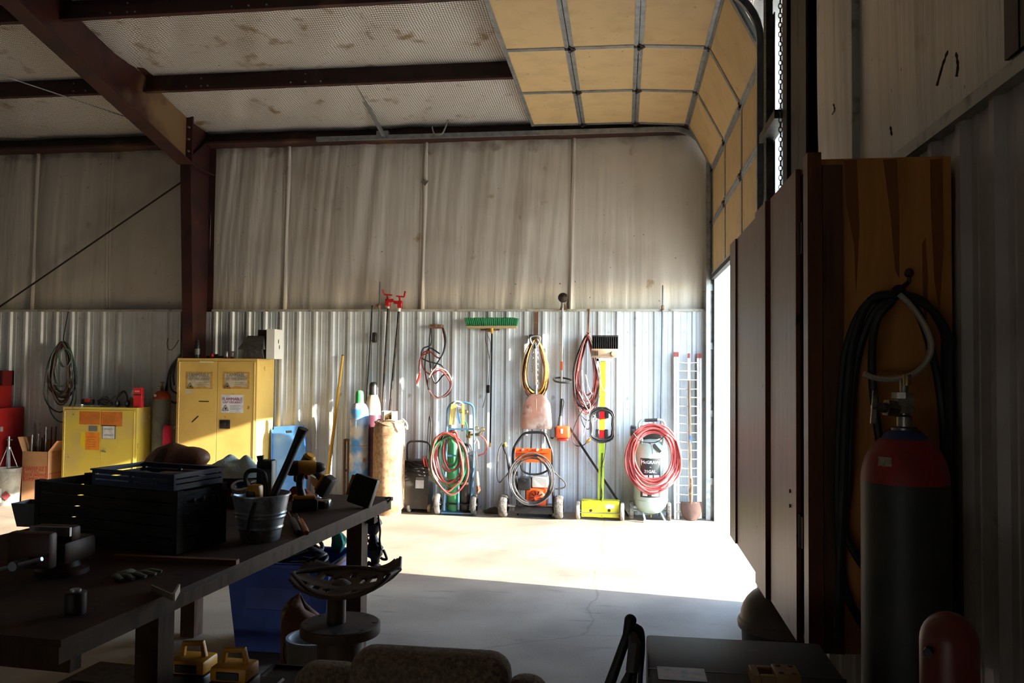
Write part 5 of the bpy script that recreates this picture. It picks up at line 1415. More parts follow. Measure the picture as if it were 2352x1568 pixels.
# low
xl1 = at(347, 938, Y=YB-.16).x; yl = at(321, 936, X=xl1).y-.06
xl0 = at(145, 935, Y=yl).x; zl = at(230, 935, Y=yl).z
low, ld1, ld2 = cabinet('low_safety_cabinet', 'low bright yellow two door storage cabinet left of the column', xl0, xl1, yl, zl, at(231, 1000, Y=yl).x, m_ycab2, YB-.16)
m_orb = mat('orange_label', '#c8742a', .6, 0, '#b5611e', 7); m_orn = mat('orange_note', '#e0861f', .6, 0, '#cf7414', 12)
plate(ld1, yl, 183, 230, 944, 975, m_orb, 'faded_band', .001); plate(ld2, yl, 233, 281, 945, 979, m_orb, 'faded_band', .001)
ptext(ld1, yl, 'FLAM', .075, 212, 962, mat('faded_print', '#b0702f', .6), .0022, .0003); ptext(ld2, yl, 'MABLE', .075, 256, 963, MATS['faded_print'], .0022, .0003)
plate(ld1, yl, 204, 224, 977, 990, m_grey, 'grey_label', .001)
plate(ld1, yl, 186, 198, 991, 1028, mat('yellow_sheet', '#d8c01c', .6), 'yellow_sheet', .001)
plate(ld1, yl, 197, 229, 992, 1033, m_orn, 'orange_note', .0016)
for k in range(5): plate(ld1, yl, 200+2*(k % 3), 222-3*(k % 2), 1003+5.5*k, 1004+5.5*k, m_rust, 'handwriting', .0022)
plate(ld2, yl, 235, 266, 976, 1008, m_grey, 'paper_backing', .001)
plate(ld2, yl, 237, 263, 978, 1007, m_paper, 'paper_sign', .0018)
ptext(ld2, yl, 'MECHANICAL', .026, 250, 985, m_ink, .0028, 0, .8); ptext(ld2, yl, 'MAINTENANCE', .026, 250, 999, m_ink, .0028, 0, .72)
h = B(); c = at(237, 1035, Y=yl-.004); h.cyl(c, c+V((0, -.025, 0)), .012, n=10).bar(c+V((0, -.025, .004)), c+V((.055, -.03, -.012)), .014, .01, (0, 1, 0)); h.build('door_handle', m_chrome, ld2)
c = at(345, 956, X=xl1); B().lathe([(.03, 0), (.03, .006), (.018, .008)], (xl1, c.y, c.z), (1, 0, 0), 14).build('vent_bung', m_ycab2, low)
# --- on the tall cabinet
ty_ = yf+.12
def T0(px, Y=ty_): return V((at(px, 823, Y=Y).x, Y, zt))
t = thing('spray_bottle', 'dark glossy can with chrome top standing at the left end of the tall yellow cabinet', 'can', T0(453))
c = T0(453); hz_ = at(453, 779, Y=ty_).z-zt
B().lathe([(.030, 0), (.032, .01), (.032, hz_*.65), (.026, hz_*.75), (.024, hz_*.9), (.014, hz_)], c, n=18).build('body', mat('dark_glossy_can', '#35393c', .2, .6), t)
B().lathe([(.0325, hz_*.2), (.0325, hz_*.5)], c, n=18, caps=False).build('label_band', m_grey, t)
for k, px in enumerate((520, 533.5)):
    c = T0(px); h_ = .090
    t = thing('drink_can', ('left' if k == 0 else 'right')+' one of two small silver and maroon cans on the tall yellow cabinet', 'can', c, 'two small cans on the tall cabinet')
    B().lathe([(.024, 0), (.028, .006), (.028, h_-.012), (.023, h_)], c, n=18).build('body', mat('silver_can', '#a9a6a6', .35, .7, '#7a3038', 12, .52, .58), t)
    B().lathe([(.023, h_), (.024, h_+.003), (.02, h_+.001)], c, n=18).build('rim', m_chrome, t)
t = thing('gear_puller', 'low dark pulley puller lying on the tall yellow cabinet between the can and drink cans', 'puller', T0(492))
c = T0(492); B().bar(c+V((-.10, 0, .018)), c+V((.11, .02, .02)), .03, .03).cyl(c+V((-.02, 0, .035)), c+V((.05, 0, .045)), .016, n=10).build('body', m_dark, t)
B().cyl(c+V((-.03, -.03, .03)), c+V((.0, -.04, .04)), .02, n=10).build('red_knob', m_redcast, t)
# bird feeder like box and white carton
fy = yf+.10
c0, c1 = T0(565, fy), T0(612, fy)
t = thing('shingled_box', 'dark weathered box with a sloping lid on the tall yellow cabinet', 'box', (c0+c1)/2)
m_shg = mat('weathered_shingle', '#3e3a35', .9, 0, '#2a2724', 20, bump=.4, bscale=60)
h1 = at(590, 801, Y=fy).z-zt; h2 = at(590, 771, Y=fy).z-zt
B().hexa([(c0.x+.005, fy-.08, zt), (c1.x, fy-.08, zt), (c1.x, fy+.10, zt), (c0.x+.005, fy+.10, zt), (c0.x+.03, fy-.08, zt+h1), (c1.x-.03, fy-.08, zt+h1), (c1.x-.03, fy+.1, zt+h1), (c0.x+.03, fy+.1, zt+h1)]).build('body', m_shg, t)
B().hexa([(c0.x-.05, fy-.13, zt+h1-.01), (c1.x+.01, fy-.13, zt+h1-.01), (c1.x+.01, fy+.12, zt+h1-.01), (c0.x-.05, fy+.12, zt+h1-.01), (c0.x+.03, fy-.03, zt+h2), (c1.x-.02, fy-.03, zt+h2), (c1.x-.02, fy+.05, zt+h2), (c0.x+.03, fy+.05, zt+h2)]).build('sloping_lid', m_shg, t)
wx0, wx1 = T0(616, fy).x, T0(637, fy).x
h3 = at(620, 756, Y=fy).z-zt
t = thing('white_carton', 'white cardboard carton with an open dark flap at the right end of the tall cabinet', 'carton', ((wx0+wx1)/2, fy, zt))
B().box(wx0, wx1-.015, fy-.06, fy+.2, zt, zt+h3).build('carton', m_white_paint, t)
fx = T0(592, fy+.14).x
B().box(fx, wx0, fy+.13, fy+.136, zt+.20, zt+h3).build('flap', mat('dark_carton_inside', '#3f2a20', .8), t)
for dz, dx in ((.22, .03), (.15, .06)): B().ball((wx1-.015, fy+.03+dx, zt+dz), (.003, .014, .03), 10, 6).build('printed_mark', m_ink, t)
# --- on the low cabinet
def L0(px, dy=.1): return V((at(px, 930, Y=yl+dy).x, yl+dy, zl+.001))
c = L0(200)
t = thing('angle_grinder', 'black and red angle grinder lying on the low yellow cabinet', 'power tool', c)
B().rbox(c.x-.07, c.x+.09, c.y-.04, c.y+.04, zl+.03, zl+.10, .02, 2).build('body', m_blk, t)
B().rbox(c.x-.02, c.x+.07, c.y-.043, c.y+.043, zl+.05, zl+.105, .015, 2).build('red_cover', MATS['red_clamp'], t)
B().cyl((c.x-.08, c.y-.02, zl+.0), (c.x-.08, c.y-.02, zl+.03), .06, n=18).build('disc_guard', m_galv, t)
c = L0(212, .05)
t = thing('steel_wrench', 'bright steel wrench lying on the front of the low yellow cabinet', 'wrench', c)
B().bar(c+V((-.12, -.0, .012)), c+V((.12, .0, .012)), .02, .012).build('shank', m_chrome, t)
for s_ in (-1, 1): B().torus(c+V((s_*.13, 0, .012)), .018, .007, n=14, m=6).build('jaw', m_chrome, t)
c = L0(240)
t = thing('cord_tangle', 'tangled black cord heaped on the low yellow cabinet', 'cord', c)
for i in range(5):
    B().tube([c+V((rnd(-.02, .02)+.09*math.cos(a)*(1-.1*i), .05*math.sin(a), .032+.018*i+.02*math.sin(a*2+i))) for a in [2*PI*k/20 for k in range(20)]], .007, 6, True).build('cord_loop', m_blkcord, t)
B().tube(smooth_path([c+V((.05, 0, .05)), c+V((.10, 0, .10)), c+V((.16, -.01, .14))], 5), .005, 6).build('cord_end', m_blkcord, t)
c = L0(281)
t = thing('ear_muffs', 'black ear muffs and goggles propped on the low yellow cabinet', 'ear muffs', c)
B().tube(smooth_path([c+V((-.07, 0, .02)), c+V((-.065, 0, .12)), c+V((0, .02, .20)), c+V((.06, 0, .14)), c+V((.07, 0, .03))], 5), .016, 8, flat=.6).build('head_band', m_blk, t)
for s_ in (-1, 1): B().ball(c+V((s_*.07, 0, .045)), (.028, .045, .045), 12, 8).build('cup', m_blk, t)
c = L0(300)
t = thing('small_carton', 'tilted small brown and white carton behind the red box', 'carton', c+V((0, .08, 0)))
R3 = Matrix.Rotation(math.radians(28), 3, 'Y')
B().cbox(c+V((.01, .10, .13)), (.10, .07, .21), R3).build('carton', mat('kraft_card', '#8a6a4a', .8), t)
B().cbox(c+V((.003, .062, .165)), (.085, .005, .10), R3).build('printed_panel', m_paper, t)
c = L0(318, .06)
t = thing('red_box', 'bright red product box standing on the right of the low yellow cabinet', 'box', c)
hb = at(318, 890, Y=yl+.06).z-zl
B().rbox(c.x-.052, c.x+.055, c.y-.03, c.y+.03, zl, zl+hb, .003, 1).build('box', mat('red_card', '#c8282f', .4, 0, '#a81f28', 6), t)
B().box(c.x-.052, c.x+.055, c.y-.0312, c.y-.03, zl+hb*.62, zl+hb*.68).build('black_band', m_ink, t)
B().box(c.x-.035, c.x+.03, c.y-.0312, c.y-.03, zl+hb*.78, zl+hb*.86).build('white_print', mat('pink_print', '#d98a88', .5), t)
# --- cylinder, pink tank and hoses by the column
t, x, z = back_cyl('grey_gas_cylinder', 'grey gas cylinder with orange red shoulder between the yellow cabinets', 369, YB-.20, .113, 897, 916, mat('grey_cylinder_paint', '#5c625c', .5, 0, '#4c514c', 6), mat('orange_red_shoulder', '#a33e24', .5, 0, '#7d3320', 8))
B().cyl((x, YB-.2, z-.01), (x, YB-.2, z+.06), .022, n=10).cyl((x, YB-.2, z+.04), (x-.05, YB-.23, z+.05), .012, n=8).cyl((x, YB-.2, z+.06), (x, YB-.2, z+.11), .010, n=8).build('valve', m_brass, t)
B().lathe([(.03, 0), (.03, .008)], (x, YB-.2, z+.105), n=12).build('handwheel', m_rust, t)
c = at(362, 905, Y=YB-.31)
B().grid(lambda a_, b2: (x+.1135*math.cos(4.2+.4*a_)*.985, YB-.2+.1135*math.sin(4.2+.4*a_)*.985, z-.075+.03*b2), 5, 1).build('paper_label', m_paper, t)
px_ = at(397, 1000, Y=YB-.28); r_ = .055
t = thing('pink_extinguisher', 'faded pink red fire extinguisher beside the tall yellow cabinet', 'fire extinguisher', (px_.x-.03, YB-.36, 0))
z1 = at(397, 975, Y=YB-.36).z
B().lathe([(r_*.95, 0), (r_, .02), (r_, z1-.06), (r_*.8, z1-.02), (r_*.35, z1)], (px_.x-.03, YB-.36, 0), n=22).build('body', mat('pink_red_paint', '#d02a52', .4, 0, '#b02246', 5), t)
B().cyl((px_.x-.03, YB-.36, z1-.02), (px_.x-.03, YB-.36, z1+.05), .02, n=10).build('valve', m_dark, t)
gq = at(401, 982, Y=YB-.43); B().cyl(gq, gq+V((0, .02, 0)), .020, n=14).build('gauge', m_chrome, t)
t = thing('black_hose_loops', 'black hoses looped on the wall beside the red column', 'hose', at(395, 920, Y=YH))
for lp in ([(408, 822), (392, 845), (384, 880), (385, 910), (400, 925), (410, 920)], [(412, 818), (398, 838), (391, 870), (395, 895), (410, 905)], [(415, 815), (404, 830), (398, 860), (400, 885)], [(384, 880), (378, 905), (375, 930)]):
    B().tube(smooth_path(P(lp, YH+.02), 5), .012, 8).build('hose_loop', m_blkcord, t)
t = thing('wire_loop', 'thin wire hanging in a loop on the liner left of the column', 'wire', at(395, 805, Y=YH))
B().tube(smooth_path(P([(386, 776), (384, 790), (388, 803), (398, 800), (411, 780)], YH+.02), 6), .005, 6).build('wire', m_rust, t)
# --- hose bundle on the left liner
t = thing('hose_bundle', 'bundle of green and dark twin hoses hanging on the left liner', 'hose', at(145, 965, Y=YH))
B().tube(smooth_path(P([(158, 709), (152, 740), (146, 775), (147, 795)], YH+.03), 5), .006, 6).build('hanging_rope', m_dark, t)
tp = at(149, 786, Y=YH-.04)
hm = [mat('dusty_green_hose', '#3f5a4c', .5), mat('dusty_maroon_hose', '#4a2c26', .5), m_blkcord, mat('grey_green_hose', '#5b6d60', .5), MATS['dusty_maroon_hose']]
for i in range(15):
    pts = teardrop(tp+V((rnd(-.02, .02), 0, rnd(-.015, .01))), rnd(.11, .245), rnd(.6, 1.0), YH-.03-.005*i, i*1.3, .25)
    B().tube(pts, .0095, 7, True).build('hose_loop', hm[i % 5], t)
for i in range(2):
    B().tube(ring(at(152, 822, Y=YH-.1), .085+.01*i, .12, YH-.115-.012*i, 24, wob=.1, seed=i), .008, 7, True).build('hose_loop', hm[3*i], t)
B().cyl(at(158, 882, Y=YH-.12), at(159, 890, Y=YH-.12), .012, n=8).build('fitting', m_brass, t)
# --- red tool cabinet
m_redcab = mat('red_tool_enamel', '#86110f', .42, 0, '#6c0f10', 4)
rx1 = at(56, 945, Y=YB-.05).x
t = thing('red_tool_cabinet', 'red enamelled tool cabinet at the left edge below the liner', 'tool cabinet', (rx1-.3, YB-.3, 0))
zr = at(40, 939, Y=YB-.55).z
B().box(rx1-.70, rx1, YB-.55, YB-.05, .08, zr).build('body', m_redcab, t)
for k in range(5):
    z0 = .12+(zr-.2)*k/5
    d_ = B().rbox(rx1-.67, rx1-.03, YB-.565, YB-.545, z0, z0+(zr-.2)/5-.015, .004, 1).build('drawer', m_redcab, t)
    B().box(rx1-.65, rx1-.05, YB-.58, YB-.565, z0+(zr-.2)/5-.045, z0+(zr-.2)/5-.03).build('pull', m_chrome, d_)
for sx in (-.62, -.08): 
    for sy in (.12, .48): B().cyl((rx1+sx-.015, YB-sy, .04), (rx1+sx+.015, YB-sy, .04), .04, n=14).build('caster', m_rub, t)
c = at(4, 985, Y=YB-.565); B().box(c.x-.02, c.x+.015, YB-.567, YB-.565, c.z-.03, c.z+.03).build('sticker', m_paper, t)
rx2, rx3 = at(26, 900, Y=YB-.12).x, at(32, 865, Y=YB-.1).x
z2_, z3_ = at(20, 886, Y=YB-.5).z, at(20, 851, Y=YB-.3).z
t = thing('red_tool_chest', 'small red tool chest with raised lid on top of the red cabinet', 'tool chest', (rx2-.2, YB-.3, zr))
B().rbox(rx2-.5, rx2, YB-.5, YB-.1, zr, z2_, .006, 1).build('body', m_redcab, t)
B().box(rx3-.5, rx3, YB-.13, YB-.10, z2_, z3_).box(rx3-.02, rx3, YB-.3, YB-.10, z2_, z3_).build('open_lid', mat('dark_red_lid', '#5c0f10', .4), t)
for k in range(2): B().rbox(rx2-.48, rx2-.02, YB-.512, YB-.5, zr+.02+k*.11, zr+.115+k*.11, .003, 1).build('drawer', m_redcab, t)
# --- carton of sweeping compound with rods
m_card = mat('brown_cardboard', '#b98a62', .8, 0, '#a97b54', 4)
yc = YB-.50
a = at(51, 1036, Y=yc); b_ = at(110, 1036, Y=yc); xc0, xc1 = a.x, b_.x; zc_ = a.z
t = thing('sweeping_compound_box', 'open brown cardboard box printed in red, holding metal rods', 'cardboard box', ((xc0+xc1)/2, yc+.15, 0))
dp = .29
B().box(xc0, xc1, yc, yc+.005, 0, zc_).box(xc0, xc1, yc+dp-.005, yc+dp, 0, zc_).box(xc0, xc0+.005, yc, yc+dp, 0, zc_).box(xc1-.005, xc1, yc, yc+dp, 0, zc_).box(xc0, xc1, yc, yc+dp, 0, .005).build('carton', m_card, t)
for pts in ([(xc0, yc, zc_), (xc0, yc+dp, zc_), (xc0-.09, yc+dp, zc_+.17), (xc0-.07, yc, zc_+.18)], [(xc1, yc, zc_), (xc1, yc+dp, zc_), (xc1+.11, yc+dp, zc_+.13), (xc1+.12, yc, zc_+.14)], [(xc0, yc+dp, zc_), (xc1, yc+dp, zc_), (xc1-.01, yc+dp+.08, zc_+.12), (xc0+.01, yc+dp+.08, zc_+.12)]):
    B().prism(pts, (.003, .001, .001)).build('flap', m_card, t)
def cline(px0, px1, py0, py1, e=.0015):
    a, b_ = at(px0, py0, Y=yc), at(px1, py1, Y=yc); B().box(a.x, b_.x, yc-e, yc, b_.z, a.z).build('print_rule', m_redink, t)
cline(54, 106, 1070, 1071); cline(54, 106, 1104, 1105); cline(54, 55, 1070, 1105); cline(105, 106, 1070, 1105)
for body, sz, py, sq in (('SWEEP-EZ', .070, 1077, .84), ('OIL BASE', .034, 1084, .9), ('FLOOR SWEEPING', .058, 1091, .66), ('COMPOUND', .058, 1100, .9)):
    c = at(80, py, Y=yc); text(body, sz, face_T((c.x, yc-.002, c.z)), m_redink, t, bold=.0006, squash=sq)
for k, (z0, z1) in enumerate(((.40, .41), (.20, .21))): B().box(xc1, xc1+.0012, yc+.03, yc+dp-.03, z0-.05, z1-.05).build('print_rule', m_redink, t)
for yy in (yc+.03, yc+dp-.036): B().box(xc1, xc1+.0012, yy, yy+.006, .15, .36).build('print_rule', m_redink, t)
for i in range(11):
    bx, by2 = xc0+.05+(xc1-xc0-.1)*(i+.5)/11+rnd(-.008, .008), yc+.06+.17*((i*5) % 11)/10
    hgt = zc_+rnd(.12, .36)
    o = B().cyl((bx, by2, .006), (bx+rnd(-.03, .03), by2+rnd(-.02, .03), hgt), rnd(.006, .013), n=8).build('metal_rod', m_dark if i % 3 else m_galv)
    tag(o, 'dark steel rod standing in the open printed cardboard box' if i % 3 else 'bright galvanised rod standing in the open printed cardboard box', 'rod', 'dark rods in the cardboard box' if i % 3 else 'bright rods in the cardboard box')
# --- pail with jack stand
pl = V((at(17, 1130, Y=YB-.75).x, YB-.75, 0)); zp = at(26, 1074, Y=YB-.75).z
t = thing('plastic_pail', 'grey plastic pail with white label and red diamond placard', 'pail', pl)
B().lathe([(.125, 0), (.13, .01), (.148, zp-.06), (.152, zp-.05), (.148, zp-.04), (.15, zp-.01), (.154, zp), (.146, zp), (.142, zp-.05), (.12, .03), (.001, .03)], pl, n=32, caps=False).build('bucket', mat('dirty_white_plastic', '#9a9890', .5, 0, '#6b6862', 6), t)
B().grid(lambda u, v: (pl.x+.142*math.cos(4.2+.75*u), pl.y+.142*math.sin(4.2+.75*u), .05+.17*v), 8, 1).build('label', m_paper, t)
B().grid(lambda u, v: (pl.x+.1435*math.cos(4.25+.22*u), pl.y+.1435*math.sin(4.25+.22*u), .15+.05*v), 5, 1).build('red_label_block', mat('dark_red_print', '#6b1f22', .6), t)
cz = V((pl.x+.142*math.cos(5.3), pl.y+.142*math.sin(5.3), .13)); tv = V((-math.sin(5.3), math.cos(5.3), 0)); nv = V((math.cos(5.3), math.sin(5.3), 0))
B().prism([cz+tv*.05, cz+V((0, 0, .06)), cz-tv*.05, cz-V((0, 0, .06))], nv*.006).build('diamond_placard', MATS['dark_red_print'], t)
B().tube([(pl.x+.155*math.cos(a), pl.y-.02+.155*math.sin(a)*.2-.14, zp-.05-.13*math.sin(PI*k/14)) for k, a in enumerate([PI+PI*j/14 for j in range(15)])], .004, 6).build('wire_bail', m_galv, t)
t = thing('jack_stand', 'grey steel jack stand sitting on top of the pail', 'jack stand', pl+V((0, 0, zp)))
jt = at(34, 1030, Y=pl.y).z
for k in range(4):
    a = PI/4+PI/2*k
    B().bar((pl.x+.10*math.cos(a), pl.y+.10*math.sin(a), zp+.005), (pl.x+.02*math.cos(a), pl.y+.02*math.sin(a), jt), .03, .008, (math.cos(a), math.sin(a), 0)).build('leg', m_galv, t)
B().cyl((pl.x, pl.y, jt-.03), (pl.x, pl.y, jt+.02), .028, n=12).build('collar', m_galv, t)
B().cyl((pl.x, pl.y, jt), (pl.x, pl.y, at(34, 1002, Y=pl.y).z), .013, n=10).build('ratchet_post', m_galv, t)
B().bar((pl.x-.03, pl.y, at(34, 1010, Y=pl.y).z), (pl.x+.05, pl.y, at(34, 1010, Y=pl.y).z), .012, .012).build('handle', m_galv, t)
random.seed(11)
# ================================================================ WORKBENCH AND WHAT LIES ON IT
BZ = .92
m_plate = mat('dark_bench_board', '#40291c', .75, 0, '#2e1d14', 5, col3='#46301f', scale3=9, lo3=.6, hi3=.75, bump=.05, spec=.2)  # dark brown board tone, mottled at random
m_timber = mat('dark_bench_timber', '#463122', .8, 0, '#332317', 6, stretch=(4, 4, .8), spec=.2)
A_, B_ = at(140, 1470, Z=BZ), at(903, 1141, Z=BZ)        # right hand edge, near and far
ex = (B_-A_).normalized(); wx = V((-ex.y, ex.x, 0))       # along the edge, and to the left
t = thing('workbench', 'heavy timber workbench with a dark brown top', 'workbench', (A_+B_)/2 + wx*.7 - V((0, 0, BZ)))
L_ = (B_-A_).length; W_ = 1.45
def bp(a, w, z=0): return A_ + ex*a + wx*w + V((0, 0, z))
def bbox(a0, a1, w0, w1, z0, z1): 
    return B().hexa([bp(a0, w0, z0), bp(a1, w0, z0), bp(a1, w1, z0), bp(a0, w1, z0), bp(a0, w0, z1), bp(a1, w0, z1), bp(a1, w1, z1), bp(a0, w1, z1)])
bbox(0, L_, 0, W_, -.022, 0).build('bench_top', m_plate, t)
bbox(.0, L_-.02, .006, .05, -.075, -.022).build('edge_rail', m_timber, t)
bbox(.05, L_-.05, W_-.05, W_, -.12, -.022).build('edge_rail', m_timber, t)
for a in (.1, L_-.2): bbox(a, a+.05, .05, W_-.05, -.14, -.022).build('cross_bearer', m_timber, t)
for a, w in ((.62, .10), (L_-.28, .10), (.30, W_-.2), (L_-.28, W_-.2)):
    bbox(a, a+.10, w, w+.10, -BZ, -.022).build('leg', m_timber, t)
B().bar(bp(.25, .14, -.25), bp(.66, .14, -.85), .05, .09, wx).build('brace', m_timber, t)
bbox(.65, 1.75, .15, W_-.2, -.80, -.77).build('lower_shelf', m_timber, t)
def on(px, py): return at(px, py, Z=BZ)
def yat(p): return p.y
# --- black slatted crate
FR = V((-1.97, 3.45, BZ)); fl_ = V((-.86, .22, 0)).normalized(); fb_ = V((-fl_.y, fl_.x, 0)); fb_ = -fb_ if fb_.y < 0 else fb_
CL, CD, CH = .895, .31, .285
t = thing('black_crate', 'large black slatted crate on the workbench', 'crate', FR+fl_*CL/2+fb_*CD/2)
m_crate = mat('black_crate_wood', '#1e1b19', .6, 0, '#2b2724', 8, stretch=(1, 1, 4), bump=.15, spec=.2)
def cp(a, d, z): return FR + fl_*a + fb_*d + V((0, 0, z))
def cbx(a0, a1, d0, d1, z0, z1):
    return B().hexa([cp(a0, d0, z0), cp(a1, d0, z0), cp(a1, d1, z0), cp(a0, d1, z0), cp(a0, d0, z1), cp(a1, d0, z1), cp(a1, d1, z1), cp(a0, d1, z1)])
cbx(0, CL, 0, CD, .004, .02).build('base', m_crate, t)
for k in range(5):
    z0 = .02 + k*(CH-.02)/5; z1 = z0+(CH-.02)/5-.007
    for d0, d1 in ((0, .014), (CD-.014, CD)): cbx(.02, CL-.02, d0, d1, z0, z1).build('slat', m_crate, t)
    for a0, a1 in ((0, .014), (CL-.014, CL)): cbx(a0, a1, .02, CD-.02, z0, z1).build('end_slat', m_crate, t)
for a in (0, CL-.03):
    for d in (0, CD-.03): cbx(a-.003 if a == 0 else a, a+.033, d-.003, d+.033, .004, CH).build('corner_post', m_crate, t)
for k, d in enumerate((.10, .16, .22)):
    c = cp(-.004, d, CH-.055); B().ball(c, (.006, .012, .012), 8, 6).build('handle_hole', m_dark, t)
# --- blue tray on the crate
m_navy = mat('navy_plastic', '#16264a', .45, 0, '#101c38', 6)
t = thing('blue_tray', 'shallow navy blue plastic tray resting on the black crate', 'tray', cp(.28, CD/2, CH))
def trx(a0, a1, d0, d1, z0, z1): return cbx(a0, a1, d0, d1, CH+z0, CH+z1)
a0, a1, d0, d1, hT = .02, .52, -.003, CD-.0, .075
trx(a0, a1, d0, d1, .001, .008).build('base', m_navy, t)
for k in range(3):
    z0, z1 = .008+k*.023, .008+k*.023+.016
    for (p, q, r, s) in ((a0, a1, d0, d0+.008), (a0, a1, d1-.008, d1), (a0, a0+.008, d0, d1), (a1-.008, a1, d0, d1)): trx(p, q, r, s, z0, z1).build('side_slat', m_navy, t)
for (p, q, r, s) in ((a0-.006, a1+.006, d0-.006, d0+.012), (a0-.006, a1+.006, d1-.012, d1+.006), (a0-.006, a0+.012, d0, d1), (a1-.012, a1+.006, d0, d1)): trx(p, q, r, s, hT-.008, hT).build('rim', m_navy, t)
for a in (a0, (a0+a1)/2, a1-.02):
    for d in (d0, d1-.012): trx(a, a+.02, d, d+.012, .008, hT-.004).build('post', m_navy, t)
c = cp(.33, .12, CH+.008); o = B().ball(c+V((0, 0, .028)), (.055, .035, .026), 14, 8).build('wrapped_part', mat('grey_wrap', '#5a564f', .7)); tag(o, 'greyish wrapped part lying in the blue tray', 'part')
c = cp(.16, .16, CH+.008); o = B().rbox(c.x-.09, c.x+.09, c.y-.04, c.y+.04, c.z+.001, c.z+.05, .008, 1).build('small_brown_box', mat('brown_box_card', '#6b4a32', .8)); tag(o, 'small brown box lying in the blue tray', 'box')
# --- leather bag behind the crate
lb_ = V((at(397, 1060, Y=4.25).x, 4.25, BZ)); lt = at(400, 1016, Y=4.25).z
m_lea = mat('brown_leather', '#7a4c30', .6, 0, '#5e3a24', 5, bump=.25, bscale=25)
t = thing('leather_bag', 'brown leather tool bag slumped behind the black crate', 'bag', lb_)
def bag(u, v):
    a = u*2*PI; hgt = lt-BZ
    prof = (1-(max(0, v-.45)/.55)**2.2)**.5 if v > .45 else 1
    r = (.19+.012*math.sin(a*3))*(1+.06*mnoise.noise(V((math.cos(a)*2, math.sin(a)*2, v*3))))*max(prof, .02)
    return (lb_.x + r*1.05*math.cos(a), lb_.y + r*.7*math.sin(a), BZ+.002 + hgt*v*(1-.10*math.cos(a+.6)*v*max(prof, .0)) - .05*v*max(0, -math.cos(a))*max(prof, 0))
B().grid(bag, 30, 16).build('body', m_lea, t)
cu_ = V((at(440, 1038, Y=4.22).x, 4.22, at(440, 1038, Y=4.22).z))
B().ball(cu_+V((-.01, .0, -.03)), (.11, .10, .06), 20, 12).build('end_pocket', m_lea, t)
B().grid(lambda u, v: tuple(V(bag(.70+.06*u, .55+.40*v))+V((0, -.006, .004))), 5, 8).build('strap', mat('dark_leather', '#2f1d14', .5), t)
# --- toolbox carrying the towel
c = V((at(520, 1110, Y=4.75).x, 4.75, BZ))
t = thing('dark_toolbox', 'dark steel toolbox behind the galvanised bucket', 'toolbox', c)
B().rbox(c.x-.24, c.x+.2, c.y-.1, c.y+.1, BZ, BZ+.14, .01, 1).build('body', m_dark, t)
B().rbox(c.x-.245, c.x+.205, c.y-.105, c.y+.105, BZ+.14, BZ+.17, .01, 1).build('lid', m_dark, t)
B().tube([(c.x-.08, c.y-.11, BZ+.155), (c.x-.08, c.y-.13, BZ+.12), (c.x+.06, c.y-.13, BZ+.12), (c.x+.06, c.y-.11, BZ+.155)], .006, 6).build('handle', m_chrome, t)
tz = BZ+.172; th_ = at(530, 1052, Y=4.75).z-tz
def towel(u, v):
    a = u*2*PI; r = v
    x = c.x + .02 + .23*r*math.cos(a)*(1+.12*math.sin(3*a)); y = c.y + .105*r*math.sin(a)
    n = mnoise.noise(V((x*9, y*9, 2)))
    return (x, y, tz + max(.004, th_*(1-r**2)**.5*(.9+.35*n) + .05*abs(mnoise.noise(V((x*9, y*9, 5))))*(1-r*r)))
o = B().grid(towel, 40, 14).build('teal_towel', mat('teal_towel_cloth', '#cfe3e2', .9, 0, '#b4cfd0', 10, bump=.3, bscale=90)); tag(o, 'crumpled teal towel heaped behind the bucket of tools', 'towel')
# --- galvanised bucket
bc = V((-1.755, 3.84, BZ))
t = thing('galvanised_bucket', 'galvanised steel bucket holding tools on the bench edge', 'bucket', bc)
m_bkt = mat('spangled_zinc', '#9ba0a5', .35, .55, '#7d8287', 25, .4, .6)
bh = .215; r0, r1 = .092, .136
pr = []
for k in range(49):
    s_ = k/48; r = r0+(r1-r0)*s_
    for zz in (.28, .52, .60): r += .0055*math.exp(-((s_-zz)/.022)**2)
    pr.append((r, .004+bh*s_))
pr += [(r1+.006, bh+.004), (r1+.006, bh+.010), (r1, bh+.012), (r1-.003, bh+.006)] + [(r0+(r1-r0)*s_-.003, .006+bh*s_) for s_ in (.8, .5, .2, .02)] + [(.002, .01)]
B().lathe([(r0-.002, 0)]+pr, bc, n=36, caps=False).build('pail', m_bkt, t)
# bail, hanging down towards the room, with ears
ear = V((math.cos(-.75), math.sin(-.75), 0))
for s_ in (1,):
    e_ = bc+ear*(r1+.002)*s_+V((0, 0, bh-.01)); B().lathe([(.014, -.004), (.016, 0), (.014, .006), (.004, .008)], e_, ear*s_, 14).build('ear', m_bkt, t)
B().tube(smooth_path([bc+V((.03, -.135, .20)), bc+V((.012, -.140, .14)), bc+V((-.005, -.128, .06)), bc+V((.0, -.116, .02))], 5), .0075, 7).build('bail', m_dark, t)
m_dyel = mat('tool_yellow', '#c98a14', .45, 0, '#b07810', 8); m_dblk = mat('tool_black', '#161616', .5)
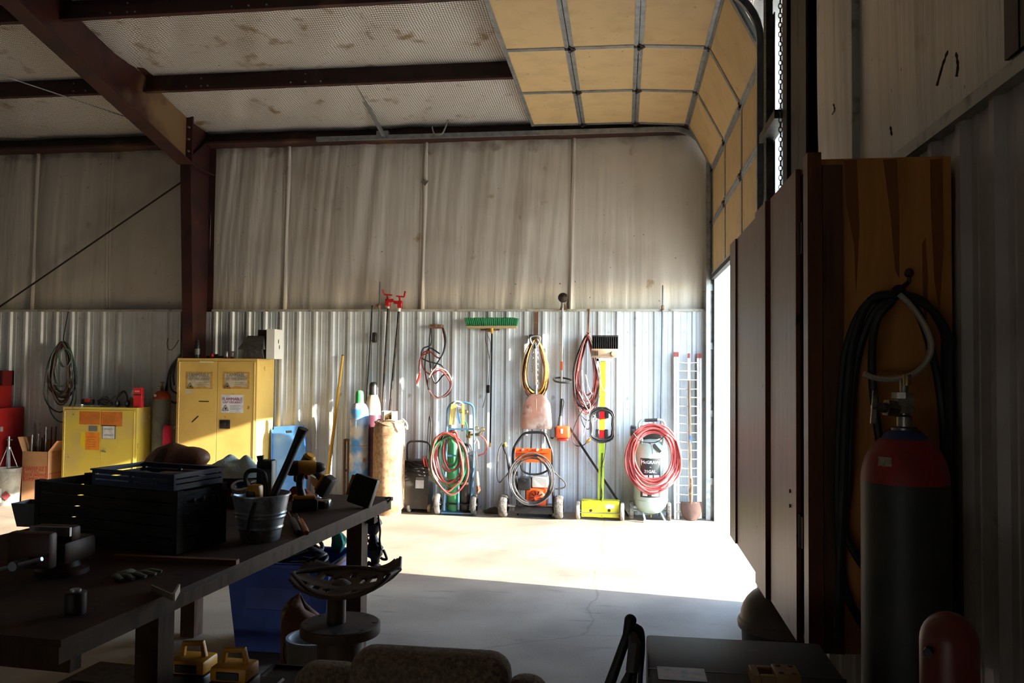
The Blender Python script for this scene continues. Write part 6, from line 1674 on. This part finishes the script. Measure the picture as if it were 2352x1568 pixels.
# sledge hammer handle rising out of the bucket
yk_ = bc.y
t = thing('hammer', 'long black hammer handle standing slanted in the bucket', 'hammer', bc+V((0, 0, .02)))
hp = P([(697, 984), (680, 1020), (664, 1058), (650, 1090), (632, 1128), (622, 1150)], yk_-.03)
B().tube(hp, [.034, .025, .024, .025, .026, .026], 12, flat=.75).build('handle', mat('black_fibre_handle', '#191514', .55), t)
B().tube([bc+V((.02, -.02, .09)), bc+V((.0, .0, .03))], [.024, .024], 8).build('head', m_dark, t)
def drill(name, label, o, rz, sc=1.0, tilt=None, battery=True):
    """cordless drill standing on its battery; local x points to the chuck"""
    t = thing(name, label, 'drill', o)
    M_ = Matrix.Translation(o) @ Matrix.Rotation(rz, 4, 'Z')
    if tilt: M_ = M_ @ tilt
    M_ = M_ @ Matrix.Scale(sc, 4)
    B(M_).rbox(-.055, .065, -.036, .036, .0, .055, .008, 2).build('battery', m_dblk, t)
    f = B(M_).rbox(-.05, .055, -.033, .033, .055, .075, .006, 1).build('foot', m_dyel, t)
    B(M_).tube([(-.01, 0, .07), (-.018, 0, .11), (-.02, 0, .15), (-.01, 0, .19)], [.026, .021, .022, .028], 12, flat=.85).build('grip', m_dblk, t)
    b1 = B(M_); b1.lathe([(.026, -.085), (.034, -.075), (.036, -.02), (.035, .03), (.028, .055)], (0, 0, .205), (1, 0, 0), 18); b1.build('motor_body', m_dyel, t)
    B(M_).lathe([(.0365, -.07), (.0365, -.03)], (0, 0, .205), (1, 0, 0), 18, caps=False).build('label_band', m_dblk, t)
    B(M_).lathe([(.027, .05), (.026, .075), (.016, .095), (.006, .10)], (0, 0, .205), (1, 0, 0), 14).build('chuck', m_dark, t)
    B(M_).rbox(.004, .02, -.01, .01, .15, .18, .004, 1).build('trigger', m_redcast, t)
    return t
p = on(682, 1188)+V((-.05, .22, 0))
drill('cordless_drill', 'yellow and black cordless drill standing upright beyond the bucket', V((p.x, p.y, BZ)), math.radians(25), 1.22)
# tools standing in the bucket
t = thing('black_multitool', 'black tool body with battery sticking up from the bucket', 'power tool', bc+V((-.03, .05, .05)))
q0, q1 = at(612, 1055, Y=yk_+.05), at(633, 1128, Y=yk_+.05)
B().rbox(q0.x-.04, q0.x+.045, yk_+.015, yk_+.085, bc.z+.12, q0.z, .014, 2).build('body', m_dblk, t)
B().tube(P([(598, 1046), (599, 1060), (603, 1085)], yk_+.05), [.019, .015, .017], 10).build('grip', m_dblk, t)
t = thing('yellow_saw', 'yellow and black jab saw handle sitting in the bucket', 'saw', bc+V((-.05, -.04, .05)))
B().tube(smooth_path(P([(567, 1118), (564, 1098), (568, 1085), (580, 1080), (600, 1082), (609, 1094), (610, 1130), (606, 1180)], yk_-.07), 5), .011, 8).build('loop_handle', m_dblk, t)
c0 = P([(572, 1112), (600, 1145)], yk_-.06)
B().rbox(c0[0].x, c0[1].x, yk_-.085, yk_-.03, c0[1].z-.05, c0[0].z, .012, 2).build('yellow_grip', m_dyel, t)
B().rbox(c0[0].x-.004, c0[1].x-.018, yk_-.09, yk_-.03, c0[1].z-.06, c0[0].z-.03, .008, 2).build('black_insert', m_dblk, t)
t = thing('tape_roll', 'white roll of tape tipped on the bucket rim', 'tape', at(553, 1118, Y=yk_+.02))
tq = at(553, 1118, Y=yk_+.02); ax_ = V((.1, -.5, 1)).normalized()
B().lathe([(.03, -.012), (.046, -.012), (.046, .012), (.03, .012), (.03, -.012)], tq, ax_, 24, caps=False).build('roll', m_whtcord, t)
B().lathe([(.028, -.0122), (.030, -.0122), (.030, .0122), (.028, .0122), (.028, -.0122)], tq, ax_, 24, caps=False).build('core', mat('blue_core', '#233a7a', .5), t)
# --- things beyond the bucket
p = on(742, 1166)
t = thing('tape_measure', 'shiny chrome tape measure on the bench right of the drill', 'tape measure', p)
B().rbox(p.x-.045, p.x+.045, p.y-.03, p.y+.03, BZ, BZ+.055, .014, 3).build('case', m_chrome, t)
B().box(p.x-.02, p.x+.02, p.y-.031, p.y-.03, BZ+.015, BZ+.04).build('label', m_dblk, t)
p = on(698, 1150)-V((.05, .08, 0))
def rrag(u, v):
    a = u*2*PI; x = p.x + .11*v*math.cos(a); y = p.y+.12+.06*v*math.sin(a); n = mnoise.noise(V((x*20, y*20, 1)))
    return (x, y, BZ+.003+max(0, .085*(1-v*v)*(1+.6*n)))
o = B().grid(rrag, 26, 8).build('red_rag', mat('dark_red_cloth', '#6e1720', .9, 0, '#54121a', 12)); tag(o, 'crumpled dark red rag on the bench behind the tape measure', 'rag')
p = on(790, 1165)
tl = Matrix.Translation((0, 0, .05)) @ Matrix.Rotation(math.radians(58), 4, 'Y')
drill('tipped_drill', 'yellow and black drill lying tipped against a black pouch at the bench end', V((p.x-.13, p.y+.12, BZ+.045)), math.radians(170), 1.1, tl)
p = on(826, 1166)
t = thing('tool_pouch', 'black square battery pouch leaning at the far end of the bench', 'pouch', p)
c = V((p.x+.015, p.y+.02, BZ+.10))
Rm = (Matrix.Rotation(math.radians(16), 3, 'Y') @ Matrix.Rotation(math.radians(-10), 3, 'X'))
B().rbox(c.x-.075, c.x+.075, c.y-.035, c.y+.035, c.z-.09, c.z+.09, .014, 2, R=Rm, c=c).build('body', m_dblk, t)
B().rbox(c.x-.05, c.x+.05, c.y-.046, c.y-.038, c.z-.055, c.z+.06, .006, 1, R=Rm, c=c).build('front_plate', mat('dull_black_cover', '#20201f', .7), t)
B().rbox(c.x-.09, c.x-.074, c.y-.035, c.y+.03, c.z-.05, c.z+.075, .004, 1, R=Rm, c=c).build('yellow_side', m_dyel, t)
for k, (px, py, m_, nm, lb2) in enumerate(((690, 1198, m_orange, 'orange_screwdriver', 'orange handled screwdriver pointing to the bench edge'), (672, 1196, m_dblk, 'black_screwdriver', 'black handled screwdriver lying beside the orange one'))):
    a = on(px-9, py-12); b_ = on(px+14, py+34); a.z += .02; b_.z += .018
    t = thing(nm, lb2, 'screwdriver', b_-V((0, 0, .018)))
    B().tube([a+(b_-a)*.35, a+(b_-a)*.4, a+(b_-a)*.9, b_], [.009, .015, .017, .012], 10).build('handle', mat('amber_handle', '#8a3b14', .3) if k == 0 else m_dblk, t)
    B().cyl(a, a+(b_-a)*.4, .004, n=8).build('blade', m_chrome, t)
p = on(727, 1118); pz = at(727, 1093, Y=5.1)
t = thing('brass_wing_bracket', 'small pale wing shaped bracket standing at the back of the bench', 'bracket', V((pz.x, 5.1, BZ)))
zz = pz.z
B().prism([(pz.x-.042, 5.1, zz+.004), (pz.x-.01, 5.1, zz-.012), (pz.x+.01, 5.1, zz-.012), (pz.x+.042, 5.1, zz+.004), (pz.x+.034, 5.1, zz-.05), (pz.x, 5.1, zz-.085), (pz.x-.034, 5.1, zz-.05)], (0, .012, 0)).build('wing', mat('pale_brass', '#c9bd98', .35, .6), t)
B().cyl((pz.x, 5.106, BZ), (pz.x, 5.106, zz-.07), .012, n=10).lathe([(.035, 0), (.03, .008)], (pz.x, 5.106, BZ), n=14).build('stem', m_galv, t)
# --- hanging bundle at the far corner of the bench
hy_ = B_.y-.06
t = thing('tool_bundle', 'dark bundle of straps and pliers hanging from the far bench corner', 'tool roll', at(862, 1298, Y=hy_))
B().tube(smooth_path([bp(L_-.10, -.004, -.005)+V((-.02, 0, .012)), bp(L_-.10, -.02, .004), at(858, 1185, Y=hy_), at(856, 1200, Y=hy_)], 4), .006, 6).build('hanging_cord', m_dark, t)
B().tube(smooth_path(P([(856, 1190), (856, 1215), (858, 1240), (860, 1265), (862, 1285), (860, 1297)], hy_), 4), [.038+.016*math.sin(i*.62+.5)+.004*(i % 3) for i in range(21)], 10).build('rolled_strap', m_dark, t)
for lp, r_ in (([(868, 1178), (873, 1215), (872, 1240), (876, 1262)], .007), ([(850, 1185), (842, 1205), (846, 1215)], .009), ([(848, 1230), (843, 1232), (847, 1245)], .006), ([(880, 1262), (884, 1270), (888, 1283), (880, 1284), (874, 1280)], .009), ([(846, 1262), (838, 1280), (843, 1296), (849, 1290)], .011), ([(866, 1245), (873, 1255), (870, 1275), (864, 1262)], .008)):
    B().tube(smooth_path(P(lp, hy_-.03), 5), r_, 7).build('strap_end', m_dark, t)
# --- near end of the bench: vise, stick, gloves, bracket
p = on(130, 1330)
t = thing('bench_vise', 'dark red cast iron vise bolted to the near end of the bench', 'vise', V((p.x-.05, p.y, BZ)))
m_vise = mat('vise_red_iron', '#3f1c16', .5, .2, '#2a1512', 8)
vx, vy = p.x-.05, p.y
B().lathe([(.10, 0), (.10, .02), (.07, .03), (.06, .05)], (vx, vy+.10, BZ), n=24).build('swivel_base', m_vise, t)
B().rbox(vx-.07, vx+.07, vy+.02, vy+.22, BZ+.045, BZ+.14, .02, 2).build('body', m_vise, t)
B().rbox(vx-.09, vx+.09, vy+.03, vy+.09, BZ+.14, BZ+.20, .012, 2).build('fixed_jaw', m_vise, t)
B().rbox(vx-.09, vx+.09, vy-.10, vy-.05, BZ+.06, BZ+.20, .012, 2).build('moving_jaw', m_vise, t)
B().box(vx-.088, vx+.088, vy+.018, vy+.03, BZ+.165, BZ+.2).build('jaw_plate', m_galv, t)
B().box(vx-.04, vx+.04, vy-.08, vy+.05, BZ+.06, BZ+.12).build('slide', m_vise, t)
B().cyl((vx, vy-.18, BZ+.09), (vx, vy-.09, BZ+.09), .018, n=12).build('screw', m_galv, t)
B().cyl((vx-.11, vy-.165, BZ+.06), (vx+.11, vy-.165, BZ+.12), .008, n=8).build('tommy_bar', m_galv, t)
a, b_ = on(262, 1284), on(546, 1296)
o = B().bar(a+V((0, .0, .011)), b_+V((0, 0, .011)), .03, .02).build('wooden_stick', mat('brown_stick', '#6e472c', .7, 0, '#573721', 8)); tag(o, 'thin brown wooden stick lying in front of the black crate', 'stick')
p = on(300, 1325)
t = thing('work_glove', 'limp pale green work glove lying on the bench by the stick', 'glove', p)
m_glv = mat('grey_green_glove', '#6d7260', .9, 0, '#595d4e', 10)
def glv(u, v):
    a = u*2*PI; x = p.x-.03+.06*v*math.cos(a); y = p.y+.02+.055*v*math.sin(a)
    return (x, y, BZ+.003+.022*(1-v*v)*(1+.5*mnoise.noise(V((x*25, y*25, 0)))))
B().grid(glv, 22, 6).build('palm', m_glv, t)
for k in range(4):
    a0 = p+V((.02-.012*k, .045-.024*k, .012)); a1 = a0+V((.075+.012*math.sin(k*1.3), .02-.018*k, -.001))
    B().tube([a0, (a0+a1)/2+V((0, 0, .006)), a1], [.011, .012, .009], 8, flat=.7).build('finger', m_glv, t)
B().tube([p+V((-.04, -.03, .012)), p+V((-.005, -.07, .016)), p+V((.02, -.085, .011))], [.012, .012, .009], 8, flat=.7).build('thumb', m_glv, t)
a, m2, b_ = on(348, 1357), on(399, 1380), on(411, 1362)
t = thing('angle_bracket', 'small pale L shaped metal angle lying at the bench edge', 'bracket', m2)
B().bar(a+V((0, 0, .012)), m2+V((0, 0, .012)), .006, .022, (0, 0, 1)).build('long_arm', mat('pale_zinc', '#a29c90', .4, .6), t)
B().bar(m2+V((0, 0, .012)), b_+V((0, 0, .02)), .008, .03, (0, 0, 1)).build('short_arm', MATS['pale_zinc'], t)
p = on(150, 1410)
t = thing('paint_tin', 'small dark tin with a metal lid on the near end of the bench', 'tin', V((A_.x-.14, A_.y+.26, BZ)))
q = V((A_.x-.14, A_.y+.26, BZ)); B().lathe([(.035, 0), (.035, .07), (.03, .075)], q, n=18).build('body', m_dark, t); B().lathe([(.018, .075), (.018, .082)], q, n=14).build('lid', m_galv, t)
# grey plastic bin beyond the crate on the left
p = V((at(62, 1205, Z=BZ).x+.03, at(62, 1205, Z=BZ).y, BZ))
t = thing('grey_parts_bin', 'small grey plastic parts bin at the left end of the black crate', 'bin', p)
m_bin = mat('grey_bin_plastic', '#5f6466', .5)
q = B(); w0, w1, h_ = .05, .07, at(60, 1151, Y=p.y).z-BZ
for s_ in range(4):
    r_ = Matrix.Rotation(PI/2*s_, 3, 'Z')
    q.hexa([p+r_ @ V(v_) for v_ in ((-w0, -w0, 0), (w0, -w0, 0), (w0, -w0+.004, 0), (-w0, -w0+.004, 0), (-w1, -w1, h_), (w1, -w1, h_), (w1, -w1+.004, h_), (-w1, -w1+.004, h_))])
q.box(p.x-w0, p.x+w0, p.y-w0, p.y+w0, BZ, BZ+.004); q.build('bin_body', m_bin, t)

# ================================================================ UNDER AND BESIDE THE BENCH
# blue tote on the floor at the far end
tr = at(828, 1266, Y=4.95); tf = at(640, 1300, Y=4.5)
t = thing('blue_tote', 'blue plastic storage tote full of cords under the far end of the bench', 'tote', (-2.05, 5.06, 0))
m_tote = mat('blue_tote_plastic', '#3f58b8', .4, 0, '#364ca0', 5)
x0, x1, y0, y1, z1 = -2.42, -1.76, 4.82, 5.30, .56
tp_ = .05
sh = [(x0+tp_, y0+tp_, .006), (x1-tp_, y0+tp_, .006), (x1-tp_, y1-tp_, .006), (x0+tp_, y1-tp_, .006), (x0, y0, z1), (x1, y0, z1), (x1, y1, z1), (x0, y1, z1)]
q = B(); q.add(sh, [(3, 2, 1, 0), (0, 1, 5, 4), (1, 2, 6, 5), (2, 3, 7, 6), (3, 0, 4, 7)])
q.build('tub', m_tote, t, solid=.006)
q = B()
for (a, b_) in (((x0-.02, y0-.02), (x1+.02, y0+.01)), ((x0-.02, y1-.01), (x1+.02, y1+.02)), ((x0-.02, y0), (x0+.01, y1)), ((x1-.01, y0), (x1+.02, y1))): q.rbox(a[0], b_[0], a[1], b_[1], z1-.03, z1+.005, .008, 1)
q.build('rim', m_tote, t)
B().rbox(x1-.034, x1-.014, y0+.1, y1-.1, .20, z1-.10, .006, 1).build('end_panel', m_tote, t)
B().rbox(x0+.12, x1-.12, y0+.012, y0+.03, .27, z1-.10, .006, 1).build('front_panel', m_tote, t)
t2 = thing('coiled_cord', 'dark cord coiled in a heap inside the blue tote', 'cord', (-2.07, 5.06, .40))
for i in range(6):
    B().tube([V((-2.08+.22*math.cos(a)*(1-.08*i)+.01*i, 5.06+.15*math.sin(a)*(1-.08*i), .48+.03*i+.035*math.sin(a*2+i))) for a in [2*PI*k/22 for k in range(22)]], .013, 7, True).build('cord_loop', m_blkcord, t2)
def tcl(u, v):
    a = 2*PI*u; n = mnoise.noise(V((math.cos(a)*1.5, math.sin(a)*1.5, v*3)))
    return (-1.85+.05*math.cos(a)*math.sin(PI*v)**.7*(1+.4*n), 5.235+.035*math.sin(a)*math.sin(PI*v)**.7*(1+.4*n), .53+.16*v)
o = B().grid(tcl, 22, 12).build('teal_cloth', mat('teal_cloth', '#1f7a72', .8)); tag(o, 'teal cloth poking up out of the blue tote', 'cloth')
for sx in (x0+.1, x1-.1): B().box(sx-.05, sx+.05, y0+.06, y1-.06, .0, .004).build('runner', m_tote, t)
# tractor seat stool
sc_ = V((-1.25, 3.58, 0))
t = thing('tractor_seat_stool', 'rusty stool made of a pipe and flange with a cast tractor seat', 'stool', sc_)
m_iron = mat('brown_cast_iron', '#4a382c', .6, .2, '#33261e', 8)
B().lathe([(.22, 0), (.22, .015), (.12, .02)], sc_, n=32).build('foot_plate', m_iron, t)
B().cyl(sc_+V((0, 0, .015)), sc_+V((0, 0, .575)), .103, n=28).build('pipe', m_iron, t)
B().lathe([(.175, 0), (.178, .004), (.178, .042), (.17, .046)], sc_+V((0, 0, .575)), n=40).build('flange', m_iron, t)
for k in range(8):
    a = 2*PI*k/8+.2; B().cyl(sc_+V((.15*math.cos(a), .15*math.sin(a), .6205)), sc_+V((.15*math.cos(a), .15*math.sin(a), .6225)), .011, n=12).build('bolt_hole', m_dark, t)
B().cyl(sc_+V((-.02, 0, .62)), sc_+V((-.02, 0, .74)), .042, n=18).build('post', m_iron, t)
B().lathe([(.045, 0), (.03, .012), (.012, .02)], sc_+V((0, 0, .795)), n=14).build('centre_nut', m_iron, t)
ssh = {}
def seat(u, v):
    # u along the seat width (left to right in the picture), v front to back
    a = (u-.5)*2; d = (v-.5)*2
    w = .255*(1-.12*abs(d))
    x = sc_.x + .01 + a*w
    yv = sc_.y + .03 + d*.17*(1-.30*abs(a)**2)
    z = .765 + .055*abs(a)**2.0 + (.045*max(0, a)**6) + .05*max(0, d)**2
    return V((x, yv, z))
nu, nv = 30, 20
verts = [seat(i/nu, j/nv) for j in range(nv+1) for i in range(nu+1)]
faces = []
for j in range(nv):
    for i in range(nu):
        u, v = (i+.5)/nu, (j+.5)/nv
        a, d = (u-.5)*2, (v-.5)*2
        hole = any(((a-ax_)/.07)**2+((d-dy_)/.16)**2 < 1 for ax_ in (-.72, -.48, -.24, .24, .48, .72) for dy_ in (-.45, .45)) or ((a-.0)/.06)**2+((d-.7)/.12)**2 < 1
        if a*a+d*d*.55 > 1.25: hole = True
        if not hole: faces.append((j*(nu+1)+i, j*(nu+1)+i+1, (j+1)*(nu+1)+i+1, (j+1)*(nu+1)+i))
B().add(verts, faces, True).build('seat', m_iron, t, solid=.012)
rim = [seat(.5+.5*math.cos(x_)*.98, .5+.5*math.sin(x_)*(.98 if abs(math.cos(x_)) < .8 else .9)) for x_ in [2*PI*k/40 for k in range(40)]]
B().tube([r_+V((0, 0, .004)) for r_ in rim], .012, 8, True).build('rolled_rim', m_iron, t)
# clutter on the lower shelf and floor
SZ = BZ-.77
def us(px, py, Z): return at(px, py, Z=Z)
for k, (px, lab) in enumerate(((445, 'yellow battery charger under the bench, left one of the pair'), (540, 'yellow battery charger under the bench, right one of the pair'))):
    p = at(px, 1495, Y=3.3-.05*k); p.z = .42
    t = thing('battery_charger_unit', lab, 'charger', p, 'yellow chargers under the bench')
    B().rbox(p.x-.085, p.x+.085, p.y-.07, p.y+.07, p.z, p.z+.06, .012, 2).build('base', m_dblk, t)
    B().rbox(p.x-.08, p.x+.08, p.y-.065, p.y+.065, p.z+.06, p.z+.12, .014, 2).build('yellow_housing', m_dyel, t)
    B().rbox(p.x-.05, p.x+.05, p.y-.068, p.y-.06, p.z+.07, p.z+.105, .004, 1).build('front_plate', m_dblk, t)
    B().tube([(p.x-.05, p.y, p.z+.12), (p.x-.04, p.y, p.z+.17), (p.x+.04, p.y, p.z+.175), (p.x+.05, p.y, p.z+.12)], .014, 8).build('handle', m_dyel, t)
p = at(490, 1540, Y=3.28); 
t = thing('dark_tool_case', 'dark plastic tool case under the bench carrying the yellow chargers', 'tool case', V((p.x, 3.28, .16)))
B().rbox(p.x-.26, p.x+.26, 3.13, 3.45, SZ+.001, .40, .02, 2).build('case', m_dblk, t)
B().rbox(p.x-.25, p.x+.25, 3.14, 3.44, .40, .42, .008, 1).build('lid', m_dblk, t)
for s_ in (-.15, .15): B().box(p.x+s_-.03, p.x+s_+.03, 3.12, 3.131, .34, .40).build('latch', m_dyel, t)
p = at(628, 1545, Z=.30)+V((.07, -.05, 0))
t = thing('wooden_box', 'small brown wooden box on the floor beside the stool', 'box', (p.x, p.y, 0))
for (a, b_, c, d_) in ((-.1, .1, -.12, -.105), (-.1, .1, .105, .12), (-.1, -.085, -.105, .105), (.085, .1, -.105, .105)): B().box(p.x+a, p.x+b_, p.y+c, p.y+d_, 0, .32).build('side_board', m_timber, t)
B().box(p.x-.085, p.x+.085, p.y-.105, p.y+.105, .29, .305).build('lid_board', m_timber, t)
p = V((at(722, 1500, Y=4.12).x, 4.12, 0))
t = thing('white_bucket', 'white plastic bucket standing behind the stool under the bench', 'bucket', p)
B().lathe([(.12, 0), (.125, .01), (.14, .34), (.146, .35), (.146, .37), (.13, .37), (.115, .02), (.001, .02)], p+V((0, 0, .001)), n=28, caps=False).build('pail', mat('white_bucket_plastic', '#a9abac', .5), t)
B().tube([p+V((.15*math.cos(a), -.03-.12*math.sin(a)*.9, .34-.12*math.sin(a))) for a in [PI*k/12 for k in range(13)]], .004, 6).build('wire_bail', m_dark, t)
sk = V((at(695, 1400, Y=4.42).x, 4.42, 0)); skh = at(700, 1382, Y=4.42).z
def sack(u, v):
    a = u*2*PI; r = (1-max(0, (v-.8)/.2)**2*.85)*(1+.07*mnoise.noise(V((math.cos(a)*2, math.sin(a)*2, v*4))))
    return (sk.x+.12*r*math.cos(a), sk.y+.09*r*math.sin(a), .002+skh*v*(1-.10*math.cos(a)*v))
o = B().grid(sack, 26, 18).build('paper_sack', mat('rust_orange_paper', '#5c3420', .85, 0, '#a5957c', 5, .58, .62), solid=.003); tag(o, 'rust orange and white paper sack slumped under the bench behind the stool', 'sack')

# ================================================================ CHAIR IN THE FOREGROUND
cy_ = 2.02
m_tweed = mat('brown_tweed', '#6b5846', .95, 0, '#85705a', 90, .4, .6, bump=.5, bscale=160)
xm0, xm1 = at(795, 1530, Y=cy_).x, at(1168, 1530, Y=cy_).x
xa, xb = at(660, 1560, Y=cy_).x, at(1255, 1560, Y=cy_).x
zt_ = at(980, 1508, Y=cy_).z; zs_ = at(700, 1542, Y=cy_).z
t = thing('tweed_chair', 'brown tweed swivel chair seen over its back in the foreground', 'chair', ((xm0+xm1)/2, cy_+.25, 0))
def pad(x0, x1, zb, zt2, y0, y1, r, nm):
    bm = B().rbox(x0, x1, y0, y1, zb, zt2, r, 5); return bm.build(nm, m_tweed, t)
pad(xm0, xm1, .52, zt_, cy_-.02, cy_+.12, .055, 'backrest')
pad(xa, xm0+.02, .55, zs_, cy_+.0, cy_+.13, .05, 'back_wing'); pad(xm1-.02, xb, .55, zs_-.004, cy_+.0, cy_+.13, .05, 'back_wing')
pad(xa+.03, xb-.03, .42, .54, cy_+.08, cy_+.56, .05, 'seat')
xc_ = (xa+xb)/2
B().cyl((xc_, cy_+.32, .10), (xc_, cy_+.32, .42), .03, n=14).build('gas_column', m_blk, t)
for k in range(5):
    a = 2*PI*k/5+.3; e_ = V((xc_+.28*math.cos(a), cy_+.32+.28*math.sin(a), .075))
    lg = B().bar((xc_, cy_+.32, .11), e_+V((0, 0, .01)), .04, .03).build('leg', m_blk, t)
    B().cyl(e_+V((-.012, 0, -.045)), e_+V((.012, 0, -.045)), .03, n=14).build('caster', m_rub, lg)
for s_, xx in ((1, xa+.02), (-1, xb-.02)): B().tube(smooth_path([(xx, cy_+.10, .60), (xx, cy_+.16, .68), (xx, cy_+.40, .68), (xx+s_*.04, cy_+.42, .50)], 4), .018, 8).build('armrest', m_blk, t)
